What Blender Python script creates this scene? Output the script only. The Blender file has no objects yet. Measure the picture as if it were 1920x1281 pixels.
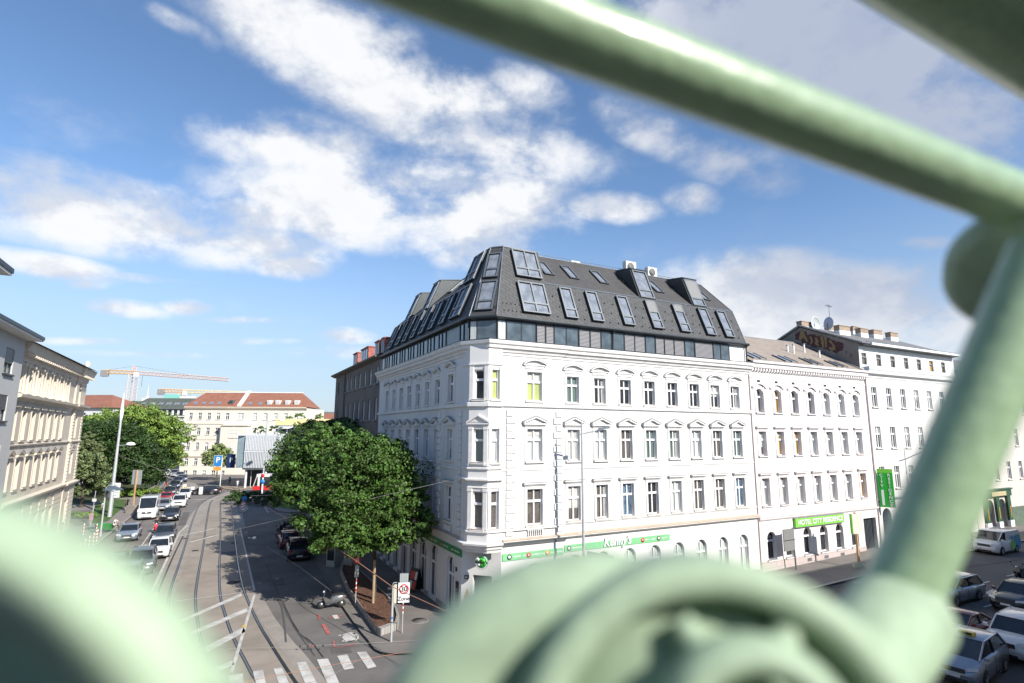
import bpy, bmesh, math, random
import numpy as np
from mathutils import Matrix, Vector
R = math.radians
random.seed(7)
rng = np.random.default_rng(7)
SC = bpy.context.scene
COL = SC.collection

# ---------------------------------------------------------------- camera
EYE = 11.0                      # eye height above the street, metres
FPX, IW, IH = 1030.0, 1920.0, 1281.0
PITCH, ROLL = math.atan(170.0 / FPX), R(0.25)
fw = Vector((0, math.cos(PITCH), math.sin(PITCH)))
up0 = Vector((0, -math.sin(PITCH), math.cos(PITCH)))
rt = Vector((1, 0, 0)) * math.cos(ROLL) + up0 * math.sin(ROLL)
up = up0 * math.cos(ROLL) - Vector((1, 0, 0)) * math.sin(ROLL)
CAM = Vector((0, 0, EYE))
cd = bpy.data.cameras.new('camera')
cam = bpy.data.objects.new('camera', cd)
COL.objects.link(cam)
cam.matrix_world = Matrix.Translation(CAM) @ Matrix((rt, up, -fw)).transposed().to_4x4()
cd.sensor_width = 36.0
cd.lens = FPX / IW * 36.0
cd.clip_start = 0.02
cd.clip_end = 4000
cd.dof.use_dof = True
cd.dof.focus_distance = 60.0
cd.dof.aperture_fstop = 1.8
cd.dof.aperture_blades = 0
SC.camera = cam

# ---------------------------------------------------------------- sun, sky, exposure
SUN_AZ, SUN_EL = 133.0, 33.0    # compass style: 0 = +Y, clockwise
sund = bpy.data.lights.new('sun', 'SUN')
sund.energy = 4.7
sund.angle = R(0.53)
sund.color = (1.0, 0.95, 0.87)
sun = bpy.data.objects.new('sun', sund)
COL.objects.link(sun)
sd = Vector((math.sin(R(SUN_AZ)) * math.cos(R(SUN_EL)), math.cos(R(SUN_AZ)) * math.cos(R(SUN_EL)), math.sin(R(SUN_EL))))
sun.rotation_euler = sd.to_track_quat('Z', 'Y').to_euler()
sun.location = (60, -60, 80)
SC.view_settings.view_transform = 'Standard'
SC.view_settings.look = 'None'
SC.view_settings.gamma = 1
SC.view_settings.exposure = 0.58
SC.cycles.use_denoising = True
SC.cycles.max_bounces = 6
SC.cycles.diffuse_bounces = 3
SC.cycles.glossy_bounces = 3
SC.cycles.transmission_bounces = 4
SC.cycles.sample_clamp_indirect = 6

W = bpy.data.worlds.new('World')
SC.world = W
W.use_nodes = True


def direction(px, py):
    return (fw * FPX + rt * (px - 960) - up * (py - 640.5)).normalized()


class NG:
    """tiny node-graph writer"""
    def __init__(s, tree):
        s.t = tree

    def n(s, kind, **kw):
        nd = s.t.nodes.new(kind)
        for k, v in kw.items():
            if k == 'ins':
                for kk, vv in v.items():
                    if hasattr(vv, 'is_output'):
                        s.t.links.new(vv, nd.inputs[kk])
                    else:
                        nd.inputs[kk].default_value = vv
            else:
                setattr(nd, k, v)
        return nd

    def m(s, op, a, b=None, c=None, clamp=False):
        nd = s.t.nodes.new('ShaderNodeMath')
        nd.operation = op
        nd.use_clamp = clamp
        for i, v in enumerate((a, b, c)):
            if v is None:
                continue
            if hasattr(v, 'is_output'):
                s.t.links.new(v, nd.inputs[i])
            else:
                nd.inputs[i].default_value = v
        return nd.outputs[0]

    def mix(s, f, a, b):
        nd = s.t.nodes.new('ShaderNodeMix')
        nd.data_type = 'RGBA'
        for i, v in ((0, f), (6, a), (7, b)):
            if hasattr(v, 'is_output'):
                s.t.links.new(v, nd.inputs[i])
            else:
                nd.inputs[i].default_value = v if i == 0 else (*v, 1)[:4]
        return nd.outputs[2]

    def ramp(s, f, lo, hi):
        nd = s.t.nodes.new('ShaderNodeMapRange')
        nd.interpolation_type = 'SMOOTHSTEP'
        s.t.links.new(f, nd.inputs[0])
        nd.inputs[1].default_value, nd.inputs[2].default_value = lo, hi
        return nd.outputs[0]


def build_sky():
    t = W.node_tree
    t.nodes.clear()
    g = NG(t)
    out = g.n('ShaderNodeOutputWorld')
    bg = g.n('ShaderNodeBackground')
    bg.inputs[1].default_value = 1.0
    t.links.new(bg.outputs[0], out.inputs[0])
    sky = g.n('ShaderNodeTexSky')
    sky.sky_type = 'NISHITA'
    sky.sun_disc = False
    sky.sun_elevation = R(SUN_EL)
    sky.sun_rotation = R(SUN_AZ)
    sky.altitude = 200
    sky.air_density = 1.0
    sky.dust_density = 0.25
    sky.ozone_density = 2.2
    co = g.n('ShaderNodeTexCoord').outputs['Generated']
    # small scale edges of the clouds: warped fractal noise on the direction vector
    def noise(scale, detail, rough, off, sx=1.0, sz=1.0, dist=0.15):
        mp = g.n('ShaderNodeMapping', ins={0: co})
        mp.inputs['Location'].default_value = off
        mp.inputs['Scale'].default_value = (sx, sx, sz)
        nz = g.n('ShaderNodeTexNoise', ins={'Vector': mp.outputs[0], 'Scale': scale, 'Detail': detail, 'Roughness': rough, 'Distortion': dist})
        return nz.outputs[0]
    n1 = noise(6.5, 11, 0.57, (3.1, 1.2, 0.4), 1, 1.5, 0.12)
    n1b = noise(6.5, 5, 0.57, (3.1 + 0.02, 1.2 - 0.02, 0.4 + 0.09), 1, 1.5, 0.12)
    n2 = noise(24.0, 6, 0.62, (8.1, 4.2, 2.4), 1, 1.3)
    n3 = noise(3.0, 3, 0.5, (1.7, 9.2, 5.4))
    # cloud banks: (px, py, rx, ry, tilt deg, weight)
    banks = [(830, 215, 250, 75, 20, 1.0), (700, 165, 95, 60, 15, .75), (930, 265, 130, 55, 15, .8),
             (770, 375, 265, 80, 4, 1.05), (860, 440, 160, 55, 8, .85), (600, 60, 210, 90, 18, .76),
             (560, 270, 160, 55, 6, .9), (190, 400, 240, 70, 14, .9), (370, 440, 220, 52, 10, .86),
             (480, 405, 90, 40, 0, .8), (15, 340, 65, 40, 20, .8), (545, 498, 66, 26, 5, .82),
             (245, 580, 75, 18, 8, .78), (345, 578, 48, 17, 0, .72), (105, 500, 110, 26, 12, .74), (165, 533, 40, 14, 0, .6),
             (1150, 390, 90, 27, 3, .9), (1298, 374, 54, 30, 0, .85), (1000, 180, 100, 45, 25, .7),
             (1380, 312, 120, 46, 12, .74), (1225, 245, 140, 42, 22, .7), (1500, 60, 420, 170, 15, .95),
             (1780, 210, 300, 130, 25, .8), (1130, 60, 220, 90, 20, .55), (1470, 585, 190, 82, 8, 1.2), (1700, 575, 190, 66, 4, 1.1),
             (1600, 650, 360, 52, 0, .7), (650, 630, 60, 18, 0, .7), (250, 520, 120, 12, 6, .5), (480, 600, 120, 9, 0, .5), (120, 640, 160, 10, 0, .5), (1740, 455, 50, 16, 0, .6), (1540, 492, 90, 14, 0, .5),
             (345, 45, 80, 26, 25, .45), (390, 70, 40, 30, 60, .4), (450, 640, 260, 10, 0, .38), (300, 665, 200, 9, 2, .36), (620, 660, 120, 20, 0, .42)]
    dens = None
    for (px, py, rx, ry, tilt, w) in banks:
        c = direction(px, py)
        k = FPX / math.hypot(FPX, math.hypot(px - 960, py - 640.5))
        e = direction(px + 4, py)
        ax = (e - c)
        ax = (ax - c * ax.dot(c)).normalized()
        ay = c.cross(ax)
        ca, sa = math.cos(R(tilt)), math.sin(R(tilt))
        u = ax * ca + ay * sa * (-1 if ay.z > 0 else 1)
        v = c.cross(u)
        sx, sy = rx / FPX * k, ry / FPX * k
        mu = g.n('ShaderNodeVectorMath', operation='DOT_PRODUCT', ins={0: co, 1: tuple(u / sx)}).outputs['Value']
        mv = g.n('ShaderNodeVectorMath', operation='DOT_PRODUCT', ins={0: co, 1: tuple(v / sy)}).outputs['Value']
        fr = g.n('ShaderNodeVectorMath', operation='DOT_PRODUCT', ins={0: co, 1: tuple(c)}).outputs['Value']
        q = g.m('ADD', g.m('MULTIPLY', mu, mu), g.m('MULTIPLY', mv, mv))
        d = g.m('SUBTRACT', w, g.m('MULTIPLY', q, 0.50))
        d = g.m('MULTIPLY', g.m('MAXIMUM', d, 0.0), g.m('GREATER_THAN', fr, 0.3))
        dens = d if dens is None else g.m('MAXIMUM', dens, d)
    # scattered clouds outside the photographed part of the sky
    sep = g.n('ShaderNodeSeparateXYZ', ins={0: co})
    back = g.m('MULTIPLY', g.m('LESS_THAN', sep.outputs[1], 0.15), g.ramp(n3, 0.56, 0.78))
    dens = g.m('MAXIMUM', dens, g.m('MULTIPLY', back, 0.8))
    bump = g.m('ADD', g.m('MULTIPLY', g.m('SUBTRACT', n1, 0.5), 5.4), g.m('MULTIPLY', g.m('SUBTRACT', n2, 0.5), 1.0))
    body = g.m('ADD', dens, g.m('MULTIPLY', bump, g.m('ADD', 0.22, g.m('MULTIPLY', dens, 0.42))))
    alpha = g.ramp(body, 0.04, 0.98)
    thick = g.ramp(body, 0.5, 1.25)
    # lit tops, greyer thick middles
    sh = g.ramp(g.m('SUBTRACT', n1, n1b), -0.10, 0.08)
    over = g.n('ShaderNodeVectorMath', operation='DOT_PRODUCT', ins={0: co, 1: tuple(direction(1750, 60))}).outputs['Value']
    grey = g.ramp(over, 0.875, 0.975)
    white = g.mix(sh, (0.47, 0.50, 0.56), (0.68, 0.685, 0.69))
    ccol = g.mix(g.m('MULTIPLY', thick, 0.25), white, (0.56, 0.58, 0.615))
    ccol = g.mix(g.m('MULTIPLY', grey, 0.85), ccol, (0.27, 0.315, 0.42))
    sk = g.n('ShaderNodeVectorMath', operation='MULTIPLY', ins={0: sky.outputs[0], 1: (0.101, 0.113, 0.123)}).outputs[0]
    # thin high veil that pales the lower sky
    veil = g.ramp(sep.outputs[2], 0.40, -0.02)
    sk = g.mix(g.m('MULTIPLY', veil, 0.82), sk, (0.34, 0.40, 0.49))
    fin = g.mix(g.m('MULTIPLY', alpha, 0.97), sk, ccol)
    t.links.new(fin, bg.inputs[0])


build_sky()

# ---------------------------------------------------------------- survey frame
# the corner house's two street fronts meet at Q; E1 runs along its right front, E2 along its left front
Q = Vector((-2.1117, 32.6524))
E1 = Vector((0.88295, 0.46947))
E2 = Vector((-0.46947, 0.88295))
ANG = R(28.0)


def local(x, y):
    d = Vector((x, y)) - Q
    return d.dot(E1), d.dot(E2)


def world(a, b):
    p = Q + E1 * a + E2 * b
    return p.x, p.y


def terrain(x, y):
    """the right hand street climbs gently away from the corner"""
    a = local(x, y)[0]
    return 0.0265 * min(max(a - 6.0, 0.0), 34.0)


def spot(px, py, dz=0.0):
    d = fw * FPX + rt * (px - 960) - up * (py - 640.5)
    z = dz
    for _ in range(12):
        t = (z - EYE) / d.z
        x, y = d.x * t, d.y * t
        z = terrain(x, y) + dz
    return Vector((x, y, z))


def height_at(px, py, P):
    """height of the point seen at (px,py) that stands above ground point P"""
    d = fw * FPX + rt * (px - 960) - up * (py - 640.5)
    return EYE + d.z * P[1] / d.y


def seen_at(px, py, depth):
    d = fw * FPX + rt * (px - 960) - up * (py - 640.5)
    return CAM + d * (depth / d.y)


# ---------------------------------------------------------------- materials
MATS = {}


def mat(name, col, rough=0.7, scale=3.0, amt=0.08, bump=0.0, bscale=None, metal=0.0, spec=0.5, coat=0.0, stretch=(1, 1, 1), stain=0.0, emit=0.0, island=0.0):
    if name in MATS:
        return MATS[name]
    m = bpy.data.materials.new(name)
    m.use_nodes = True
    t = m.node_tree
    g = NG(t)
    b = t.nodes['Principled BSDF']
    b.inputs['Roughness'].default_value = rough
    b.inputs['Metallic'].default_value = metal
    b.inputs['Specular IOR Level'].default_value = spec
    if coat:
        b.inputs['Coat Weight'].default_value = coat
        b.inputs['Coat Roughness'].default_value = 0.08
    c = None
    if amt or stain or bump:
        co = g.n('ShaderNodeTexCoord').outputs['Object']
        mp = g.n('ShaderNodeMapping', ins={0: co})
        mp.inputs['Scale'].default_value = stretch
        nz = g.n('ShaderNodeTexNoise', ins={'Vector': mp.outputs[0], 'Scale': scale, 'Detail': 5.0, 'Roughness': 0.6}).outputs[0]
        lo = tuple(x * (1 - amt) for x in col)
        hi = tuple(min(x * (1 + amt), 1.0) for x in col)
        c = g.mix(g.ramp(nz, 0.3, 0.7), lo, hi)
        if stain:
            n2 = g.n('ShaderNodeTexNoise', ins={'Vector': mp.outputs[0], 'Scale': scale * 0.23, 'Detail': 7.0, 'Roughness': 0.65}).outputs[0]
            c = g.mix(g.m('MULTIPLY', g.ramp(n2, 0.5, 0.72), stain), c, tuple(x * 0.45 for x in col))
        if bump:
            bn = g.n('ShaderNodeTexNoise', ins={'Vector': co, 'Scale': bscale or scale * 4, 'Detail': 4.0}).outputs[0]
            bp = g.n('ShaderNodeBump', ins={'Strength': bump, 'Distance': 0.02, 'Height': bn})
            t.links.new(bp.outputs[0], b.inputs['Normal'])
    if island:
        ri = g.n('ShaderNodeNewGeometry').outputs['Random Per Island']
        base = c if c is not None else (*col, 1)
        hs = g.n('ShaderNodeHueSaturation', ins={'Color': base, 'Value': g.m('ADD', 1 - island, g.m('MULTIPLY', ri, 2 * island)),
                                                'Hue': g.m('ADD', 0.485, g.m('MULTIPLY', ri, 0.03))})
        c = hs.outputs[0]
    if c is not None:
        t.links.new(c, b.inputs['Base Color'])
    else:
        b.inputs['Base Color'].default_value = (*col, 1)
    if emit:
        b.inputs['Emission Color'].default_value = (*col, 1)
        b.inputs['Emission Strength'].default_value = emit
    MATS[name] = m
    return m


def brickmat(name, c1, c2, mortar, bw, rh, ms=0.02, rot=0.0, plane='XZ', rough=0.8, off=0.5, bump=0.3, amt=0.25):
    """bricks, slates, tiles, paving: a brick pattern in one plane of the object"""
    if name in MATS:
        return MATS[name]
    m = bpy.data.materials.new(name)
    m.use_nodes = True
    t = m.node_tree
    g = NG(t)
    b = t.nodes['Principled BSDF']
    b.inputs['Roughness'].default_value = rough
    co = g.n('ShaderNodeTexCoord').outputs['Object']
    s = g.n('ShaderNodeSeparateXYZ', ins={0: co})
    i = {'X': 0, 'Y': 1, 'Z': 2}
    cx = s.outputs[i[plane[0]]]
    if len(plane) == 3:
        cx = g.m('ADD', s.outputs[0], s.outputs[1])
    v = g.n('ShaderNodeCombineXYZ', ins={0: cx, 1: s.outputs[i[plane[-1]]]})
    mp = g.n('ShaderNodeMapping', ins={0: v.outputs[0]})
    mp.inputs['Rotation'].default_value = (0, 0, rot)
    br = g.n('ShaderNodeTexBrick', offset=off, ins={'Vector': mp.outputs[0], 'Color1': (*c1, 1), 'Color2': (*c2, 1), 'Mortar': (*mortar, 1),
                                                    'Scale': 1.0, 'Mortar Size': ms, 'Brick Width': bw, 'Row Height': rh, 'Mortar Smooth': 0.2})
    nz = g.n('ShaderNodeTexNoise', ins={'Vector': co, 'Scale': 0.9, 'Detail': 6.0}).outputs[0]
    hs = g.n('ShaderNodeHueSaturation', ins={'Color': br.outputs[0], 'Value': g.m('ADD', 1 - amt, g.m('MULTIPLY', nz, 2 * amt))})
    t.links.new(hs.outputs[0], b.inputs['Base Color'])
    bp = g.n('ShaderNodeBump', invert=True, ins={'Strength': bump, 'Distance': 0.02, 'Height': br.outputs[1]})
    t.links.new(bp.outputs[0], b.inputs['Normal'])
    MATS[name] = m
    return m


M_WHITE = mat('white_render', (0.67, 0.66, 0.64), 0.85, 0.8, 0.03, 0.06, 9, stretch=(1, 1, .22), stain=0.22)
M_TRIM = mat('white_stucco_trim', (0.70, 0.68, 0.655), 0.8, 2.0, 0.07, 0.05, 14)
M_FRAME = mat('window_frame_white', (0.80, 0.80, 0.80), 0.4, 2, 0.02)
M_TIN = mat('tan_ledge_tin', (0.50, 0.38, 0.29), 0.55, 3, 0.12)
M_GLASS = mat('glass_dark', (0.035, 0.038, 0.042), 0.06, 1.1, 0.5, spec=0.8)
M_GLASSB = mat('glass_brown_blind', (0.13, 0.115, 0.10), 0.10, 1.1, 0.35, spec=0.7)
M_GLASSC = mat('glass_with_curtain', (0.50, 0.53, 0.51), 0.18, 7, 0.22, spec=0.7, stretch=(1, 1, .08))
M_GLASSG = mat('glass_green_grey', (0.12, 0.17, 0.155), 0.08, 2, 0.3, spec=0.8, stretch=(1, 1, .1))
M_GLASSBL = mat('glass_blue_poster', (0.10, 0.16, 0.23), 0.12, 6, 0.6, spec=0.7, stretch=(1, 1, .5))
M_YELLOW = mat('glass_yellow_green_curtain', (0.42, 0.47, 0.17), 0.2, 9, 0.22, spec=0.6, stretch=(1, 1, .06))
M_ORANGE = mat('glass_orange_curtain', (0.42, 0.24, 0.06), 0.2, 9, 0.25, spec=0.6, stretch=(1, 1, .06))
M_SLATE = brickmat('roof_slate', (0.066, 0.066, 0.068), (0.049, 0.05, 0.052), (0.027, 0.028, 0.03), 0.46, 0.30, 0.018, R(33), 'XYZ', 0.62, bump=0.5)
M_SLATEUP = brickmat('roof_slate_upper', (0.085, 0.08, 0.076), (0.067, 0.063, 0.061), (0.04, 0.038, 0.037), 0.30, 0.11, 0.012, 0, 'XYZ', 0.7, bump=0.5)
M_ANTH = mat('anthracite_metal', (0.035, 0.042, 0.048), 0.42, 2, 0.1, metal=0.3)
M_ANTHL = mat('grey_roof_metal', (0.20, 0.215, 0.225), 0.38, 2, 0.1, metal=0.5)
M_ATTG = mat('attic_glass', (0.075, 0.095, 0.11), 0.06, 1.2, 0.4, spec=0.9)
M_SKYG = mat('roof_window_glass', (0.20, 0.22, 0.25), 0.07, 1.4, 0.3, spec=1.0)
M_BLINDG = mat('grey_roller_blind', (0.20, 0.20, 0.195), 0.7, 2, 0.05)


def louvre():
    m = bpy.data.materials.new('louvre_blind')
    m.use_nodes = True
    g = NG(m.node_tree)
    b = m.node_tree.nodes['Principled BSDF']
    co = g.n('ShaderNodeTexCoord').outputs['Object']
    s = g.n('ShaderNodeSeparateXYZ', ins={0: co}).outputs[2]
    fr = g.m('FRACT', g.m('MULTIPLY', s, 11.0))
    m.node_tree.links.new(g.mix(g.m('GREATER_THAN', fr, 0.45), (0.33, 0.32, 0.33), (0.055, 0.055, 0.06)), b.inputs['Base Color'])
    b.inputs['Roughness'].default_value = 0.5
    return m


M_LOUV = louvre()
M_GREEN = None

# ---------------------------------------------------------------- mesh builder
class MB:
    def __init__(s):
        s.v, s.f, s.mi, s.mats, s.M, s.smooth = [], [], [], [], Matrix.Identity(4), []

    def mid(s, m):
        if m not in s.mats:
            s.mats.append(m)
        return s.mats.index(m)

    def add(s, vs, fs, m, smooth=False):
        o = len(s.v)
        s.v += [tuple(s.M @ Vector(p)) for p in vs]
        k = s.mid(m)
        for f in fs:
            s.f.append(tuple(i + o for i in f))
            s.mi.append(k)
            s.smooth.append(smooth)
        return s

    def box(s, x0, x1, y0, y1, z0, z1, m):
        vs = [(x, y, z) for z in (z0, z1) for y in (y0, y1) for x in (x0, x1)]
        return s.add(vs, [(0, 2, 3, 1), (4, 5, 7, 6), (0, 1, 5, 4), (2, 6, 7, 3), (0, 4, 6, 2), (1, 3, 7, 5)], m)

    def quad(s, a, b, c, d, m):
        return s.add([a, b, c, d], [(0, 1, 2, 3)], m)

    def poly(s, pts, m):
        return s.add(pts, [tuple(range(len(pts)))], m)

    def prism(s, pts, vec, m):
        n = len(pts)
        v = Vector(vec)
        vs = [tuple(p) for p in pts] + [tuple(Vector(p) + v) for p in pts]
        fs = [tuple(range(n - 1, -1, -1)), tuple(range(n, 2 * n))] + [(i, (i + 1) % n, (i + 1) % n + n, i + n) for i in range(n)]
        return s.add(vs, fs, m)

    def tube(s, pts, r, m, n=8, caps=True, smooth=True):
        pts = [Vector(p) for p in pts]
        rr = r if isinstance(r, (list, tuple)) else [r] * len(pts)
        vs, fs = [], []
        ref = None
        for i, p in enumerate(pts):
            d = (pts[min(i + 1, len(pts) - 1)] - pts[max(i - 1, 0)]).normalized()
            if ref is None:
                ref = Vector((0, 0, 1)) if abs(d.z) < 0.9 else Vector((1, 0, 0))
            a = d.cross(ref).normalized()
            b = a.cross(d).normalized()
            ref = b
            for k in range(n):
                t = 2 * math.pi * k / n
                vs.append(tuple(p + (a * math.cos(t) + b * math.sin(t)) * rr[i]))
        for i in range(len(pts) - 1):
            for k in range(n):
                fs.append((i * n + k, i * n + (k + 1) % n, (i + 1) * n + (k + 1) % n, (i + 1) * n + k))
        s.add(vs, fs, m, smooth)
        if caps:
            o = [tuple(vs[k]) for k in range(n)]
            e = [tuple(vs[(len(pts) - 1) * n + k]) for k in range(n)]
            s.add(o, [tuple(range(n))], m)
            s.add(e, [tuple(range(n - 1, -1, -1))], m)
        return s

    def lathe(s, prof, m, axis='Z', c=(0, 0, 0), n=24, smooth=True):
        """profile of (radius, height) turned about an axis through c"""
        vs, fs = [], []
        c = Vector(c)
        for (r, h) in prof:
            for k in range(n):
                t = 2 * math.pi * k / n
                a, b = r * math.cos(t), r * math.sin(t)
                p = {'Z': (a, b, h), 'Y': (a, h, b), 'X': (h, a, b)}[axis]
                vs.append(tuple(c + Vector(p)))
        for i in range(len(prof) - 1):
            for k in range(n):
                fs.append((i * n + k, i * n + (k + 1) % n, (i + 1) * n + (k + 1) % n, (i + 1) * n + k))
        return s.add(vs, fs, m, smooth)

    def sweep(s, path, prof, m, z=0.0, closed=False):
        """profile [(out, z)...] carried along a plan path with mitred corners; out is to the right of travel"""
        P = [Vector(p) for p in path]
        nrm = []
        for i in range(len(P) - 1):
            d = (P[i + 1] - P[i]).normalized()
            nrm.append(Vector((d.y, -d.x)))
        rows = []
        for i in range(len(P)):
            if i == 0:
                o = nrm[0]
            elif i == len(P) - 1:
                o = nrm[-1]
            else:
                a, b = nrm[i - 1], nrm[i]
                o = (a + b) / max(1 + a.dot(b), 0.3)
            rows.append([(P[i].x + o.x * w, P[i].y + o.y * w, z + h) for (w, h) in prof])
        n = len(prof)
        vs = [p for r_ in rows for p in r_]
        fs = []
        for i in range(len(P) - 1):
            for k in range(n - 1):
                fs.append((i * n + k, (i + 1) * n + k, (i + 1) * n + k + 1, i * n + k + 1))
        fs.append(tuple(range(n)))
        fs.append(tuple(range(len(vs) - 1, len(vs) - n - 1, -1)))
        return s.add(vs, fs, m)

    def mesh(s, name):
        me = bpy.data.meshes.new(name)
        me.from_pydata(s.v, [], s.f)
        for m in s.mats:
            me.materials.append(m)
        me.polygons.foreach_set('material_index', s.mi)
        me.polygons.foreach_set('use_smooth', s.smooth)
        me.update()
        return me

    def build(s, name, parent=None, M=None):
        return put(name, s.mesh(name), parent, M)


def put(name, mesh, parent=None, M=None):
    o = bpy.data.objects.new(name, mesh)
    COL.objects.link(o)
    if parent is not None:
        o.parent = parent
    if M is not None:
        o.matrix_local = M
    return o


def tag(o, label=None, cat=None, group=None, kind=None):
    for k, v in (('label', label), ('category', cat), ('group', group), ('kind', kind)):
        if v:
            o[k] = v
    return o


def thing(name, label, cat, loc=(0, 0, 0), rz=0.0, group=None):
    o = bpy.data.objects.new(name, None)
    o.empty_display_size = 0.3
    COL.objects.link(o)
    o.location = loc
    o.rotation_euler = (0, 0, rz)
    return tag(o, label, cat, group)


def copy_tree(o, parent=None):
    c = o.copy()
    COL.objects.link(c)
    if parent is not None:
        c.parent = parent
    for ch in list(o.children):
        copy_tree(ch, c)
    return c


def lettering(name, txt, parent, M, size, m, extrude=0.008, shear=0.0, align='CENTER', spacing=1.0):
    cu = bpy.data.curves.new(name, 'FONT')
    cu.body = txt
    cu.size = size
    cu.extrude = extrude
    cu.offset = size * .018
    cu.shear = shear
    cu.align_x = align
    cu.align_y = 'CENTER'
    cu.space_character = spacing
    cu.materials.append(m)
    tmp = bpy.data.objects.new(name, cu)
    COL.objects.link(tmp)
    dg = bpy.context.evaluated_depsgraph_get()
    me = bpy.data.meshes.new_from_object(tmp.evaluated_get(dg))
    bpy.data.objects.remove(tmp)
    o = bpy.data.objects.new(name, me)
    COL.objects.link(o)
    o.parent = parent
    o.matrix_local = M
    return o


def upright(x, y, z, ang=0.0):
    """lettering that stands on a front facing -Y of its frame"""
    return Matrix.Translation((x, y, z)) @ Matrix.Rotation(ang, 4, 'Z') @ Matrix.Rotation(R(90), 4, 'X')


def frame(x, y, ang=0.0):
    return Matrix.Translation((x, y, 0)) @ Matrix.Rotation(ang, 4, 'Z')


# ---------------------------------------------------------------- house fronts
def front(mb, x0, x1, z0, z1, holes, m, depth=0.22, y=0.0, mrev=None):
    """wall plate in the plane y, seen from -y, with real openings (x0,x1,z0,z1[,rise]) and their reveals"""
    mrev = mrev or m
    xs = sorted({x0, x1, *[h[0] for h in holes], *[h[1] for h in holes]})
    zs = sorted({z0, z1, *[h[2] for h in holes], *[h[3] for h in holes]})
    xs = [x for x in xs if x0 <= x <= x1]
    zs = [z for z in zs if z0 <= z <= z1]
    for i in range(len(xs) - 1):
        for j in range(len(zs) - 1):
            cx, cz = (xs[i] + xs[i + 1]) / 2, (zs[j] + zs[j + 1]) / 2
            if any(h[0] < cx < h[1] and h[2] < cz < h[3] for h in holes):
                continue
            mb.quad((xs[i], y, zs[j]), (xs[i + 1], y, zs[j]), (xs[i + 1], y, zs[j + 1]), (xs[i], y, zs[j + 1]), m)
    for h in holes:
        a, b, c, d = h[:4]
        rise = h[4] if len(h) > 4 else 0
        e = y + depth
        mb.quad((a, y, c), (a, y, d - rise), (a, e, d - rise), (a, e, c), mrev)
        mb.quad((b, y, c), (b, e, c), (b, e, d - rise), (b, y, d - rise), mrev)
        mb.quad((a, y, c), (a, e, c), (b, e, c), (b, y, c), mrev)
        if not rise:
            mb.quad((a, y, d), (b, y, d), (b, e, d), (a, e, d), mrev)
        else:
            n = 10
            w = (b - a) / 2
            pts = [((a + b) / 2 - w * math.cos(math.pi * k / n), d - rise + rise * math.sin(math.pi * k / n)) for k in range(n + 1)]
            for k in range(n):
                (xa, za), (xb, zb) = pts[k], pts[k + 1]
                mb.quad((xa, y, za), (xb, y, zb), (xb, y, d), (xa, y, d), m)
                mb.quad((xa, y, za), (xa, e, za), (xb, e, zb), (xb, y, zb), mrev)


WIN_CACHE = {}


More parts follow.
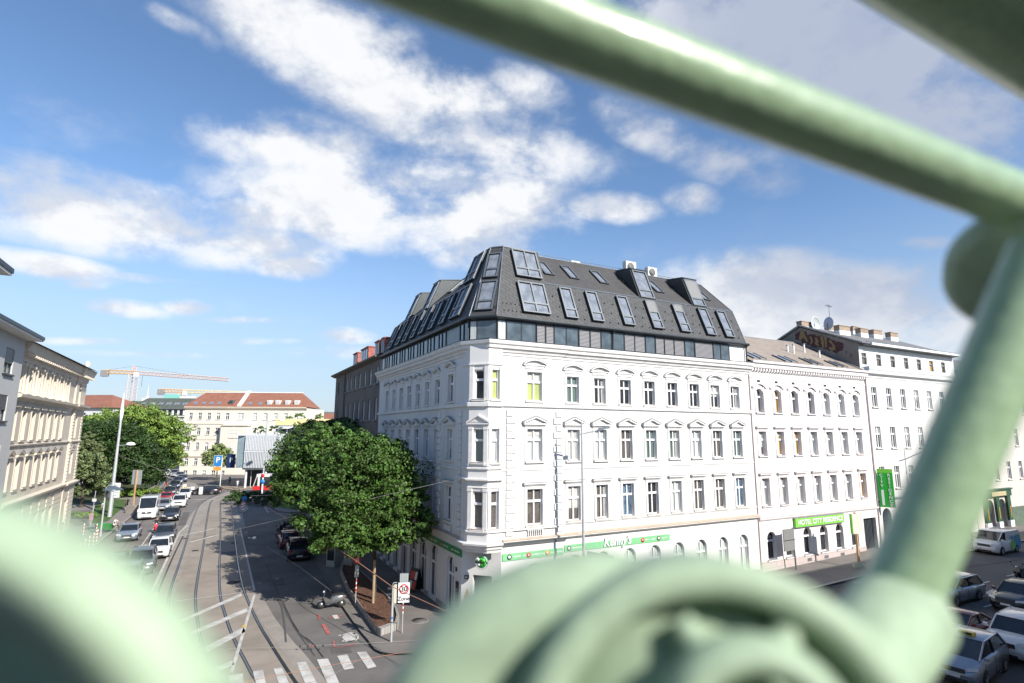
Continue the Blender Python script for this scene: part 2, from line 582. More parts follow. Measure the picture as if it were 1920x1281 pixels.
def window_meshes(w, h, arch, pane_m, surround, style, mf, mt, mull, yb):
    key = (round(w, 3), round(h, 3), arch, pane_m.name, surround, style, mf.name, mt.name, mull, yb)
    if key in WIN_CACHE:
        return WIN_CACHE[key]
    f = MB()
    y0, y1 = yb, yb + 0.07
    t = 0.065
    zt = h * 0.66
    f.box(-w / 2, -w / 2 + t, y0, y1, 0, h - arch, mf)
    f.box(w / 2 - t, w / 2, y0, y1, 0, h - arch, mf)
    f.box(-w / 2 + t, w / 2 - t, y0, y1, 0, t, mf)
    if not arch:
        f.box(-w / 2 + t, w / 2 - t, y0, y1, h - t, h, mf)
    f.box(-w / 2 + t, w / 2 - t, y0 - 0.02, y1, zt - 0.07, zt + 0.07, mf)
    if mull:
        f.box(-0.045, 0.045, y0 - 0.012, y1, t, zt - 0.07, mf)
        f.box(-0.04, 0.04, y0 - 0.005, y1, zt + 0.07, h - (arch * 0.4 if arch else t), mf)
    p = MB()
    yg = yb + 0.085
    if arch:
        n = 10
        pts = [(-w / 2, yg, 0), (w / 2, yg, 0)] + [(w / 2 * math.cos(math.pi * k / n), yg, h - arch + arch * math.sin(math.pi * k / n)) for k in range(n + 1)]
        p.poly(pts, pane_m)
        for k in range(n):                                     # arched head of the frame
            q = [(r_ * math.cos(math.pi * kk / n), h - arch + (arch - (w / 2 - r_)) * math.sin(math.pi * kk / n)) for kk in (k, k + 1) for r_ in (w / 2, w / 2 - t)]
            f.quad((q[0][0], y0, q[0][1]), (q[2][0], y0, q[2][1]), (q[3][0], y0, q[3][1]), (q[1][0], y0, q[1][1]), mf)
    else:
        p.quad((-w / 2, yg, 0), (w / 2, yg, 0), (w / 2, yg, h), (-w / 2, yg, h), pane_m)
    s = MB()
    b = 0.16
    if style:
        s.box(-w / 2 - b, -w / 2 - 0.003, -0.045, 0.02, -0.02, h + b, mt)
        s.box(w / 2 + 0.003, w / 2 + b, -0.045, 0.02, -0.02, h + b, mt)
        if not arch:
            s.box(-w / 2 - 0.003, w / 2 + 0.003, -0.045, 0.02, h + 0.003, h + b, mt)
    W2 = w / 2 + b + 0.12
    if surround == 'pediment':
        z = h + b + 0.10
        s.box(-W2 + .08, W2 - .08, -0.10, 0, z - 0.09, z, mt)
        s.box(-W2, W2, -0.20, 0, z, z + 0.09, mt)
        for sx in (-1, 1):
            s.prism([(sx * (W2 + .02), -0.24, z + 0.09), (sx * (W2 + .02), -0.24, z + 0.19), (0, -0.24, z + 0.52), (0, -0.24, z + 0.42)][::sx], (0, 0.24, 0), mt)
            s.prism([(sx * (W2 + .06), -0.27, z + 0.193), (sx * (W2 + .06), -0.27, z + 0.22), (0, -0.27, z + 0.56), (0, -0.27, z + 0.523)][::sx], (0, 0.27, 0), M_TINGREY)
        s.prism([(-W2 + .2, -0.07, z + 0.09), (W2 - .2, -0.07, z + 0.09), (0, -0.07, z + 0.43)], (0, 0.07, 0), mt)
    elif surround == 'segment':
        z = h + b + 0.30
        n = 10
        for k in range(n):
            x_ = [W2 * (-1 + 2 * (k + i) / n) for i in (0, 1)]
            zz = [z + 0.26 * (1 - (x / W2) ** 2) for x in x_]
            s.prism([(x_[0], -0.2, zz[0]), (x_[1], -0.2, zz[1]), (x_[1], -0.2, zz[1] + 0.09), (x_[0], -0.2, zz[0] + 0.09)], (0, 0.2, 0), mt)
            s.prism([(x_[0], -0.22, zz[0] + .09), (x_[1], -0.22, zz[1] + .09), (x_[1], -0.22, zz[1] + 0.12), (x_[0], -0.22, zz[0] + 0.12)], (0, 0.22, 0), M_TINGREY)
        s.box(-W2, W2, -0.11, 0, z - 0.07, z - 0.003, mt)
        s.box(-W2 + 0.15, W2 - 0.15, -0.06, 0, z - 0.25, z - 0.08, mt)
    elif surround == 'shelf':
        z = h + b + 0.13
        s.box(-W2 + .05, W2 - .05, -0.10, 0, z - 0.08, z - 0.003, mt)
        s.box(-W2, W2, -0.19, 0, z, z + 0.09, mt)
        s.box(-W2 - .02, W2 + .02, -0.21, 0, z + 0.093, z + 0.115, M_TINGREY)
    elif surround == 'brow':
        n = 10
        W3 = w / 2 + 0.22
        for k in range(n):
            x_ = [W3 * (-1 + 2 * (k + i) / n) for i in (0, 1)]
            zz = [h + 0.06 + 0.30 * (1 - (x / W3) ** 2) ** 0.8 for x in x_]
            s.prism([(x_[0], -0.13, zz[0]), (x_[1], -0.13, zz[1]), (x_[1], -0.13, zz[1] + 0.13), (x_[0], -0.13, zz[0] + 0.13)], (0, 0.13, 0), mt)
        for sx in (-1, 1):
            a, c = sorted((sx * W3, sx * (W3 + 0.22)))
            s.box(a, c, -0.13, 0, h + 0.06, h + 0.19, mt)
    si = MB()
    si.box(-w / 2 - 0.14, w / 2 + 0.14, -0.13, yb, -0.10, -0.004, mt)
    si.box(-w / 2 - 0.13, w / 2 + 0.13, -0.15, 0.0, -0.002, 0.018, M_TINGREY if mt is not M_TRIM else M_TIN)
    out = (f.mesh('window'), p.mesh('pane'), s.mesh('surround') if (style or surround) else None, si.mesh('sill'))
    WIN_CACHE[key] = out
    return out


M_TINGREY = mat('zinc_cover', (0.30, 0.30, 0.30), 0.5, 3, 0.1, metal=0.2)


def add_window(parent, F, x, z, w, h, pane_m, arch=0.0, surround='', style=1, mf=None, mt=None, mull=True, sill=True, yb=0.14, label=None):
    fm, pm, sm, sl = window_meshes(w, h, arch, pane_m, surround, style, mf or M_FRAME, mt or M_TRIM, mull, yb)
    o = put('window', fm, parent, F @ Matrix.Translation((x, 0, z)))
    put('pane', pm, o)
    if sm:
        put('surround', sm, o)
    if sill:
        put('sill', sl, o)
    if label:
        o['label'] = label
    if w < 1.2 and h > 1.5 and not arch and yb > .05 and mull:
        r_ = WR.random()
        if r_ < .18:
            put('blind', blind_mesh(w, h, .2 + .15 * int(r_ * 40 % 4), yb), o)
        elif r_ < .34:
            put('curtain', curtain_mesh(w, h, yb), o)
    return o


WR = random.Random(99)
BM_ = {}


def blind_mesh(w, h, k, yb):
    key = ('b', w, h, round(k, 2), yb)
    if key not in BM_:
        q = MB()
        q.box(-w / 2 + .08, w / 2 - .08, yb + .072, yb + .08, h * (1 - k), h - .08, M_BLINDW)
        BM_[key] = q.mesh('blind')
    return BM_[key]


def curtain_mesh(w, h, yb):
    key = ('c', w, h, yb)
    if key not in BM_:
        q = MB()
        for s_ in (-1, 1):
            for k in range(3):
                a, b = sorted((s_ * (w / 2 - .08 - .05 * k), s_ * (w / 2 - .12 - .05 * k)))
                q.box(a, b, yb + .070 + .003 * k, yb + .08, .08, h - .08, M_BLINDW)
        BM_[key] = q.mesh('curtain')
    return BM_[key]


M_BLINDW = mat('inner_blind', (.46, .45, .42), .7, 3, .1)

# ================================================================ the white corner house
house = thing('corner_house', 'white four storey corner house with pedimented windows and a dark slate mansard roof', 'building', (Q.x, Q.y, 0), ANG)
F_R = frame(0, 0, 0)
F_L = frame(0, 0, R(-90))          # x of this frame runs along -b
LEND, REND = 22.3, 23.87
XR = [6.9 + 2.175 * k for k in range(8)]
XL = [6.5 + 2.15 * k for k in range(7)]
ROW3, ROW2, ROW1 = (12.9, 1.70), (9.22, 1.96), (5.54, 2.10)


def holes_for(xs, w, rows):
    return [(x - w / 2, x + w / 2, z, z + h) for x in xs for (z, h) in rows]


rows3 = (ROW3, ROW2, ROW1)
mb = MB()
gf_r = [(3.2, 4.8, 0.25, 3.3, .8)] + [(x - .5, x + .5, 1.0, 3.5, .5) for x in XR]
front(mb, 6.0, REND, 0, 16.2, holes_for(XR, .95, rows3) + [h for h in gf_r if h[0] > 6], M_WHITE, .24)
# projecting bay beside the corner, right front
front(mb, 1.57, 6.0, 4.6, 16.2, [(3.41, 4.49, 12.93, 14.73), (3.41, 4.49, 9.24, 11.2), (3.41, 4.49, 5.5, 7.6)], M_WHITE, .3, y=-0.1)
mb.quad((6.0, -0.1, 4.6), (6.0, 0, 4.6), (6.0, 0, 16.2), (6.0, -0.1, 16.2), M_WHITE)
front(mb, 1.74, 6.0, 0, 4.6, [gf_r[0]], M_WHITE, .24)
# left front
mb.M = F_L
gf_l = [(-4.1, -2.9, .25, 3.45, .6), (-7.3, -5.7, .25, 3.6, .7)] + [(-x - .7, -x + .7, .25, 3.5, .7) for x in XL[1:]]
front(mb, -LEND, -5.9, 0, 16.2, holes_for([-x for x in XL], .95, rows3) + gf_l[1:], M_WHITE, .24)
front(mb, -5.9, -1.6, 4.6, 16.2, [(-4.27, -3.23, 12.93, 14.73), (-4.27, -3.23, 9.24, 11.2), (-4.27, -3.23, 5.5, 7.6)], M_WHITE, .3, y=-0.1)
mb.quad((-5.9, 0, 4.6), (-5.9, -0.1, 4.6), (-5.9, -0.1, 16.2), (-5.9, 0, 16.2), M_WHITE)
front(mb, -5.9, -1.74, 0, 4.6, [gf_l[0]], M_WHITE, .24)
# cut-off corner at street level with the pub entrance
mb.M = frame(0, 1.74, R(-45))
front(mb, 0, 2.461, 0, 4.6, [(.72, 1.9, .05, 2.75)], M_WHITE, .35)
mb.M = Matrix.Identity(4)
# flank over the hotel roof and the rear
mb.quad((REND, 0, 0), (REND, 14, 0), (REND, 14, 18.1), (REND, 0, 18.1), M_WHITE)
mb.quad((0, LEND, 0), (14, LEND, 0), (14, LEND, 18.1), (0, LEND, 18.1), M_WHITE)
mb.quad((REND, 14, 0), (14, 14, 0), (14, 14, 18.1), (REND, 14, 18.1), M_WHITE)
mb.quad((14, LEND, 0), (14, 14, 0), (14, 14, 18.1), (14, LEND, 18.1), M_WHITE)
mb.build('wall', house)

# oriel wrapped round the corner, first to third floor
ox = [(0, 1.62), (-.17, 1.62), (-.17, .62), (.66, -.32), (1.57, -.32), (1.57, 0)]
mb = MB()
fA = Matrix.Translation((-.17, .62, 0)) @ Matrix.Rotation(math.atan2(-.94, .83), 4, 'Z')
LA = math.hypot(.83, .94)
orows = [(12.93, 1.78), (9.24, 1.95), (5.5, 2.1)]
mb.M = fA
front(mb, 0, LA, 4.6, 16.2, [(LA / 2 - .3, LA / 2 + .3, z, z + h) for z, h in orows], M_WHITE, .28)
mb.M = Matrix.Identity(4)
front(mb, .66, 1.57, 4.6, 16.2, [(.90, 1.36, z, z + h) for z, h in orows], M_WHITE, .28, y=-.32)
mb.quad((-.17, 1.62, 4.6), (-.17, .62, 4.6), (-.17, .62, 16.2), (-.17, 1.62, 16.2), M_WHITE)
mb.quad((0, 1.62, 4.6), (-.17, 1.62, 4.6), (-.17, 1.62, 16.2), (0, 1.62, 16.2), M_WHITE)
mb.quad((1.57, -.32, 4.6), (1.57, -.1, 4.6), (1.57, -.1, 16.2), (1.57, -.32, 16.2), M_WHITE)
mb.poly([(0, 1.62, 4.6), (-.17, 1.62, 4.6), (-.17, .62, 4.6), (.66, -.32, 4.6), (1.57, -.32, 4.6), (1.57, 0, 4.6)], M_WHITE)
# belts, panels and pilasters of the oriel
opath = ox[1:5]
for z, pr in ((12.48, [(0, 0), (.14, .04), (.14, .26), (0, .32)]), (8.84, [(0, 0), (.10, .02), (.10, .10), (0, .14)]), (8.15, [(0, 0), (.20, .08), (.20, .16), (0, .2)]),
              (5.28, [(0, 0), (.12, .04), (.12, .12), (0, .16)]), (14.95, [(0, 0), (.08, .05), (.08, .12), (0, .14)]), (11.36, [(0, 0), (.05, .01), (.05, .05), (0, .07)]),
              (7.78, [(0, 0), (.05, .01), (.05, .05), (0, .07)])):
    mb.sweep(opath, pr, M_TRIM, z)
for z0, z1 in ((9.05, 11.3), (5.45, 7.75), (12.85, 14.9)):
    mb.M = fA
    for x in (.02, LA - .26):
        mb.box(x, x + .24, -.06, .0, z0, z1, M_TRIM)
        if z0 < 12:
            mb.box(x - .03, x + .27, -.09, .0, z1 - .16, z1 - .003, M_TRIM)
        mb.box(x - .02, x + .26, -.08, .0, z0, z0 + .12, M_TRIM)
    mb.M = Matrix.Identity(4)
    for x in (.68, 1.38):
        mb.box(x, x + .18, -.38, -.32, z0, z1, M_TRIM)
mb.M = fA
for sx in (-1, 1):
    c = LA / 2
    pts = [(c + sx * .74, -.14, 11.52), (c + sx * .74, -.14, 11.62), (c, -.14, 12.05), (c, -.14, 11.93)]
    mb.prism(pts[::sx], (0, .14, 0), M_TRIM)
mb.prism([(c - .55, -.04, 11.6), (c + .55, -.04, 11.6), (c, -.04, 11.92)], (0, .04, 0), M_TRIM)
mb.box(c - .74, c + .74, -.12, 0, 11.44, 11.52, M_TRIM)
mb.M = Matrix.Identity(4)
# moulded corbel under the oriel
mb.sweep(ox[1:5], [(0, 4.2), (.02, 4.32), (.12, 4.4), (.16, 4.55), (.3, 4.62), (.32, 4.72), (0, 4.76)], M_TRIM)
mb.build('oriel', house)
for z, h in orows:
    pm = {12.93: M_GLASSBL if 0 else M_GLASS, 9.24: M_GLASSG, 5.5: M_GLASSB}[z]
    add_window(house, fA, LA / 2, z, .6, h, pm, surround='', style=0, mull=False)
    add_window(house, Matrix.Translation((0, -.32, 0)), 1.13, z, .46, h, {12.93: M_YELLOW, 9.24: M_GLASSC, 5.5: M_GLASSB}[z], surround='', style=0, mull=False)

# belts and cornice
allp = [(0, LEND), (0, 5.9), (-.1, 5.9), (-.1, 1.62)]
allr = [(1.57, -.1), (6.0, -.1), (6.0, 0), (REND, 0)]
mb = MB()
B1 = [(0, 0), (.13, .05), (.13, .24), (.05, .27), (0, .27)]
for p in (allp, allr):
    mb.sweep(p, B1, M_TRIM, 12.5)
    mb.sweep(p, [(0, 0), (.05, 0), (.05, .06), (0, .08)], M_TRIM, 8.72 if p is allr else 8.72)
mb.sweep([(6.0, 0), (REND, 0)], [(0, 0), (.07, .01), (.07, .07), (0, .09)], M_TRIM, 5.36)
mb.sweep([(1.57, -.1), (6.0, -.1)], [(0, 0), (.14, .03), (.14, .1), (0, .14)], M_TRIM, 5.25)
mb.sweep([(0, LEND), (0, 5.9)], [(0, 0), (.07, .01), (.07, .07), (0, .09)], M_TRIM, 5.36)
mb.sweep([(0, LEND), (0, 5.9)], [(0, 0), (.10, .03), (.10, .1), (0, .14)], M_TRIM, 8.9)
mb.build('belt_course', house)
mb = MB()
LED = [(0, 0), (.10, .04), (.22, .10), (.30, .16), (.30, .22), (0, .30)]
for p in ([(0, LEND), (0, 1.74)], [(1.74, 0), (REND, 0)]):
    mb.sweep(p, LED, M_TRIM, 4.52)
    mb.sweep(p, [(0, .31), (.33, .225), (.33, .245), (0, .34)], M_TIN, 4.52)
mb.sweep([(1.3, 0), (6.2, 0)], [(0, 0), (.10, 0), (.10, .05), (0, .05)], M_ANTHL, 4.42)
mb.build('ledge', house)
cpath = [(0, LEND + .1), (0, 5.9), (-.1, 5.9), (-.1, 1.28), (.82, -.1), (6.0, -.1), (6.0, 0), (REND + .1, 0)]
mb = MB()
mb.sweep(cpath, [(0, 15.62), (.06, 15.66), (.06, 15.80), (.14, 15.84), (.2, 15.98), (.34, 16.06), (.36, 16.22), (.46, 16.30), (.50, 16.46), (.50, 16.52), (0, 16.54)], M_TRIM)
mb.sweep(cpath, [(0, 16.545), (.52, 16.525), (.52, 16.56), (0, 16.60)], M_ANTH)
mb.build('cornice', house)
# quoins
for fr_, s in ((Matrix.Identity(4), 1), (F_L, -1)):
    for a0 in (1.98 if s == 1 else 1.75, 5.25):
        mb = MB()
        mb.M = fr_
        for i in range(17):
            z = 5.0 + .435 * i
            wq = .62 if i % 2 else .44
            if z > 12.1:
                break
            x0, x1 = (a0, a0 + wq) if a0 < 3 else (a0 + .7 - wq, a0 + .7)
            x0, x1 = sorted((s * x0, s * x1))
            mb.prism([(x0, -.1, z), (x1, -.1, z), (x1, -.1, z + .36), (x0, -.1, z + .36)], (0, -.085, 0), M_TRIM)
        tag(mb.build('quoins', house), kind='stuff')
# baluster panels under the corner windows
for fr_, x0 in ((Matrix.Identity(4), 3.4), (F_L, -4.3)):
    mb = MB()
    mb.M = fr_
    mb.box(x0, x0 + 1.1, -.115, -.1, 4.9, 5.22, M_ANTHL)  # grey plate colours in the shaded recess behind the balusters
    for i in range(8):
        x = x0 + .06 + i * .14
        mb.lathe([(.03, 4.9), (.05, 4.98), (.03, 5.08), (.045, 5.16), (.03, 5.22)], M_TRIM, c=(x, -.15, 0), n=8)
    mb.box(x0 - .03, x0 + 1.13, -.2, -.1, 5.22, 5.25, M_TRIM)
    mb.build('balustrade', house)
# windows
PV = [M_GLASS, M_GLASSB, M_GLASSC, M_GLASSG, M_GLASSBL]
pr3 = [M_GLASSG, M_GLASS, M_GLASS, M_GLASS, M_GLASS, M_GLASS, M_GLASS, M_GLASS]
pr2 = [M_GLASSC, M_GLASSC, M_GLASSB, M_GLASSG, M_GLASSG, M_GLASSC, M_GLASSB, M_GLASSG]
pr1 = [M_GLASSB, M_GLASSB, M_GLASSBL, M_GLASS, M_GLASSC, M_GLASSB, M_GLASSB, M_GLASSBL]
for k, x in enumerate(XR):
    add_window(house, F_R, x, ROW3[0], .95, ROW3[1], pr3[k], surround='segment')
    add_window(house, F_R, x, ROW2[0], .95, ROW2[1], pr2[k], surround='pediment')
    add_window(house, F_R, x, ROW1[0], .95, ROW1[1], pr1[k], surround='shelf')
for k, b in enumerate(XL):
    add_window(house, F_L, -b, ROW3[0], .95, ROW3[1], M_GLASSB if k % 2 else M_GLASS, surround='segment')
    add_window(house, F_L, -b, ROW2[0], .95, ROW2[1], M_GLASSB if k % 3 else M_GLASSG, surround='pediment')
    add_window(house, F_L, -b, ROW1[0], .95, ROW1[1], M_GLASS, surround='shelf')
FRp = Matrix.Translation((0, -.1, 0))
FLp = F_L @ Matrix.Translation((0, -.1, 0))
add_window(house, FRp, 3.95, 12.93, 1.08, 1.8, M_YELLOW, surround='segment', label='window with yellow-green curtains')
add_window(house, FRp, 3.95, 9.24, 1.08, 1.96, M_GLASSC, surround='pediment')
add_window(house, FRp, 3.95, 5.5, 1.08, 2.1, M_GLASSB, surround='shelf')
add_window(house, FLp, -3.75, 12.93, 1.04, 1.8, M_GLASSB, surround='segment')
add_window(house, FLp, -3.75, 9.24, 1.04, 1.96, M_GLASSG, surround='pediment')
add_window(house, FLp, -3.75, 5.5, 1.04, 2.1, M_GLASS, surround='shelf')
for h in gf_r:
    add_window(house, F_R, (h[0] + h[1]) / 2, h[2], h[1] - h[0], h[3] - h[2], M_GLASSC if h[0] > 6 else M_GLASS, arch=h[4], style=0)
for h in gf_l:
    add_window(house, F_L, (h[0] + h[1]) / 2, h[2], h[1] - h[0], h[3] - h[2], M_GLASS, arch=h[4], style=0, sill=False)
# plinth
M_PLINTH = mat('plinth_stone', (0.30, 0.29, 0.28), 0.85, 2, 0.15, 0.1)
for (x0, x1) in ((-LEND, -19.98), (-18.7, -17.95), (-16.55, -15.8), (-14.4, -13.65), (-12.25, -11.5), (-10.1, -9.35), (-7.95, -7.33), (-5.7, -4.1), (-2.9, -1.74)):
    mb = MB()
    mb.box(x0, x1, -.07, .02, 0, .42, M_PLINTH)
    mb.build('plinth', house, F_L)
mb = MB()
mb.box(4.8, REND, -.07, .02, 0, .85, M_PLINTH)
mb.build('plinth', house)
# pub entrance
mb = MB()
mb.M = frame(0, 1.74, R(-45))
mb.box(.74, 1.88, .3, .36, .05, 2.73, M_ANTH)
mb.box(.82, 1.28, .27, .3, .5, 2.6, M_GLASS)
mb.box(1.34, 1.80, .27, .3, .5, 2.6, M_GLASS)
mb.build('entrance_door', house)
dd = MB()
dd.M = frame(0, 1.74, R(-45))
dd.tube([(1.24, .22, 1.0), (1.24, .22, 1.5)], .018, M_ANTHL, 6)
dd.build('door_handle', house.children[-1])

# ---- attic glazing band
attic = MB()
ap = [(.12, LEND), (.12, 1.35), (1.4, .12), (21.95, .12)]
attic.sweep(ap, [(0, 16.5), (.0, 17.98)], M_ANTH)
attic.box(21.95, 23.87, .1, .4, 16.5, 18.0, M_WHITE)
attic.sweep(ap, [(0, 16.6), (.05, 16.6), (.05, 16.66), (0, 16.66)], M_ANTH)
attic.sweep(ap, [(0, 17.84), (.05, 17.84), (.05, 17.95), (0, 17.95)], M_ANTH)
attic.build('attic_band', house)
segR = [(1.45, 1.98, 'c'), (2.09, 3.08, 'g'), (3.16, 4.13, 'g'), (4.26, 4.84, 'l'), (4.95, 5.5, 'l'), (5.6, 6.47, 'g'), (6.55, 7.42, 'g'), (7.55, 8.37, 'l'), (8.47, 9.29, 'l'), (9.39, 10.2, 'g'),
        (10.39, 11.32, 'g'), (11.41, 12.26, 'l'), (12.34, 13.23, 'l'), (13.34, 14.17, 'g'), (14.28, 15.05, 'l'), (15.15, 16.01, 'l'), (16.1, 17.06, 'l'), (17.18, 18.09, 'g'), (18.21, 20.06, 'l'),
        (20.16, 20.89, 'g'), (20.98, 21.88, 'g')]
AM = {'c': M_GLASSC, 'g': M_ATTG, 'l': M_LOUV, 's': M_SKYG}
for x0, x1, k in segR:
    m_ = MB()
    m_.box(x0, x1, .085, .115, 16.68, 17.84, AM[k])
    m_.box(x0 - .035, x0 - .004, .05, .115, 16.665, 17.84, M_ANTH)
    m_.box(x1 + .004, x1 + .035, .05, .115, 16.665, 17.84, M_ANTH)
    m_.build('attic_window', house)
b = 1.5
i = 0
while b < 22.0:
    w_ = 2.4 if i == 2 else (.62, .5, .9)[i % 3]
    m_ = MB()
    m_.M = F_L
    m_.box(-b - w_, -b, .085, .115, 16.68, 17.84, M_ANTHL if i == 2 else (M_SKYG if i % 3 == 1 else M_ATTG))
    m_.box(-b + .004, -b + .06, .03, .115, 16.665, 17.84, M_ANTH)
    m_.build('attic_window', house)
    b += w_ + .12
    i += 1
m_ = MB()
m_.M = Matrix.Translation((.12, 1.35, 0)) @ Matrix.Rotation(math.atan2(-1.23, 1.28), 4, 'Z')
for x0, x1, k in ((.05, .42, 'c'), (.5, 1.7, 'g')):
    m_.box(x0, x1, -.035, -.005, 16.68, 17.84, AM[k])
m_.build('attic_window', house)

# ---- mansard roof
mb = MB()
rf = [((1.3, 0, 18.1), (23.9, 0, 18.1), (23.9, 1.2, 21), (2.14, 1.2, 21), M_SLATE),
      ((0, LEND, 18.1), (0, 1.3, 18.1), (1.2, 2.14, 21), (1.2, LEND, 21), M_SLATE),
      ((0, 1.3, 18.1), (1.3, 0, 18.1), (2.87, 2.23, 23.5), (2.23, 2.87, 23.5), M_SLATE),
      ((2.14, 1.2, 21), (5.6, 1.2, 21), (5.6, 2.23, 23.5), (2.87, 2.23, 23.5), M_SLATE),
      ((1.2, 5.6, 21), (1.2, 2.14, 21), (2.23, 2.87, 23.5), (2.23, 5.6, 23.5), M_SLATE),
      ((5.6, 1.2, 21), (23.9, 1.2, 21), (23.9, 4.5, 24.1), (5.6, 4.5, 24.1), M_SLATEUP),
      ((1.2, LEND, 21), (1.2, 5.6, 21), (4.5, 5.6, 24.1), (4.5, LEND, 24.1), M_SLATEUP)]
for a, b_, c, d, m in rf:
    mb.quad(a, b_, c, d, m)
mb.poly([(5.6, 1.2, 21), (5.6, 2.23, 23.5), (5.6, 3.86, 23.5)], M_ANTH)
mb.poly([(1.2, 5.6, 21), (2.23, 5.6, 23.5), (3.86, 5.6, 23.5)], M_ANTH)
mb.poly([(2.87, 2.23, 23.5), (5.6, 2.23, 23.5), (5.6, 4.5, 23.5), (4.5, 5.6, 23.5), (2.23, 5.6, 23.5), (2.23, 2.87, 23.5)], M_ANTHL)
mb.poly([(5.6, 4.5, 24.1), (23.9, 4.5, 24.1), (23.9, 10, 24.1), (10, 10, 24.1), (10, LEND, 24.1), (4.5, LEND, 24.1), (4.5, 5.6, 24.1)], M_ANTHL)
mb.poly([(23.9, 0, 18.1), (23.9, 10, 18.1), (23.9, 10, 24.1), (23.9, 4.5, 24.1), (23.9, 1.2, 21)], M_ANTH)
mb.poly([(0, LEND, 18.1), (10, LEND, 18.1), (10, LEND, 24.1), (4.5, LEND, 24.1), (1.2, LEND, 21)], M_ANTH)
mb.quad((23.9, 10, 18), (10, 10, 18), (10, 10, 24.1), (23.9, 10, 24.1), M_ANTH)
mb.quad((10, LEND, 18), (10, 10, 18), (10, 10, 24.1), (10, LEND, 24.1), M_ANTH)
# eaves, hips and verge flashings
mb.sweep([(0, LEND + .05), (0, 1.3), (1.3, 0), (23.95, 0)], [(0, 17.9), (.22, 17.96), (.26, 18.04), (.22, 18.14), (0, 18.16)], M_ANTH)
for a, b_ in (((0, 1.3, 18.12), (2.23, 2.87, 23.52)), ((1.3, 0, 18.12), (2.87, 2.23, 23.52)), ((23.9, 0, 18.1), (23.9, 1.2, 21.0)), ((23.9, 1.2, 21.0), (23.9, 4.5, 24.12)),
              ((2.87, 2.23, 23.52), (5.6, 2.23, 23.52)), ((2.23, 2.87, 23.52), (2.23, 5.6, 23.52)), ((2.23, 2.87, 23.52), (2.87, 2.23, 23.52)), ((5.6, 4.5, 24.12), (23.9, 4.5, 24.12)), ((4.5, 5.6, 24.12), (4.5, LEND, 24.12))):
    mb.tube([a, b_], .05, M_ANTHL, 6)
mb.quad((5.6, 1.17, 20.99), (23.88, 1.17, 20.99), (23.88, 1.32, 21.14), (5.6, 1.32, 21.14), M_ANTHL)
mb.quad((1.17, LEND, 20.99), (1.17, 5.6, 20.99), (1.32, 5.6, 21.14), (1.32, LEND, 21.14), M_ANTHL)
# snow guards
for i in range(26):
    for j in range(3):
        a = 5.9 + i * .72 + (j % 2) * .36
        t = .16 + .26 * j
        if a < 23.6:
            mb.box(a, a + .05, 1.2 * t - .09, 1.2 * t, 18.1 + 2.9 * t - .02, 18.1 + 2.9 * t + .05, M_ANTH)
            if a < 22:
                mb.box(1.2 * t - .09, 1.2 * t, a, a + .05, 18.1 + 2.9 * t - .02, 18.1 + 2.9 * t + .05, M_ANTH)
for i in range(7):
    for j in range(2):
        mb.box(1.9 + .3 * i, 1.95 + .3 * i, .12 + .2 * j, .2 + .2 * j, 18.55 + .5 * j, 18.62 + .5 * j, M_ANTH)
mb.build('roof', house)


def slope(F, x, y0, z0, y1, z1, along):
    """frame lying on a roof pitch: x along the eave, y up the slope, z out of the roof"""
    u = Vector((0, y1 - y0, z1 - z0)).normalized()
    n = Vector((1, 0, 0)).cross(u)
    o = Vector((x, y0, z0)) + u * along
    M_ = Matrix(((1, u.x, n.x, o.x), (0, u.y, n.y, o.y), (0, u.z, n.z, o.z), (0, 0, 0, 1)))
    return F @ M_


RW = {}


def roof_window(M_, w, h, split, blind=0.0, n=1, up=.2, glass=None):
    glass = glass or M_SKYG
    key = (w, h, split, blind, n, up, glass.name)
    if key not in RW:
        f, p, s = MB(), MB(), None
        e = .09
        for x0, x1 in ((-w / 2 - e, -w / 2), (w / 2, w / 2 + e)):
            f.box(x0, x1, -e, h + e, -.05, up, M_ANTH)
            f.box(x0 - .01, x1 + .01, -e, h + e, up + .002, up + .03, M_ANTHL)
        f.box(-w / 2, w / 2, -e, 0, -.05, up, M_ANTH)
        f.box(-w / 2, w / 2, h, h + e, -.05, up + .04, M_ANTHL)
        f.box(-w / 2, w / 2, -e, 0, up + .002, up + .03, M_ANTHL)
        if split:
            f.box(-w / 2, w / 2, split - .06, split + .06, up - .1, up + .03, M_ANTHL)
        for k in range(1, n):
            x = -w / 2 + w * k / n
            f.box(x - .05, x + .05, 0, h, up - .1, up + .035, M_ANTHL)
        cuts = [0, split, h] if split else [0, h]
        for k in range(n):
            for j in range(len(cuts) - 1):
                x0, x1 = -w / 2 + w * k / n + .045, -w / 2 + w * (k + 1) / n - .045
                y0, y1 = cuts[j] + .05, cuts[j + 1] - .05
                p.box(x0, x1, y0, y1, up - .09, up - .05, glass)
        if blind:
            s = MB()
            s.box(-w / 2, w / 2, h - blind, h, up - .045, up + .02, M_BLINDG)
        RW[key] = (f.mesh('roof_window'), p.mesh('pane'), s.mesh('blind') if s else None)
    f, p, s = RW[key]
    o = put('roof_window', f, house, M_)
    put('pane', p, o)
    if s:
        put('blind', s, o)
    return o


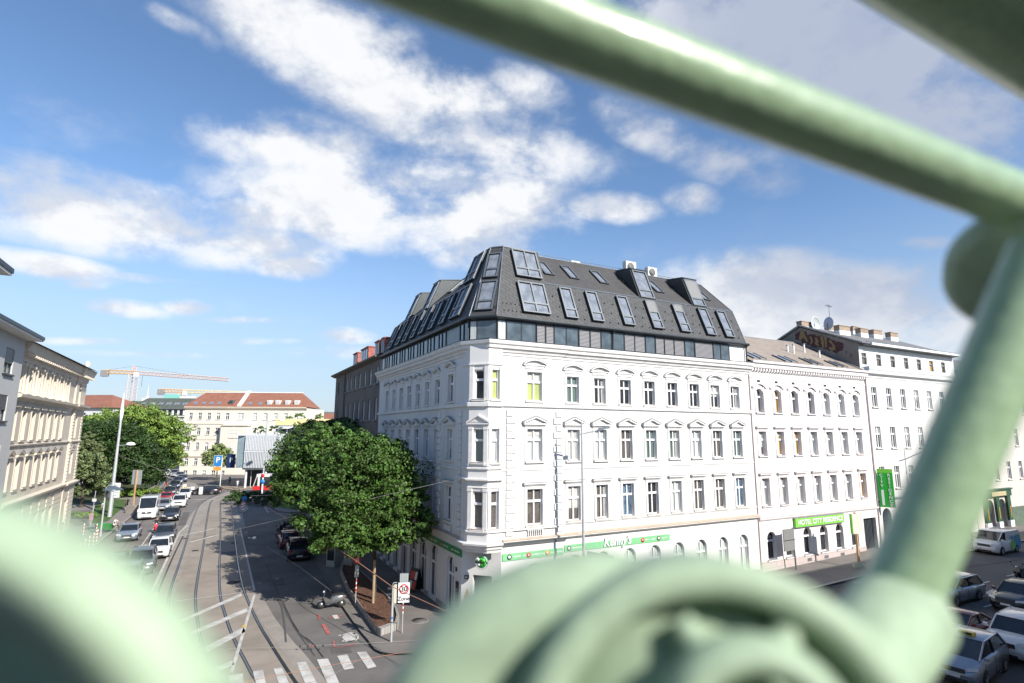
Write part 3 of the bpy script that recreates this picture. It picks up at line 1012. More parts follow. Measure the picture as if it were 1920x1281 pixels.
low = (0, 18.1, 1.2, 21)
upp = (1.2, 21, 4.5, 24.1)
for k, x in enumerate((6.98, 9.15, 11.9, 14.6, 17.33, 20.05, 22.12)):
    roof_window(slope(F_R, x, *low, .50), .78, 2.3, .62, blind=(0, 0, .0, 1.0, .6, 0, 0)[k])
roof_window(slope(F_R, 4.27, *low, .55), 1.85, 2.25, .66, n=2)
roof_window(slope(F_R, 4.32, *low, 3.45), 1.75, 2.1, .62, n=2)
for k, x in enumerate((6.6, 8.75, 11.45, 17.0, 22.2)):
    roof_window(slope(F_R, x, *upp, 1.55), .62, 1.75, 0, up=.1)
for b in (6.3, 8.6, 10.8, 12.95, 15.1, 17.2, 19.5):
    roof_window(slope(F_L, -b, *low, .50), .78, 2.3, .62)
roof_window(slope(F_L, -3.9, *low, .55), 1.6, 2.25, .66, n=2)
roof_window(slope(F_L, -4.1, *low, 3.45), 1.6, 2.1, .62, n=2)
for b in (8.0, 10.4, 15.6):
    roof_window(slope(F_L, -b, *upp, 1.55), .62, 1.75, 0, up=.1)
# two windows in the cut-off corner of the turret
o0, o1 = Vector((.65, .65, 18.1)), Vector((2.55, 2.55, 23.5))
u = (o1 - o0).normalized()
xd = Vector((1, -1, 0)).normalized()
nn = xd.cross(u)
for al, w_ in ((.55, 1.0), (3.3, .82)):
    o_ = o0 + u * al
    roof_window(Matrix(((xd.x, u.x, nn.x, o_.x), (xd.y, u.y, nn.y, o_.y), (xd.z, u.z, nn.z, o_.z), (0, 0, 0, 1))), w_, 2.25 if al < 1 else 2.0, .66, glass=M_GLASSG if 0 else M_SKYG, up=.12)


def dormer(F, x, blind):
    """box dormer with a raked glazed front that breaks out of the upper pitch"""
    m = MB()
    w = .72
    a = Vector((0, 1.2, 21.05))
    t = Vector((0, 2.25, 23.55))
    bk = 4.0
    for s_ in (-1, 1):
        m.prism([(x + s_ * w, a.y, a.z), (x + s_ * w, t.y, t.z), (x + s_ * w, bk, 23.75)], (s_ * .1, 0, 0), M_ANTH)
    m.prism([(x - w - .1, t.y - .1, t.z + .0), (x + w + .1, t.y - .1, t.z), (x + w + .1, bk, 23.8), (x - w - .1, bk, 23.8)], (0, 0, .08), M_ANTH)
    o = m.build('dormer', house, F)
    rw = roof_window(slope(Matrix.Identity(4), x, 1.2, 21.05, 2.25, 23.55, .12), 1.2, 2.4, .62, blind=blind, up=.06)
    rw.parent = o


dormer(F_R, 14.7, 0)
dormer(F_R, 20.15, 1.75)
dormer(F_L, -13.3, 0)
dormer(F_L, -18.2, 0)
mb = MB()
mb.tube([(10.3, -.2, 18.0), (10.3, -.02, 17.75), (10.3, .03, 16.6)], .045, M_ANTH, 8)
mb.build('downpipe', house)
mb = MB()
mb.tube([(23.72, -.2, 18.0), (23.72, -.04, 17.7), (23.72, -.03, 16.6)], .05, M_ANTH, 8)
mb.tube([(23.86, -.04, 15.6), (23.86, -.04, .3)], .05, mat('pink_grey_pipe', (.42, .33, .32), .5, 2, .05), 8)
mb.build('downpipe', house)
# roof rail behind the ridge
mb = MB()
for a in np.arange(6, 23.5, 1.5):
    mb.tube([(a, 5.4, 24.1), (a, 5.4, 24.65)], .02, M_ANTHL, 5)
mb.tube([(6, 5.4, 24.65), (23, 5.4, 24.65)], .02, M_ANTHL, 5)
mb.build('roof_railing', house)


# ---- air conditioners on the roof
def ac(a, b, z, s, label, rot=0):
    x, y = world(a, b)
    t = thing('air_conditioner', label, 'air conditioner', (x, y, z), ANG + rot, 'air conditioning units on the slate roof')
    m = MB()
    m.box(-.48 * s, .48 * s, -.2 * s, .2 * s, .12, .12 + .85 * s, mat('ac_white', (.62, .58, .53), .5, 2, .04))
    for x_ in (-.35, .35):
        m.box(x_ * s - .04, x_ * s + .04, -.25, .25, 0, .12, M_ANTH)
    m.build('casing', t)
    f = MB()
    f.lathe([(.0, -.015), (.31 * s, -.015), (.31 * s, 0)], M_BLINDG, 'Y', (-.05 * s, -.201 * s, .12 + .43 * s), 20)
    for r_ in (.1, .2, .3):
        f.lathe([(r_ * s, -.03), (r_ * s + .015, -.03), (r_ * s + .015, -.02)], M_ANTH, 'Y', (-.05 * s, -.201 * s, .12 + .43 * s), 20)
    f.build('fan_grille', t)


ac(16.15, 4.9, 24.1, 1.12, 'square white air conditioner above the left dormer, the taller of the pair')
ac(18.5, 4.9, 24.0, 1.05, 'square white air conditioner between the two dormers of the right roof')
ac(11.7, 6.5, 24.1, .9, 'low white air conditioner peeping over the ridge left of the dormers')

# ---- writing on the shop front
M_SGREEN = mat('fascia_green', (0.20, 0.50, 0.24), 0.5, 2, 0.05)
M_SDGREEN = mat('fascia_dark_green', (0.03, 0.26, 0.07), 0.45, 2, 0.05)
M_BLACK = mat('sign_black', (0.02, 0.02, 0.02), 0.5, 2, 0)
M_SWHITE = mat('sign_white', (0.82, 0.82, 0.82), 0.5, 2, 0)
M_SRED = mat('sign_red', (0.62, 0.03, 0.03), 0.45, 2, 0)
M_SORANGE = mat('sign_orange', (0.75, 0.30, 0.05), 0.45, 2, 0)


def fascia(F, x0, x1, z0, h, m, items, label):
    x, y, _ = (Matrix.Translation((Q.x, Q.y, 0)) @ Matrix.Rotation(ANG, 4, 'Z') @ F @ Vector(((x0 + x1) / 2, 0, 0)))
    rz = ANG + F.to_euler().z
    t = thing('shop_fascia', label, 'shop sign', (x, y, z0), rz, 'green pub fascia strips')
    w = (x1 - x0) / 2
    b_ = MB()
    b_.box(-w, w, -.05, -.004, 0, h, m)
    b_.build('board', t)
    for (px_, kind) in items:
        e = MB()
        if kind in 'kro':
            ring = {'k': M_BLACK, 'r': M_SRED, 'o': M_SORANGE}[kind]
            e.lathe([(.0, -.012), (.15, -.012), (.15, 0)], ring, 'Y', (px_, -.052, h / 2), 24)
            e.lathe([(.0, -.016), (.09 if kind == 'k' else .05, -.016), (.09 if kind == 'k' else .05, 0)], M_SWHITE, 'Y', (px_, -.052, h / 2), 24)
            if kind == 'k':
                e.lathe([(.0, -.020), (.025, -.020), (.025, 0)], M_SGREEN, 'Y', (px_, -.052, h / 2), 12)
            e.build('emblem', t)
            # the small print beside each emblem, only readable as strokes of letters
            lt = MB()
            xx = px_ + .24
            r_ = random.Random(int(px_ * 100))
            for _ in range(13):
                wl = r_.choice((.035, .05, .06))
                if r_.random() > .15:
                    lt.box(xx, xx + wl * .8, -.056, -.052, h * .42, h * .42 + .07, M_SWHITE)
                xx += wl + .02
                if xx > w - .05:
                    break
            lt.build('small_print', t)
    return t


fascia(F_R, 1.8, 6.0, 3.6, .4, M_SGREEN, [(-1.65, 'k'), (-.35, 'r'), (.95, 'o')], 'pale green fascia strip with black, red and orange emblems right beside the pub corner')
tt = fascia(F_R, 6.1, 14.75, 3.72, .4, M_SGREEN, [(-4.0, 'k'), (1.9, 'r'), (3.3, 'k')], 'long pale green fascia strip with the white script name in its middle')
lettering('name_lettering', "Kenny's", tt, upright(-.25, -.09, .30), .72, M_SWHITE, .02, .25)
lettering('name_outline', "Kenny's", tt, upright(-.23, -.066, .285), .74, M_BLACK, .004, .25)
fascia(F_L, -7.9, -1.7, 3.68, .42, M_SDGREEN, [(-2.0, 'o'), (-.1, 'r'), (1.7, 'k')], 'dark green fascia strip in the shade of the left front')
fascia(F_L, -11.5, -8.1, 3.72, .42, M_SDGREEN, [(-.6, 'r')], 'short dark green fascia strip further back on the left front, beside the tree')
# round sign above the entrance
p = seen_at(903, 1054, 33.05)
t = thing('round_pub_sign', 'round glossy green pub sign over the corner entrance', 'sign', p, R(-17))
m = MB()
m.lathe([(0, -.06), (.37, -.06), (.39, -.04), (.39, .04), (0, .04)], M_SDGREEN, 'Y', n=32)
m.build('disc', t)
m = MB()
m.lathe([(.33, -.064), (.36, -.075), (.37, -.06)], M_SWHITE, 'Y', n=32)
M_LIME = mat('sign_lime', (.08, .52, .06), .35, 2, 0)
for (x_, z_, r_) in ((.10, .08, .14), (.17, -.07, .12), (.02, -.1, .13), (-.02, .12, .1)):
    m.lathe([(0, -.07), (r_, -.07), (r_, -.06)], M_LIME, 'Y', (x_, 0, z_), 16)
for (x_, z_, r_) in ((-.17, -.12, .1), (-.2, .14, .09)):
    m.lathe([(0, -.071), (r_, -.071), (r_, -.06)], M_SWHITE, 'Y', (x_, 0, z_), 16)
m.build('emblem', t)
lettering('name_lettering', "Kenny's", t, upright(0, -.085, .0, 0), .24, M_BLACK, .004, .2)
m = MB()
m.tube([(.0, .04, .2), (.1, .5, .25)], .03, M_ANTH, 6)
m.build('bracket', t)
# menu board, poster, timber board
def wall_thing(name, F, x, z, w, h, mats, label, cat):
    P_ = Matrix.Translation((Q.x, Q.y, 0)) @ Matrix.Rotation(ANG, 4, 'Z') @ F @ Vector((x, -.03, z))
    t_ = thing(name, label, cat, P_, ANG + F.to_euler().z)
    m_ = MB()
    m_.box(-w / 2, w / 2, -.05, .025, 0, h, mats[0])
    m_.build('case', t_)
    m_ = MB()
    m_.box(-w / 2 + .05, w / 2 - .05, -.056, -.05, .06, h - .06, mats[1])
    if len(mats) > 2:
        for k in range(5):
            m_.box(-w / 2 + .09, w / 2 - .12 - .03 * (k % 2), -.06, -.0561, h * .2 + k * h * .12, h * .2 + k * h * .12 + h * .04, mats[2])
    m_.build('sheet', t_)
    return t_


wall_thing('menu_case', F_L, -2.25, .75, .34, 1.45, (M_BLACK, M_ANTH, M_SWHITE), 'tall narrow black menu case on the white wall near the pub corner', 'menu case')
wall_thing('wall_lamp', F_L, -2.45, 2.75, .16, .22, (M_BLACK, M_GLASSC), 'small black wall lamp above the menu case', 'lamp')
wall_thing('wall_lamp', frame(0, 1.74, R(-45)), .35, 2.5, .26, .2, (M_BLACK, M_GLASSC), 'small dark lamp left of the pub entrance', 'lamp')
wall_thing('wall_lamp', frame(0, 1.74, R(-45)), 2.2, 2.35, .26, .2, (M_BLACK, M_GLASSC), 'small dark lamp right of the pub entrance', 'lamp')
p = world(-.75, 8.8)
t = thing('pavement_board', 'leaning black poster board with white and red panels beside the shop arches', 'sign board', (p[0], p[1], .12), ANG - R(70))
m = MB()
m.prism([(-.45, .0, 0), (.45, 0, 0), (.45, .35, 1.5), (-.45, .35, 1.5)], (0, .04, 0), M_BLACK)
m.prism([(-.45, .75, 0), (.45, .75, 0), (.45, .4, 1.5), (-.45, .4, 1.5)], (0, .04, 0), M_BLACK)
m.build('frame', t)
m = MB()
for (x0, x1, a, b_, mm) in ((-.35, -.02, .2, .7, M_SWHITE), (.04, .36, .2, .7, M_SRED), (-.35, .1, .8, 1.3, M_SRED), (.14, .36, .8, 1.3, M_SWHITE)):
    m.quad((x0, a * .35 / 1.5 - .004, a), (x1, a * .35 / 1.5 - .004, a), (x1, b_ * .35 / 1.5 - .004, b_), (x0, b_ * .35 / 1.5 - .004, b_), mm)
m.build('posters', t)
p = world(.28, .98)
t = thing('timber_board', 'tall tan timber board cut to a point, leaning beside the pub entrance', 'sign board', (p[0] - .2, p[1] - .1, .12), R(-17))
m = MB()
pts = [(-.26, 0, 0), (.26, 0, 0), (.28, 0, .9), (.16, 0, 1.6), (0, 0, 2.0), (-.16, 0, 1.6), (-.28, 0, .9)]
m.prism(pts, (0, .05, 0), mat('tan_board', (.42, .22, .09), .5, 6, .2, stretch=(4, 1, .5)))
m.build('board', t)
m = MB()
m.box(-.15, .15, -.006, 0, 1.1, 1.3, M_SWHITE)
m.build('label_plate', t)

# ================================================================ hotel next door
hotel = thing('hotel', 'cream-white three storey hotel with arched top windows and a tan shingle roof', 'building', (Q.x, Q.y, 0), ANG)
H0, H1 = 23.95, 39.85
M_HOT = mat('hotel_render', (0.74, 0.705, 0.69), 0.85, .9, .04, .05, 10, stretch=(1, 1, .4), stain=.05)
M_HOTT = mat('hotel_trim', (0.70, 0.655, 0.64), 0.8, 2, .04)
M_HOTG = mat('hotel_shelf', (0.46, 0.42, 0.42), 0.7, 2, .06)
XH = [25.0 + 2.17 * k for k in range(7)]
XA = [25.28, 27.42, 29.67, 31.8, 33.95, 36.1]
mb = MB()
hh = [(x - .45, x + .45, 12.65, 14.55, .4) for x in XH] + [(x - .45, x + .45, z, z + h) for x in XH for z, h in ((9.24, 1.9), (5.42, 2.08))]
hh += [(x - .52, x + .52, 1.4, 3.46, .5) for x in XA] + [(37.5, 39.4, .6, 3.62)]
front(mb, H0, H1, 0, 16.2, hh, M_HOT, .34, mrev=M_HOTT)
mb.quad((H1, 0, 0), (H1, 12, 0), (H1, 12, 16.6), (H1, 0, 16.6), M_HOT)
mb.quad((H0, 12, 0), (H1, 12, 0), (H1, 12, 18), (H0, 12, 18), M_HOT)
for x in XH:                                   # window panels down the wall between storeys
    mb.box(x - .62, x + .62, -.03, 0, 4.75, 5.2, M_HOT)
mb.build('wall', hotel)
glh = [M_GLASSC, M_GLASSC, M_GLASSC, M_GLASSC, M_GLASSC, M_GLASSC, M_GLASSC]
for k, x in enumerate(XH):
    add_window(hotel, F_R, x, 12.65, .9, 1.9, [M_GLASSB, M_ORANGE, M_GLASSB, M_GLASSB, M_GLASSC, M_GLASSC, M_GLASSC][k], arch=.4, surround='brow', mt=M_HOTT, yb=.24)
    add_window(hotel, F_R, x, 9.24, .9, 1.9, [M_GLASSB, M_ORANGE, M_ORANGE, M_GLASSC, M_GLASSC, M_GLASSC, M_GLASSC][k], surround='shelf', mt=M_HOTT, yb=.24)
    add_window(hotel, F_R, x, 5.42, .9, 2.08, [M_GLASSC, M_GLASSC, M_GLASSC, M_GLASSC, M_GLASSC, M_GLASSC, M_ORANGE][k], surround='shelf', mt=M_HOTT, yb=.24)
for x in XA:
    add_window(hotel, F_R, x, 1.4, 1.04, 2.06, M_GLASS, arch=.5, style=0, mull=False, yb=.22, mt=M_HOTT)
mb = MB()
pth = [(H0, 0), (H1, 0)]
mb.sweep(pth, [(0, 15.4), (.05, 15.42), (.05, 15.5), (0, 15.52)], M_HOTT)
mb.sweep(pth, [(0, 15.9), (.06, 15.93), (.06, 16.18), (.30, 16.22), (.36, 16.42), (.36, 16.5), (.42, 16.56), (.42, 16.66), (0, 16.7)], M_HOTT)
x = H0 + .1
while x < H1 - .1:
    mb.box(x, x + .17, -.24, -.06, 16.0, 16.18, M_HOT)
    x += .34
mb.build('cornice', hotel)
mb = MB()
mb.sweep(pth, [(0, 4.3), (.06, 4.32), (.14, 4.42), (.14, 4.5), (0, 4.54)], M_HOTT)
mb.sweep(pth, [(0, 4.545), (.16, 4.51), (.16, 4.53), (0, 4.57)], M_HOTG)
mb.build('ledge', hotel)
mb = MB()
for x0, x1 in ((H0, 37.5),):
    mb.box(x0, x1, -.06, .02, 0, 1.32, brickmat('pink_stone_base', (.50, .42, .40), (.46, .39, .37), (.34, .29, .28), .7, .42, .015, 0, 'XZ', amt=.12))
mb.build('plinth', hotel)
for x in (29.6, 31.8, 34.0, 36.2):
    mb = MB()
    mb.box(x - .28, x + .28, -.075, -.06, .86, 1.12, M_TINGREY)
    for k in range(4):
        mb.box(x - .24, x + .24, -.082, -.075, .89 + k * .055, .915 + k * .055, M_ANTH)
    mb.build('cellar_grille', hotel)
for x in XH:
    mb = MB()
    mb.box(x - .18, x + .18, -.02, .0, 15.08, 15.26, M_ANTH)
    mb.build('attic_vent', hotel)
mb = MB()
mb.box(37.52, 39.38, .30, .36, .6, 3.6, mat('dark_gateway', (.05, .06, .07), .5, 2, .1))
for k in range(9):
    mb.box(37.6 + k * .2, 37.64 + k * .2, .27, .30, .6, 3.55, M_ANTH)
mb.build('gate', hotel)
M_TAN = brickmat('tan_shingles', (.33, .275, .225), (.27, .225, .19), (.16, .135, .12), .35, .16, .012, 0, 'XYZ', .85)
mb = MB()
mb.quad((H0, -.42, 16.68), (H1, -.42, 16.68), (H1, 6.4, 20.35), (H0, 6.4, 20.35), M_TAN)
mb.quad((H0, 6.4, 20.35), (H1, 6.4, 20.35), (H1, 12.2, 17.2), (H0, 12.2, 17.2), M_TAN)
mb.box(H0, H1, -.50, -.42, 16.6, 16.78, M_HOTT)
mb.tube([(H0, 6.4, 20.37), (H1, 6.4, 20.37)], .06, M_TINGREY, 6)
mb.quad((H1 - .35, -.3, 16.83), (H1 - .05, -.3, 16.83), (H1 - .05, 6.4, 20.43), (H1 - .35, 6.4, 20.43), M_TINGREY)
mb.build('roof', hotel)
hs_ = (-.42, 16.68, 6.4, 20.35)
for x in (25.6, 29.6, 33.2, 36.9):
    f = MB()
    p_ = MB()
    for dx in (-.42, .42):
        f.box(dx - .34, dx + .34, -.04, 1.34, -.03, .07, M_TINGREY)
        f.box(dx - .38, dx - .34, -.06, 1.36, -.03, .11, M_ANTH)
        f.box(dx + .34, dx + .38, -.06, 1.36, -.03, .11, M_ANTH)
        p_.box(dx - .28, dx + .28, .06, 1.24, .075, .082, M_SKYG)
    o = f.build('roof_window', hotel, slope(F_R, x, *hs_, .75))
    p_.build('pane', o)
for x, al, h in ((25.0, 3.3, .75), (25.7, 3.0, .8), (33.4, 4.0, .6), (33.9, 3.7, .8), (36.4, 4.4, .8), (37.2, 3.3, .6)):
    mb = MB()
    k = al / 7.75
    mb.tube([(x, -.42 + 6.82 * k, 16.6 + 3.67 * k), (x, -.42 + 6.82 * k, 16.68 + 3.67 * k + h)], .08, M_SWHITE, 8)
    mb.lathe([(.11, 0), (.11, .1), (0, .12)], M_TINGREY, c=(x, -.42 + 6.82 * k, 16.68 + 3.67 * k + h - .05), n=8)
    mb.build('vent_pipe', hotel)
mb = MB()
mb.tube([(H1 - .03, -.1, 16.3), (H1 - .03, -.06, 4.5), (H1 - .1, -.06, .9)], .05, mat('pink_pipe', (.42, .33, .32), .5, 2, .05), 8)
mb.build('downpipe', hotel)

# hotel signs
M_HGREEN = mat('hotel_lime_sign', (0.20, 0.60, 0.06), 0.4, 2, 0.03)
M_HGREEN2 = mat('hotel_green_sign', (0.03, 0.42, 0.04), 0.4, 2, 0.03)
x, y = world(31.2, -.08)
t = thing('hotel_sign', 'wide lime green sign reading HOTEL CITY RESIDENCE above the arched windows', 'sign', (x, y, 3.6), ANG)
m = MB()
m.box(-3.2, 3.2, -.14, .07, 0, .64, M_HGREEN)
m.build('board', t)
m = MB()
m.box(-3.25, 3.25, -.12, .07, -.05, -.004, M_TINGREY)
m.box(-3.25, 3.25, -.12, .07, .644, .69, M_TINGREY)
m.build('sign_frame', t)
lettering('lettering', 'HOTEL CITY RESIDENCE', t, upright(0, -.16, .32), .545, M_SWHITE, .02, 0, spacing=1.0)
x, y = world(40.0, -.03)
t = thing('projecting_sign', 'tall green sign with CITY and RESIDENCE in stacked letters projecting from the wall', 'sign', (x, y, 4.5), ANG + R(-60))
m = MB()
m.box(.12, 1.28, -.07, .07, 0, 3.35, M_HGREEN2)
m.box(.12, 1.28, -.072, .072, 3.02, 3.35, M_HGREEN)
m.build('box', t)
m = MB()
for z_ in (.4, 2.9):
    m.tube([(-.05, 0, z_), (.13, 0, z_)], .03, M_ANTHL, 6)
m.build('bracket', t)
for k, ch in enumerate('CITY'):
    lettering('letter', ch, t, upright(.40, -.085, 2.78 - k * .31), .34, M_SWHITE, .01)
for k, ch in enumerate('RESIDENCE'):
    lettering('letter', ch, t, upright(.98, -.085, 2.80 - k * .325), .34, M_SWHITE, .01)
m = MB()
m.box(.30, .5, -.08, -.0702, .15, 1.5, M_SWHITE)
m.build('pale_strip', t)

# ================================================================ grey house with the painted gable
ghouse = thing('gable_house', 'pale grey house with graffiti on its side gable and brick chimneys', 'building', (Q.x, Q.y, 0), ANG)
G0, G1 = 39.92, 57.6
M_GR = mat('pale_grey_render', (0.60, 0.585, 0.56), 0.88, .5, .07, .08, 8, stain=.12)
M_GRT = mat('attic_storey_white', (0.70, 0.70, 0.68), 0.8, 1, .05)
M_CEM = mat('cement_gable', (0.23, 0.205, 0.18), 0.9, .8, .15, .1, 7, stain=.2)
XG = [41.15 + 2.46 * k for k in range(7)]
mb = MB()
gh = [(x - .42, x + .42, z, z + h) for x in XG for z, h in ((13.5, 1.85), (9.7, 1.96), (6.0, 2.0))]
gh += [(40.5, 41.9, .9, 4.3, .7), (45.3, 46.9, .9, 4.0, .8), (49.6, 51.2, .9, 4.0, .8)]
front(mb, G0, G1, .5, 16.5, gh, M_GR, .2)
mb.quad((G1, 0, 0), (G1, 11, 0), (G1, 11, 16.5), (G1, 0, 16.5), M_GR)
mb.poly([(G0, .35, 15.5), (G0, 12, 15.5), (G0, 12, 19.3), (G0, 6.1, 22.0), (G0, .35, 19.55)], M_CEM)
mb.quad((G0, 0, 0), (G0, 12, 0), (G0, 12, 16), (G0, 0, 16), M_CEM)
mb.build('wall', ghouse)
ts = MB()
front(ts, G0 + .05, G1, 17.2, 19.45, [(x - .42, x + .42, 17.5, 18.66) for x in [40.75 + 2.43 * k for k in range(7)]], M_GRT, .15, y=.35)
ts.quad((G0, .0, 17.2), (G1, .0, 17.2), (G1, .35, 17.2), (G0, .35, 17.2), M_GRT)
ts.build('attic_storey', ghouse)
for k in range(7):
    add_window(ghouse, Matrix.Translation((0, .35, 0)), 40.75 + 2.43 * k, 17.5, .84, 1.16, M_ORANGE if k == 5 else M_GLASSB, style=0, mull=False, sill=False, yb=.06, mf=M_BLINDG)
for x in XG:
    for z, h in ((13.5, 1.85), (9.7, 1.96), (6.0, 2.0)):
        add_window(ghouse, F_R, x, z, .84, h, M_GLASSB if int(x + z) % 3 else M_GLASS, style=0, yb=.1)
mb = MB()
mb.sweep([(G0, 0), (G1, 0)], [(0, 16.2), (.05, 16.25), (.1, 16.45), (.38, 16.6), (.42, 16.75), (.42, 16.85), (.5, 17.0), (.5, 17.25), (0, 17.25)], M_GRT)
mb.build('cornice', ghouse)
mb = MB()
mb.sweep([(G0, 0), (G1, 0)], [(0, 5.0), (.1, 5.03), (.14, 5.16), (0, 5.22)], M_TINGREY)
mb.build('ledge', ghouse)
M_RFG = mat('grey_sheet_roof', (0.20, 0.195, 0.19), 0.6, 1.5, .12, metal=.2)
mb = MB()
mb.quad((G0 - .15, -.25, 19.45), (G1, -.25, 19.45), (G1, 6.1, 22.15), (G0 - .15, 6.1, 22.15), M_RFG)
mb.quad((G0 - .15, 6.1, 22.15), (G1, 6.1, 22.15), (G1, 12.3, 19.35), (G0 - .15, 12.3, 19.35), M_RFG)
mb.box(G0 + 1.0, G1, -.42, -.25, 19.36, 19.58, M_GRT)
mb.quad((G0 + .1, .33, 19.28), (G1, .33, 19.28), (G1, -.3, 19.36), (G0 + .1, -.3, 19.36), M_ANTH)
mb.tube([(G0 - .1, -.2, 19.5), (G0 - .1, 6.1, 22.2), (G0 - .1, 12.3, 19.4)], .11, M_TINGREY, 6)
x = G0 + .5
while x < G1:
    mb.box(x, x + .04, -.2, -.14, 19.58, 19.72, M_ANTHL)
    x += 1.1
mb.tube([(G0 + .4, -.17, 19.7), (G1, -.17, 19.7)], .025, M_ANTHL, 5)
mb.build('roof', ghouse)
M_BRK = brickmat('chimney_brick', (.36, .25, .16), (.27, .19, .13), (.34, .30, .26), .26, .08, .012, 0, 'XYZ', .9)
for (x, y, l) in ((40.6, 6.6, 1.9), (43.2, 4.2, 1.9), (45.4, 6.6, 1.5), (47.7, 4.6, 1.4), (49.1, 6.2, 1.1), (51.3, 5.2, 1.7), (54.7, 5.2, 1.5)):
    mb = MB()
    zb = 22.15 - abs(y - 6.1) * .43
    mb.box(x, x + l, y - .3, y + .3, zb - .3, zb + .35, M_GRT)
    mb.box(x + .003, x + l - .003, y - .297, y + .297, zb + .353, zb + .82, M_BRK)
    mb.box(x - .05, x + l + .05, y - .35, y + .35, zb + .823, zb + .9, M_BRK)
    mb.build('chimney', ghouse)
# graffiti: bulky letter shapes sprayed on the cement gable
M_GOLD = mat('spray_ochre', (.26, .185, .08), .8, 3, .12)
M_MARO = mat('spray_maroon', (.085, .032, .036), .8, 4, .2)
M_PALE = mat('spray_pale', (.34, .27, .26), .8, 4, .2)
mb = MB()
rg = random.Random(5)


def blob(pts, m, dx):
    mb.poly([(G0 - dx, y_, z_) for y_, z_ in pts][::-1], m)


def ln(b_, t_):
    """point on the gable: b_ along, t_ metres below the front pitch"""
    return (b_, 19.55 + .425 * (b_ - .35) - t_)


def star(c, r, n, k, m, dx):
    blob([(c[0] + (r * (1 + rg.uniform(-k, k))) * math.cos(2 * math.pi * i / n), c[1] + (r * (1 + rg.uniform(-k, k))) * math.sin(2 * math.pi * i / n)) for i in range(n)], m, dx)


for i in range(13):
    c = ln(2.2 + i * .33, .95 + .08 * math.sin(i * 2.1))
    star(c, .56 if i % 2 else .5, 11, .28, M_MARO, .010 + .0012 * i)
letters = [[(6.0, .35), (5.7, .3), (5.25, 1.25), (5.5, 1.35), (5.65, 1.05), (5.95, 1.1), (6.05, 1.4), (6.3, 1.3)],
           [(5.1, .7), (4.9, .6), (4.75, 1.1), (4.95, 1.5), (5.1, 1.35), (4.95, 1.1)],
           [(4.55, .65), (4.3, .6), (4.15, .95), (4.3, 1.1), (4.1, 1.4), (4.5, 1.45), (4.6, 1.2), (4.45, 1.0)],
           [(3.95, .35), (3.65, .3), (3.6, 1.4), (3.85, 1.5)], [(3.55, .35), (3.3, .3), (3.35, 1.35), (3.5, 1.45)],
           [(3.15, .6), (2.9, .45), (2.55, .9), (2.5, 1.3), (2.85, 1.5), (3.2, 1.4), (3.1, 1.2), (2.8, 1.15), (2.75, .95)]]
for L_ in letters:
    blob([ln(*p_) for p_ in L_], M_GOLD, .032)
for b_, t_ in ((1.7, .5), (1.4, .8), (1.6, 1.3), (1.2, 1.45)):
    c = ln(b_, t_)
    for k in range(4):
        a0 = rg.uniform(0, 6)
        q0 = (c[0] + .2 * math.cos(a0), c[1] + .2 * math.sin(a0))
        q1 = (c[0] + .2 * math.cos(a0 + 1.3), c[1] + .2 * math.sin(a0 + 1.3))
        blob([q0, (q0[0] + .05, q0[1] + .02), (q1[0] + .05, q1[1] + .02), q1], M_PALE if t_ < 1 else M_MARO, .034)
mb.build('graffiti', ghouse)
# wall lamp, dish and mast
t = thing('satellite_dish', 'big round wire satellite dish on the roof between two chimneys', 'satellite dish', (*world(42.6, 6.1), 22.1), ANG)
t.scale = (.78, .78, .78)
m = MB()
m.lathe([(0, .18), (.4, .13), (.75, .02), (.92, -.08)], mat('dish_mesh', (.42, .46, .47), .5, 2, .05), 'Y', (0, 0, .75), 24)
m.lathe([(.90, -.1), (.95, -.1), (.95, -.04), (.90, -.04)], M_SWHITE, 'Y', (0, 0, .75), 24)
m.build('dish', t)
m = MB()
m.tube([(0, .1, -.2), (0, .1, .75)], .04, M_ANTHL, 6)
m.build('mast', t)
t = thing('satellite_dish', 'white satellite dish seen edge-on beside the roof aerial', 'satellite dish', (*world(45.0, 6.1), 22.1), ANG + R(75))
m = MB()
m.lathe([(0, .2), (.4, .15), (.7, .02)], mat('dish_grey', (.50, .48, .54), .5, 2, .05), 'Y', (0, 0, .85), 20)
m.build('dish', t)
m = MB()
m.tube([(0, .2, -.2), (0, .2, .85)], .04, M_ANTHL, 6)
m.build('mast', t)
t = thing('roof_aerial', 'thin television aerial on a tall mast above the graffiti house', 'aerial', (*world(45.3, 6.1), 22.1), ANG)
m = MB()
m.tube([(0, 0, -.2), (0, 0, 2.9)], .03, M_ANTHL, 6)
m.build('mast', t)
m = MB()
m.tube([(-.45, 0, 2.9), (.45, 0, 2.75)], .02, M_ANTHL, 5)
for k in range(6):
    m.tube([(-.4 + k * .15, -.22, 2.88 - .025 * k), (-.4 + k * .15, .22, 2.88 - .025 * k)], .012, M_ANTHL, 4)
m.build('antenna', t)

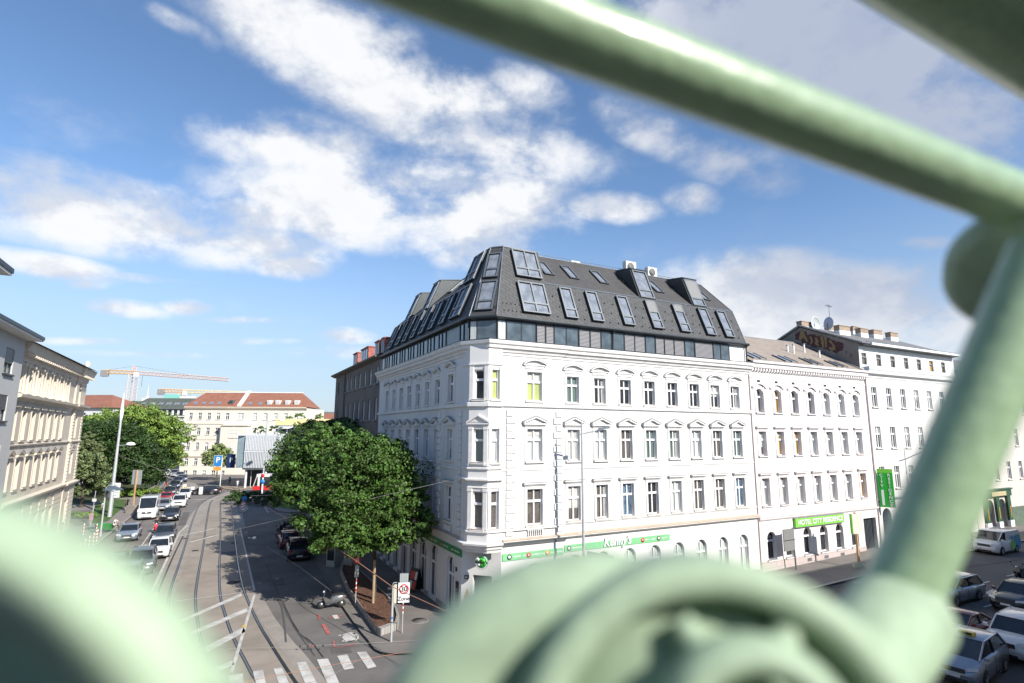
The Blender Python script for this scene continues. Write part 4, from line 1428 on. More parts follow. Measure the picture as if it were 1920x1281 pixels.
# ================================================================ cream house with the green shop portal
chouse = thing('portal_house', 'cream house with a dark green shop portal at the right edge', 'building', (Q.x, Q.y, 0), ANG)
C0, C1 = 57.7, 86.0
M_CR = mat('cream_render', (0.56, 0.52, 0.48), 0.88, .5, .06, .05, 8, stain=.08)
XC = [60.5 + 2.9 * k for k in range(9)]
mb = MB()
front(mb, C0, C1, .5, 17.5, [(x - .45, x + .45, z, z + 1.95) for x in XC for z in (13.4, 9.7, 6.0)] + [(59.9, 61.6, .95, 4.0, .8), (62.6, 64.3, .95, 4.0, .8), (69, 70.6, 1.8, 3.8), (73, 74.6, 1.8, 3.8)], M_CR, .2)
mb.quad((C0, 0, 0), (C0, 11, 0), (C0, 11, 17.5), (C0, 0, 17.5), M_CR)
mb.build('wall', chouse)
for x in XC:
    for z in (13.4, 9.7, 6.0):
        add_window(chouse, F_R, x, z, .9, 1.95, M_GLASSB if int(x) % 2 else M_GLASS, style=0, yb=.1)
mb = MB()
mb.sweep([(C0, 0), (C1, 0)], [(0, 17.2), (.3, 17.4), (.35, 17.6), (0, 17.7)], M_GRT)
mb.quad((C0, -.3, 17.65), (C1, -.3, 17.65), (C1, 6, 20.6), (C0, 6, 20.6), M_RFG)
mb.quad((C0, 6, 20.6), (C1, 6, 20.6), (C1, 12, 17.6), (C0, 12, 17.6), M_RFG)
mb.build('roof', chouse)
M_POR = mat('portal_green', (.035, .09, .05), .4, 2, .1)
mb = MB()
for x in (59.2, 61.75, 64.35):
    mb.box(x, x + .75, -.22, -.003, 1.7, 4.3, M_POR)
    mb.box(x - .05, x + .8, -.28, -.003, .8, 1.69, M_SWHITE)
    mb.box(x + .28, x + .48, -.26, -.22, 2.0, 3.2, M_ORANGE)
mb.box(59.0, 65.3, -.3, -.003, 4.31, 5.0, M_POR)
mb.box(58.9, 65.4, -.42, -.003, 5.003, 5.15, M_POR)
mb.build('shop_portal', chouse)
mb = MB()
mb.box(60.6, 63.9, -.36, -.30, 4.4, 4.85, mat('brass_plate', (.5, .42, .25), .4, 3, .1))
mb.build('name_plate', chouse)
for x in (60.75, 63.45):
    mb = MB()
    mb.box(x - .8, x + .8, .14, .2, .95, 3.95, M_GLASS)
    mb.box(x - .04, x + .04, .1, .138, .95, 3.9, M_POR)
    mb.build('shop_window', chouse)
mb = MB()
mb.box(65.5, C1, -.06, -.003, .6, 3.0, mat('green_base', (.10, .14, .10), .7, 2, .15))
mb.build('plinth', chouse)

# ================================================================ brown house on the left front
bhouse = thing('brown_house', 'grey-brown rendered house with red boxy roof dormers beyond the white corner house', 'building', (Q.x, Q.y, 0), ANG)
M_BR = mat('brown_render', (0.155, 0.135, 0.12), 0.92, .35, .12, .08, 8, stain=.25)
M_BRT = mat('brown_trim', (0.22, 0.20, 0.18), 0.9, 1, .1)
XB = [22.4 + 1.0, 25.6, 27.8, 30.0, 32.0, 34.0, 36.0]
mb = MB()
mb.M = F_L
bh = [(-x - .45, -x + .45, z, z + h) for x in [23.6, 26.2, 28.6, 31.0, 33.3, 35.6, 37.8] for z, h in ((15.6, 1.65), (12.1, 2.1), (8.3, 2.1), (4.6, 2.1))]
bh += [(-43.1, -42.4, z, z + h) for z, h in ((15.8, 1.3), (11.4, 2.2))]
front(mb, -44.8, -22.32, 0, 18.1, bh, M_BR, .2)
mb.M = Matrix.Identity(4)
mb.quad((0, 44.8, 0), (12, 44.8, 0), (12, 44.8, 18.1), (0, 44.8, 18.1), M_BR)
mb.quad((0, 22.32, 16.4), (12, 22.32, 16.4), (12, 22.32, 18.1), (0, 22.32, 18.1), M_BR)
mb.box(-.14, 0, 38.6, 38.9, 0, 18, M_BR)
mb.build('wall', bhouse)
for x in [23.6, 26.2, 28.6, 31.0, 33.3, 35.6, 37.8]:
    for z, h in ((15.6, 1.65), (12.1, 2.1), (8.3, 2.1), (4.6, 2.1)):
        add_window(bhouse, F_L, -x, z, .9, h, M_GLASSC if z > 12 else M_GLASSB, mt=M_BRT, style=0, yb=.12)
for z, h in ((15.8, 1.3), (11.4, 2.2)):
    add_window(bhouse, F_L, -42.75, z, .7, h, M_GLASSC, mt=M_BRT, style=0, mull=False)
mb = MB()
mb.sweep([(0, 45.4), (0, 22.4)], [(0, 17.9), (.15, 17.95), (.55, 18.1), (.6, 18.25), (0, 18.35)], mat('brown_eave', (.13, .115, .10), .8, 2, .1))
mb.quad((-.5, 45.4, 18.3), (-.5, 22.4, 18.3), (5.5, 22.4, 20.4), (5.5, 45.4, 20.4), M_RFG)
mb.poly([(0, 45.3, 18.1), (11, 45.3, 18.1), (5.5, 45.3, 20.4)], M_BR)
mb.quad((5.5, 45.4, 20.4), (5.5, 22.4, 20.4), (11, 22.4, 18.3), (11, 45.4, 18.3), M_RFG)
mb.build('roof', bhouse)
M_REDD = mat('red_copper_dormer', (.34, .095, .07), .6, 2.5, .3)
for (b0, b1) in ((34.2, 36.4), (29.0, 32.4), (24.3, 26.2), (20.9 + 1.5, 23.6)):
    mb = MB()
    mb.box(.35, 4.0, b0, b1, 18.2, 20.0, M_REDD)
    mb.box(.25, 4.0, b0 - .08, b1 + .08, 20.003, 20.1, M_REDD)
    o = mb.build('dormer', bhouse)
    mb = MB()
    mb.box(.29, .346, b0 + .2, b1 - .2, 18.5, 19.8, M_SKYG)
    for k in range(1, 3):
        y_ = b0 + .2 + (b1 - b0 - .4) * k / 3
        mb.box(.26, .289, y_ - .04, y_ + .04, 18.5, 19.8, M_ANTHL)
    mb.build('dormer_window', o)

# ================================================================ cream palace across the street
PB = Vector((-47.48, 61.15))
palace = thing('ornate_palace', 'sunlit cream palace front with rows of pedimented windows left of the street', 'building', (PB.x, PB.y, 0), ANG + R(90))
# frame: x runs away along the street (+x = farther), y points into the building
FP = Matrix.Identity(4)
M_PC = mat('palace_cream', (0.60, 0.525, 0.43), 0.88, .7, .06, .1, 6, stretch=(1, 1, .5), stain=.16)
M_PT = mat('palace_trim', (0.63, 0.56, 0.465), 0.85, 2, .06, .08, 10)
XPp = [-22.6 + 2.42 * k - .3 for k in range(7)] + [-2.9]
mb = MB()
prow = [(13.75, 2.1), (10.2, 2.2), (6.5, 2.2), (1.6, 2.3)]
front(mb, -24.35, 0, 0, 17, [(x - .5, x + .5, z, z + h) for x in XPp for z, h in prow], M_PC, .35)
mb.quad((0, 0, 0), (0, 16, 0), (0, 16, 17), (0, 0, 17), M_PC)
mb.build('wall', palace)
for x in XPp:
    for (z, h), sty in zip(prow, ('', 'shelf', 'pediment', '')):
        add_window(palace, FP, x, z, 1.0, h, M_GLASSB if sty else M_GLASSC, surround=sty, mt=M_PT, yb=.26)
mb = MB()
pp = [(-23.9, 0), (-4.6, 0), (-4.6, -.15), (0, -.15), (0, 8)]
# projecting end bay
eb = MB()
front(eb, -4.6, 0, 0, 17, [(-3.4, -2.4, z, z + h) for z, h in prow], M_PC, .3, y=-.15)
eb.quad((-4.6, -.15, 0), (-4.6, 0, 0), (-4.6, 0, 17), (-4.6, -.15, 17), M_PC)
eb.quad((0, -.15, 0), (0, 0, 0), (0, 0, 17), (0, -.15, 17), M_PC)
for k in range(24):
    z = 5.9 + k * .33
    if z < 13.2:
        eb.box(-4.5, -3.85 if k % 2 else -3.95, -.22, -.15, z, z + .26, M_PT)
        eb.box(-.75 if k % 2 else -.65, -.05, -.22, -.15, z, z + .26, M_PT)
eb.build('corner_bay', palace)
mb.sweep(pp, [(0, 13.1), (.12, 13.15), (.18, 13.3), (.5, 13.42), (.55, 13.62), (0, 13.7)], M_PT)
mb.sweep(pp, [(0, 16.1), (.1, 16.15), (.12, 16.5), (.22, 16.62), (.5, 16.8), (.58, 17.1), (.66, 17.3), (.7, 17.45), (0, 17.5)], M_PT)
x = -23.7
while x < -4.8:
    mb.box(x, x + .22, -.6, -.2, 16.5, 16.66, M_PT)
    x += .62
while x < .2:
    mb.box(x, x + .22, -.85, -.45, 16.5, 16.66, M_PT)
    x += .62
mb.sweep(pp, [(0, 9.75), (.12, 9.78), (.16, 9.9), (0, 9.95)], M_PT)
mb.sweep(pp, [(0, 5.3), (.14, 5.36), (.36, 5.48), (.42, 5.66), (0, 5.75)], M_PT)
mb.build('cornice', palace)
# half columns between the windows of the top two storeys
for x in XPp[:-1]:
    for dx in (-.78, .78):
        mb = MB()
        mb.lathe([(.13, 13.72), (.13, 13.85), (.10, 13.9), (.085, 15.75), (.13, 15.8), (.15, 16.0), (.15, 16.1)], M_PT, c=(x + dx, -.08, 0), n=10)
        mb.build('half_column', palace)
mb = MB()
x = 0
for k in range(11):                                     # horizontal rustication of the ground storey
    z = .6 + k * .42
    for i in range(len(XPp) + 1):
        xa = -23.9 if i == 0 else XPp[i - 1] + .62
        xb = -4.65 if i == len(XPp) - 1 else (XPp[i] - .62 if i < len(XPp) else -.02)
        y_ = -.15 if i == len(XPp) or xa > -4.7 else 0
        if xb > xa + .05:
            mb.box(xa, xb, y_ - .06, y_, z, z + .33, M_PT)
mb.sweep(pp, [(0, 0), (.14, 0), (.14, .5), (0, .55)], M_PLINTH)
tag(mb.build('rustication', palace), kind='stuff')
mb = MB()
mb.quad((-23.9, -.9, 17.45), (.3, -1.1, 17.45), (.3, 5, 19.6), (-23.9, 5, 19.6), M_RFG)
mb.quad((-23.9, 5, 19.6), (.3, 5, 19.6), (.3, 16, 17.4), (-23.9, 16, 17.4), M_RFG)
mb.poly([(.25, -1, 17.4), (.25, 16, 17.4), (.25, 5, 19.6)], M_PC)
mb.build('roof', palace)
mb = MB()
mb.lathe([(.25, 17.3), (.25, 17.5), (.12, 17.6), (.3, 17.9), (.12, 18.2), (0, 18.25)], M_PT, c=(-4.2, -.7, 0), n=10)
mb.build('finial', palace)

# grey modern house in front of the palace
lgrey = thing('grey_house', 'plain light grey house with dark window blinds at the left edge', 'building', (PB.x, PB.y, 0), ANG + R(90))
M_LG = mat('light_grey_render', (0.50, 0.50, 0.49), .85, .6, .03)
mb = MB()
gx = [-27.3, -31.5, -35.6, -39.8]
front(mb, -46.0, -24.4, 0, 17.5, [(x - .9, x + .9, z, z + 1.75) for x in gx for z in (14.75, 11.6, 8.3, 5.0)], M_LG, .2, y=-.4)
mb.quad((-24.4, -.4, 0), (-24.4, 12, 0), (-24.4, 12, 17.5), (-24.4, -.4, 17.5), M_LG)
mb.build('wall', lgrey)
for x in gx:
    for z in (14.75, 11.6, 8.3, 5.0):
        o = add_window(lgrey, Matrix.Translation((0, -.4, 0)), x, z, 1.8, 1.75, M_GLASSC, style=0, mf=M_ANTH, sill=True, mt=M_ANTH, yb=.1)
        mb = MB()
        mb.box(-.85, .85, .04, .09, .75, 1.72, M_ANTH)
        mb.build('blind', o)
mb = MB()
mb.box(-46.2, -23.9, -1.3, 12, 17.5, 17.62, M_GRT)
mb.box(-46.2, -23.85, -1.36, 12, 17.623, 17.85, M_ANTH)
mb.quad((-46.2, -1.3, 17.86), (-23.85, -1.3, 17.86), (-23.85, 5, 19.2), (-46.2, 5, 19.2), M_ANTHL)
mb.build('roof', lgrey)
mb = MB()
mb.box(-29.8, -28.2, 2.0, 3.0, 18.3, 20.3, M_BRK)
mb.build('chimney', lgrey)
# nearer house of which only the eaves corner enters the picture
P_ = seen_at(22, 518, 20)
nh = thing('near_eaves_house', 'dark eaves corner with a white soffit poking in at the left edge', 'building', (P_.x, P_.y, 0), ANG + R(90))
mb = MB()
mb.box(-14, -.9, .9, 10, 0, P_.z, M_LG)
mb.build('wall', nh)
mb = MB()
mb.box(-14.5, 0, 0, 11, P_.z, P_.z + .10, M_GRT)
mb.box(-14.5, .04, -.04, 11, P_.z + .103, P_.z + .28, M_ANTH)
mb.build('roof', nh)

# ================================================================ ground
def sheet(name, polys, off, m, kind='structure', skirt=0.0, cuts=0):
    """flat pieces laid on the terrain at a height above it; polys are lists of (x,y)"""
    bm = bmesh.new()
    for P in polys:
        vs = [bm.verts.new((x, y, 0)) for x, y in P]
        try:
            f = bm.faces.new(vs)
            if f.calc_area() > 0:
                f.normal_update()
                if f.normal.z < 0:
                    f.normal_flip()
        except ValueError:
            pass
    for a in (6.0, 40.0):
        x, y = world(a, 0)
        bmesh.ops.bisect_plane(bm, geom=bm.verts[:] + bm.edges[:] + bm.faces[:], plane_co=(x, y, 0), plane_no=(E1.x, E1.y, 0))
    if any(len(f.verts) > 4 for f in bm.faces):
        bmesh.ops.triangulate(bm, faces=bm.faces[:])
    for v in bm.verts:
        v.co.z = terrain(v.co.x, v.co.y) + off
    if skirt:
        be = [e for e in bm.edges if len(e.link_faces) == 1]
        r_ = bmesh.ops.extrude_edge_only(bm, edges=be)
        for v in [g_ for g_ in r_['geom'] if isinstance(g_, bmesh.types.BMVert)]:
            v.co.z -= skirt
    me = bpy.data.meshes.new(name)
    bm.to_mesh(me)
    bm.free()
    me.materials.append(m)
    o = put(name, me)
    if kind:
        o['kind'] = kind
    return o


def S(*pts):
    return [tuple(spot(px, py).xy) for px, py in pts]


def smooth_path(pts, k=6):
    """Catmull-Rom through 2D points"""
    P = [Vector(p) for p in pts]
    P = [P[0] * 2 - P[1]] + P + [P[-1] * 2 - P[-2]]
    out = []
    for i in range(1, len(P) - 2):
        for j in range(k):
            t = j / k
            out.append(0.5 * ((2 * P[i]) + (P[i + 1] - P[i - 1]) * t + (2 * P[i - 1] - 5 * P[i] + 4 * P[i + 1] - P[i + 2]) * t * t + (3 * P[i] - P[i - 1] - 3 * P[i + 1] + P[i + 2]) * t ** 3))
    out.append(P[-2])
    return out


def strip(pts, w):
    """quads of constant width along a path"""
    q = []
    P = [Vector(p) for p in pts]
    side = []
    for i in range(len(P)):
        d = (P[min(i + 1, len(P) - 1)] - P[max(i - 1, 0)]).normalized()
        n = Vector((-d.y, d.x)) * w / 2
        side.append((P[i] + n, P[i] - n))
    for i in range(len(P) - 1):
        q.append([tuple(side[i][0]), tuple(side[i + 1][0]), tuple(side[i + 1][1]), tuple(side[i][1])])
    return q


M_ASPH = mat('asphalt', (.18, .162, .148), .9, .35, .18, .25, 60, stain=.28)
M_ASPD = mat('asphalt_dark', (.088, .085, .083), .9, .35, .12, .25, 60, stain=.15)
M_BED = mat('tram_bed_concrete', (.29, .248, .205), .9, .5, .12, .2, 40, stain=.25)
M_CONC = mat('pale_concrete', (.30, .265, .23), .9, .8, .10, .2, 40, stain=.2)
M_PAVE = brickmat('pavement_asphalt', (.24, .215, .195), (.23, .205, .185), (.2, .18, .165), 6.0, 5.0, .02, .5, 'XY', .92, amt=.14, bump=.1)
M_PAVE2 = mat('pavement_right', (.185, .165, .15), .92, .5, .12, .2, 50, stain=.1)
M_KERB = mat('granite_kerb', (.30, .28, .26), .85, 3, .12, .1)
M_PAINT = mat('road_paint', (.50, .485, .45), .8, 1.6, .22, .1, 30)
M_RAIL = mat('steel_rail', (.20, .21, .24), .28, 2, .1, metal=.9)
M_GROOVE = mat('rail_groove', (.03, .03, .035), .8, 2, .1)
M_SPRAY = mat('spray_red', (.42, .12, .11), .85, 9, .45)
M_GRASS = mat('lawn', (.06, .12, .02), .95, 2.5, .35, .4, 30)
M_PATH = mat('park_path', (.15, .125, .11), .95, 1, .1)

far = 900
sheet('ground', [[(-1400, -300), (1400, -300), (1400, 1900), (-1400, 1900)]], -.02, M_ASPH)
# carriageway of the right-hand street (darker asphalt colour)
sheet('right_road', [[world(-3, -4.4), world(120, -4.4), world(120, -60), world(6, -60), (-1, 12)]], 0.0, M_ASPD)
sheet('side_road', [S((477, 1112), (450, 990), (455, 950), (474, 936), (519, 960), (562, 962), (556, 975), (570, 1000), (585, 1031), (606, 1078), (646, 1140), (675, 1181), (717, 1226), (790, 1262), (740, 1400), (640, 1400), (560, 1236), (530, 1205), (500, 1165))], 0.0, mat('asphalt_side', (.15, .138, .128), .9, .35, .18, .25, 60, stain=.3))
bedL = S((400, 1500), (310, 1300), (292, 1190), (298, 1135), (312, 1095), (338, 1040), (357, 1000), (376, 962), (396, 941), (428, 925), (470, 917), (560, 914), (700, 913))
bedR = S((700, 924), (560, 926), (500, 929), (468, 934), (455, 945), (450, 960), (452, 990), (463, 1045), (477, 1108), (500, 1165), (530, 1205), (560, 1236), (600, 1290), (700, 1500))
sheet('tram_bed', [bedL + bedR], .008, M_BED)
# pale concrete borders of the tram bed, with a dark joint
sheet('concrete_border', strip(smooth_path(S((292, 1190), (300, 1128), (330, 1052), (352, 1003), (372, 962), (398, 938), (432, 923))), 1.5), .012, M_CONC)
sheet('concrete_border', strip(smooth_path(S((477, 1112), (498, 1155), (530, 1200), (562, 1238), (600, 1290))), .8), .012, M_CONC)
sheet('concrete_border', strip(smooth_path(S((452, 990), (448, 962), (452, 950), (462, 945))), .9), .012, M_CONC)
sheet('gutter_joint', strip(smooth_path(S((283, 1190), (292, 1125), (322, 1050), (345, 1002))), .12), .017, M_GROOVE)
# rails: groove and steel
rails = [[(330, 1300), (314, 1175), (314.6, 1139), (320.5, 1103), (333.7, 1064), (346.8, 1024), (361.6, 975), (373, 949), (386, 937), (410, 928.5), (450, 922), (500, 919), (560, 918), (700, 917)],
         [(405, 1290), (378, 1205), (371.5, 1172), (367, 1139), (367, 1110), (373, 1070), (381.3, 1024), (388, 975), (394.5, 944), (405, 936), (430, 929), (465, 925), (500, 923.5), (560, 922.5), (700, 921)],
         [(500, 1300), (476.6, 1271), (458.6, 1238), (443.8, 1210), (430.6, 1179), (420.8, 1149), (413.5, 1119.7), (411, 1083.5), (412, 1044), (413.5, 991.5), (413.5, 945.5), (417, 938), (432, 928.7)],
         [(575, 1305), (552.8, 1277.7), (520, 1228), (507.9, 1208.4), (488, 1175.6), (471.7, 1142.7), (457, 1106.5), (448.7, 1070), (443.8, 1037.5), (437, 981.6), (433, 943.8), (438, 936), (465, 925.2)]]
for r_ in rails:
    pth_ = smooth_path(S(*r_), 6)
    sheet('rail_groove', strip(pth_, .17), .013, M_GROOVE)
    sheet('tram_rail', strip(pth_, .075), .022, M_RAIL)
# pavements with kerbs
kerbL = S((40, 1240), (100, 1120), (135, 1070), (166, 1035), (200, 1006), (225, 986), (251, 964), (268, 940), (297, 919), (315, 900), (322, 887), (327, 876))
sheet('left_pavement', [kerbL + [(-150, 330), (-260, 300), (-260, -10)]], .12, M_PAVE, skirt=.13)
for a in [strip(smooth_path(kerbL, 4), .28)]:
    sheet('kerb', a, .128, M_KERB)
kerbR = S((640, 962), (590, 964), (560, 972), (566, 990), (572, 1005), (585, 1033), (606, 1078), (628, 1112), (648, 1143), (675, 1181), (693, 1202), (717, 1226))
cornerK = [world(-3.6, -1.6), world(-2.2, -3.4), world(1.0, -4.3), world(8, -4.35), world(40, -4.35), world(130, -4.35)]
sheet('right_pavement', [kerbR + cornerK + [world(130, 1), world(2, 1), world(1, 2), world(1, 45.5), world(14, 46)]], .12, M_PAVE2, skirt=.13)
sheet('kerb', strip(smooth_path(kerbR[1:] + cornerK[:3], 4), .25), .128, mat('worn_kerb', (.17, .155, .14), .9, 3, .15))
sheet('kerb', strip([cornerK[2], cornerK[3], world(24, -4.35), cornerK[4], cornerK[5]], .25), .128, M_KERB)
isl = S((474, 935), (500, 945), (519, 959), (540, 962), (575, 961), (640, 957), (720, 955), (720, 928), (560, 928), (500, 930))
sheet('hedge_island', [isl], .12, M_PAVE2, skirt=.13)
sheet('hedge_lawn', [S((500, 937), (522, 953), (545, 957), (640, 953), (700, 950), (700, 930), (520, 931))], .13, M_GRASS)
sheet('plaza', [S((408, 909), (404, 903), (470, 900), (700, 896), (700, 911), (560, 912), (470, 915), (440, 920), (418, 917))], .12, mat('plaza_tan', (.30, .23, .17), .9, .6, .1), skirt=.13)
sheet('traffic_island', [S((333, 914), (352, 905), (366, 907), (372, 915), (350, 921), (336, 921))], .12, M_CONC, skirt=.13)
sheet('traffic_island', [S((447, 942), (458, 940), (466, 955), (460, 962), (449, 962))], .12, M_CONC, skirt=.13)
sheet('park_lawn', [S((172, 983), (185, 984), (203, 979), (217, 965), (232, 953), (245, 938), (200, 938), (176, 950))], .13, M_GRASS)
sheet('park_lawn', [S((120, 985), (135, 981), (150, 968), (140, 960), (120, 960))], .13, M_GRASS)
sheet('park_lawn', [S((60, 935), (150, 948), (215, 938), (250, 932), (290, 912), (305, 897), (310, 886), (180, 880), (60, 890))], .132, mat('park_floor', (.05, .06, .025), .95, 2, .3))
sheet('park_path', [S((128, 960), (170, 958), (176, 968), (160, 985), (140, 990), (128, 978))], .138, M_PATH)

# painted markings
mk = [[(668.6, 1224), (686.6, 1222.7), (705.9, 1251), (689.6, 1255)], [(632, 1231), (651, 1228), (664, 1254), (645, 1257)],
      [(594, 1237.5), (615, 1236), (640, 1290), (617, 1290)], [(555.8, 1243.5), (573.6, 1242), (598, 1290), (575, 1290)],
      [(512.6, 1254), (529, 1253), (545, 1290), (525, 1290)], [(474, 1260), (493, 1257), (500, 1290), (482, 1290)], [(428, 1268), (455, 1264), (458, 1290), (432, 1290)]]
hatch = [[(452.6, 1113), (453.6, 1118.5), (329.7, 1172.5), (325, 1169)], [(462, 1141), (465.4, 1147), (346, 1198), (339, 1194)], [(456, 1177), (461, 1185), (388, 1224), (381, 1216)], [(435, 1240), (440, 1247), (405, 1262), (398, 1254)]]
lines = [((477, 1116), (434, 1262), .16), ((477, 1108), (450, 989), .14), ((452, 1112), (328, 1128), .10), ((278, 1123), (337, 998), .18), ((337, 998), (352, 985), .15),
         ((336, 1006), (400, 992), .28), ((357, 1017), (410, 1003), .28), ((488, 939), (503, 962), .12), ((240, 1060), (282, 1000), .12), ((282, 1000), (300, 975), .12), ((205, 1110), (240, 1060), .12),
         ((1815, 1100), (1856, 1091), .14), ((1845, 1139), (1880, 1129), .14), ((1888, 1081), (1912, 1076), .14), ((1700, 1180), (1770, 1168), .14), ((1600, 1092), (1640, 1100), .3)]
polys = [S(*q) for q in mk + hatch]
for a, b_, w_ in lines:
    polys += strip(S(a, b_), w_)
polys.append(S((1842, 1114), (1862, 1105), (1862, 1108), (1880, 1104), (1880, 1107), (1863, 1112), (1864, 1116)))
sheet('road_markings', polys, .024, M_PAINT)
# painted electric-car symbol and cross
car_p = [S((641, 1196), (646, 1191), (656, 1188), (666, 1188), (667, 1203), (655, 1204), (646, 1203)), ]
car_p += strip(smooth_path(S((640, 1193), (656, 1187), (668, 1191), (671, 1197), (664, 1202), (645, 1204))), .11)
car_p += strip(S((635, 1192), (641, 1193)), .2) + strip(S((641, 1203), (647, 1203)), .2)
car_p += strip(S((627, 1154), (632, 1161)), .3)
sheet('parking_symbol', car_p, .024, M_PAINT)
sp = strip(S((606, 1171), (616, 1190)), .20) + strip(S((616, 1159), (625, 1158)), .12) + strip(S((633, 1157), (642, 1155)), .12) + strip(S((625, 1203), (627, 1214), (642, 1214), (668, 1208)), .10)
sp += strip(S((596, 1153), (600, 1163)), .12)
sheet('spray_marks', sp, .026, M_SPRAY)
sheet('yellow_patch', [S((452, 1175), (458, 1172.5), (463, 1175.5), (457, 1178))], .028, mat('yellow_paint', (.6, .42, .08), .8, 3, .1))
sheet('asphalt_patch', [S((414, 1036), (442, 1034), (443, 1041), (414, 1042))], .02, mat('patch_blue_grey', (.11, .115, .13), .9, 1, .1))
sheet('asphalt_patch', [S((356, 1038), (376, 1038), (374, 1048), (354, 1048))], .02, M_CONC)
sheet('tar_seam', strip(S((646, 1143), (676, 1182), (694, 1204)), .05) + strip(S((560, 1190), (575, 1197), (587, 1208), (606, 1233)), .05) + strip(S((560, 1185), (545, 1160), (530, 1130)), .04), .022, M_GROOVE)
sheet('tyre_marks', strip(smooth_path(S((518, 1118), (528, 1140), (533, 1170), (536, 1205))), .10) + strip(smooth_path(S((528, 1120), (540, 1150), (556, 1180), (580, 1206))), .08) + strip(smooth_path(S((500, 1060), (520, 1110), (545, 1165), (590, 1230))), .07), .018, mat('tyre_mark', (.085, .08, .077), .9, 12, .35))
sheet('asphalt_patch', [S((560, 1120), (600, 1122), (604, 1134), (562, 1132)), S((500, 1085), (530, 1084), (536, 1098), (504, 1100)), S((620, 1215), (655, 1213), (660, 1224), (622, 1226)), S((250, 1040), (262, 1040), (240, 1090), (226, 1090)), S((345, 960), (356, 960), (348, 985), (334, 985))], .016, mat('patch_asphalt', (.115, .107, .10), .9, 1, .15))
sheet('tar_seam', strip(smooth_path(S((180, 1100), (225, 1035), (262, 985), (300, 935))), .05) + strip(S((462, 1050), (500, 1046), (560, 1040)), .05) + strip(S((1500, 1110), (1700, 1085), (1915, 1050)), .06) + strip(S((1650, 1150), (1915, 1110)), .05), .019, M_GROOVE)
for i, (px, py, r_) in enumerate(((438, 1092, .45), (366, 1033, .3), (438, 1018, .35), (253, 985, .35), (420, 973, .4), (787, 1168, .45), (348, 1010, .3))):
    P_ = spot(px, py)
    m = MB()
    z_ = .118 if px > 700 else .004
    m.lathe([(0, .012), (r_, .012), (r_, 0)], M_GROOVE if px < 700 else mat('cover_iron', (.14, .13, .12), .7, 6, .2), n=20)
    m.lathe([(r_, .0), (r_ + .08, .006), (r_ + .08, 0)], M_CONC, n=20)
    o = m.build('manhole_cover')
    o.location = P_ + Vector((0, 0, z_))
    tag(o, ['round dark cover between the tracks where the hatching starts', 'small round cover near the pale patch of the tram bed', 'small dark cover by the blue-grey patch', 'dark cover on the road below the white van',
            'dark cover near the far end of the tracks', 'round iron cover on the pavement right of the zone sign', 'small cover beside the white edge line'][i], 'manhole cover', 'manhole covers in road and pavement')

# ================================================================ trees
M_BARK = mat('bark', (.075, .06, .048), .95, 5, .25, .6, 20, stretch=(3, 3, .5))


def leafmat(name, col, var=.48):
    m = mat(name, col, .55, .9, .38, island=var, spec=.3)
    return m


def crown_mesh(name, m, lobes, n, leaf, seed, flat=.0):
    """lobes: (x,y,z,rx,ry,rz). Leaves gather in clumps on the outside of the lobes with gaps between."""
    r = np.random.default_rng(seed)
    L = np.array(lobes, float)
    area = L[:, 3] * L[:, 4] + L[:, 4] * L[:, 5]
    cl = []
    for k, l in enumerate(L):
        nc = max(8, int(n / 70 * area[k] / area.sum()))
        d = r.normal(size=(nc, 3))
        d /= np.linalg.norm(d, axis=1)[:, None]
        d[:, 2] = np.where(d[:, 2] < -.55, -d[:, 2], d[:, 2])
        rad = np.where(r.uniform(size=nc) < .16, r.uniform(1.0, 1.26, nc), r.uniform(.45, 1.06, nc) ** .6)
        cl.append(np.column_stack([l[:3] + d * l[3:6] * rad[:, None], np.repeat(l[3:6].mean(), nc)]))
    cl = np.vstack(cl)
    csz = cl[:, 3] * r.uniform(.10, .31, len(cl))
    idx = r.integers(0, len(cl), n)
    d = r.normal(size=(n, 3))
    d /= np.linalg.norm(d, axis=1)[:, None]
    pos = cl[idx, :3] + d * (csz[idx] * r.uniform(.35, 1.0, n) ** .5)[:, None] * np.array([1, 1, .7])
    nr = d + r.normal(scale=.55, size=(n, 3)) + np.array([0, 0, .35])
    nr /= np.linalg.norm(nr, axis=1)[:, None]
    a = np.cross(nr, r.normal(size=(n, 3)))
    a /= np.linalg.norm(a, axis=1)[:, None]
    b = np.cross(nr, a)
    s = leaf * r.uniform(.6, 1.3, n)[:, None]
    V = np.empty((n, 4, 3))
    V[:, 0] = pos - a * s * .9
    V[:, 1] = pos - b * s * .55 + nr * s * .12
    V[:, 2] = pos + a * s * .9
    V[:, 3] = pos + b * s * .55 + nr * s * .12
    me = bpy.data.meshes.new(name)
    me.vertices.add(4 * n)
    me.vertices.foreach_set('co', V.reshape(-1))
    me.loops.add(4 * n)
    me.loops.foreach_set('vertex_index', np.arange(4 * n, dtype=np.int32))
    me.polygons.add(n)
    me.polygons.foreach_set('loop_start', np.arange(0, 4 * n, 4, dtype=np.int32))
    me.polygons.foreach_set('loop_total', np.full(n, 4, dtype=np.int32))
    me.materials.append(m)
    me.update()
    me.validate()
    return me


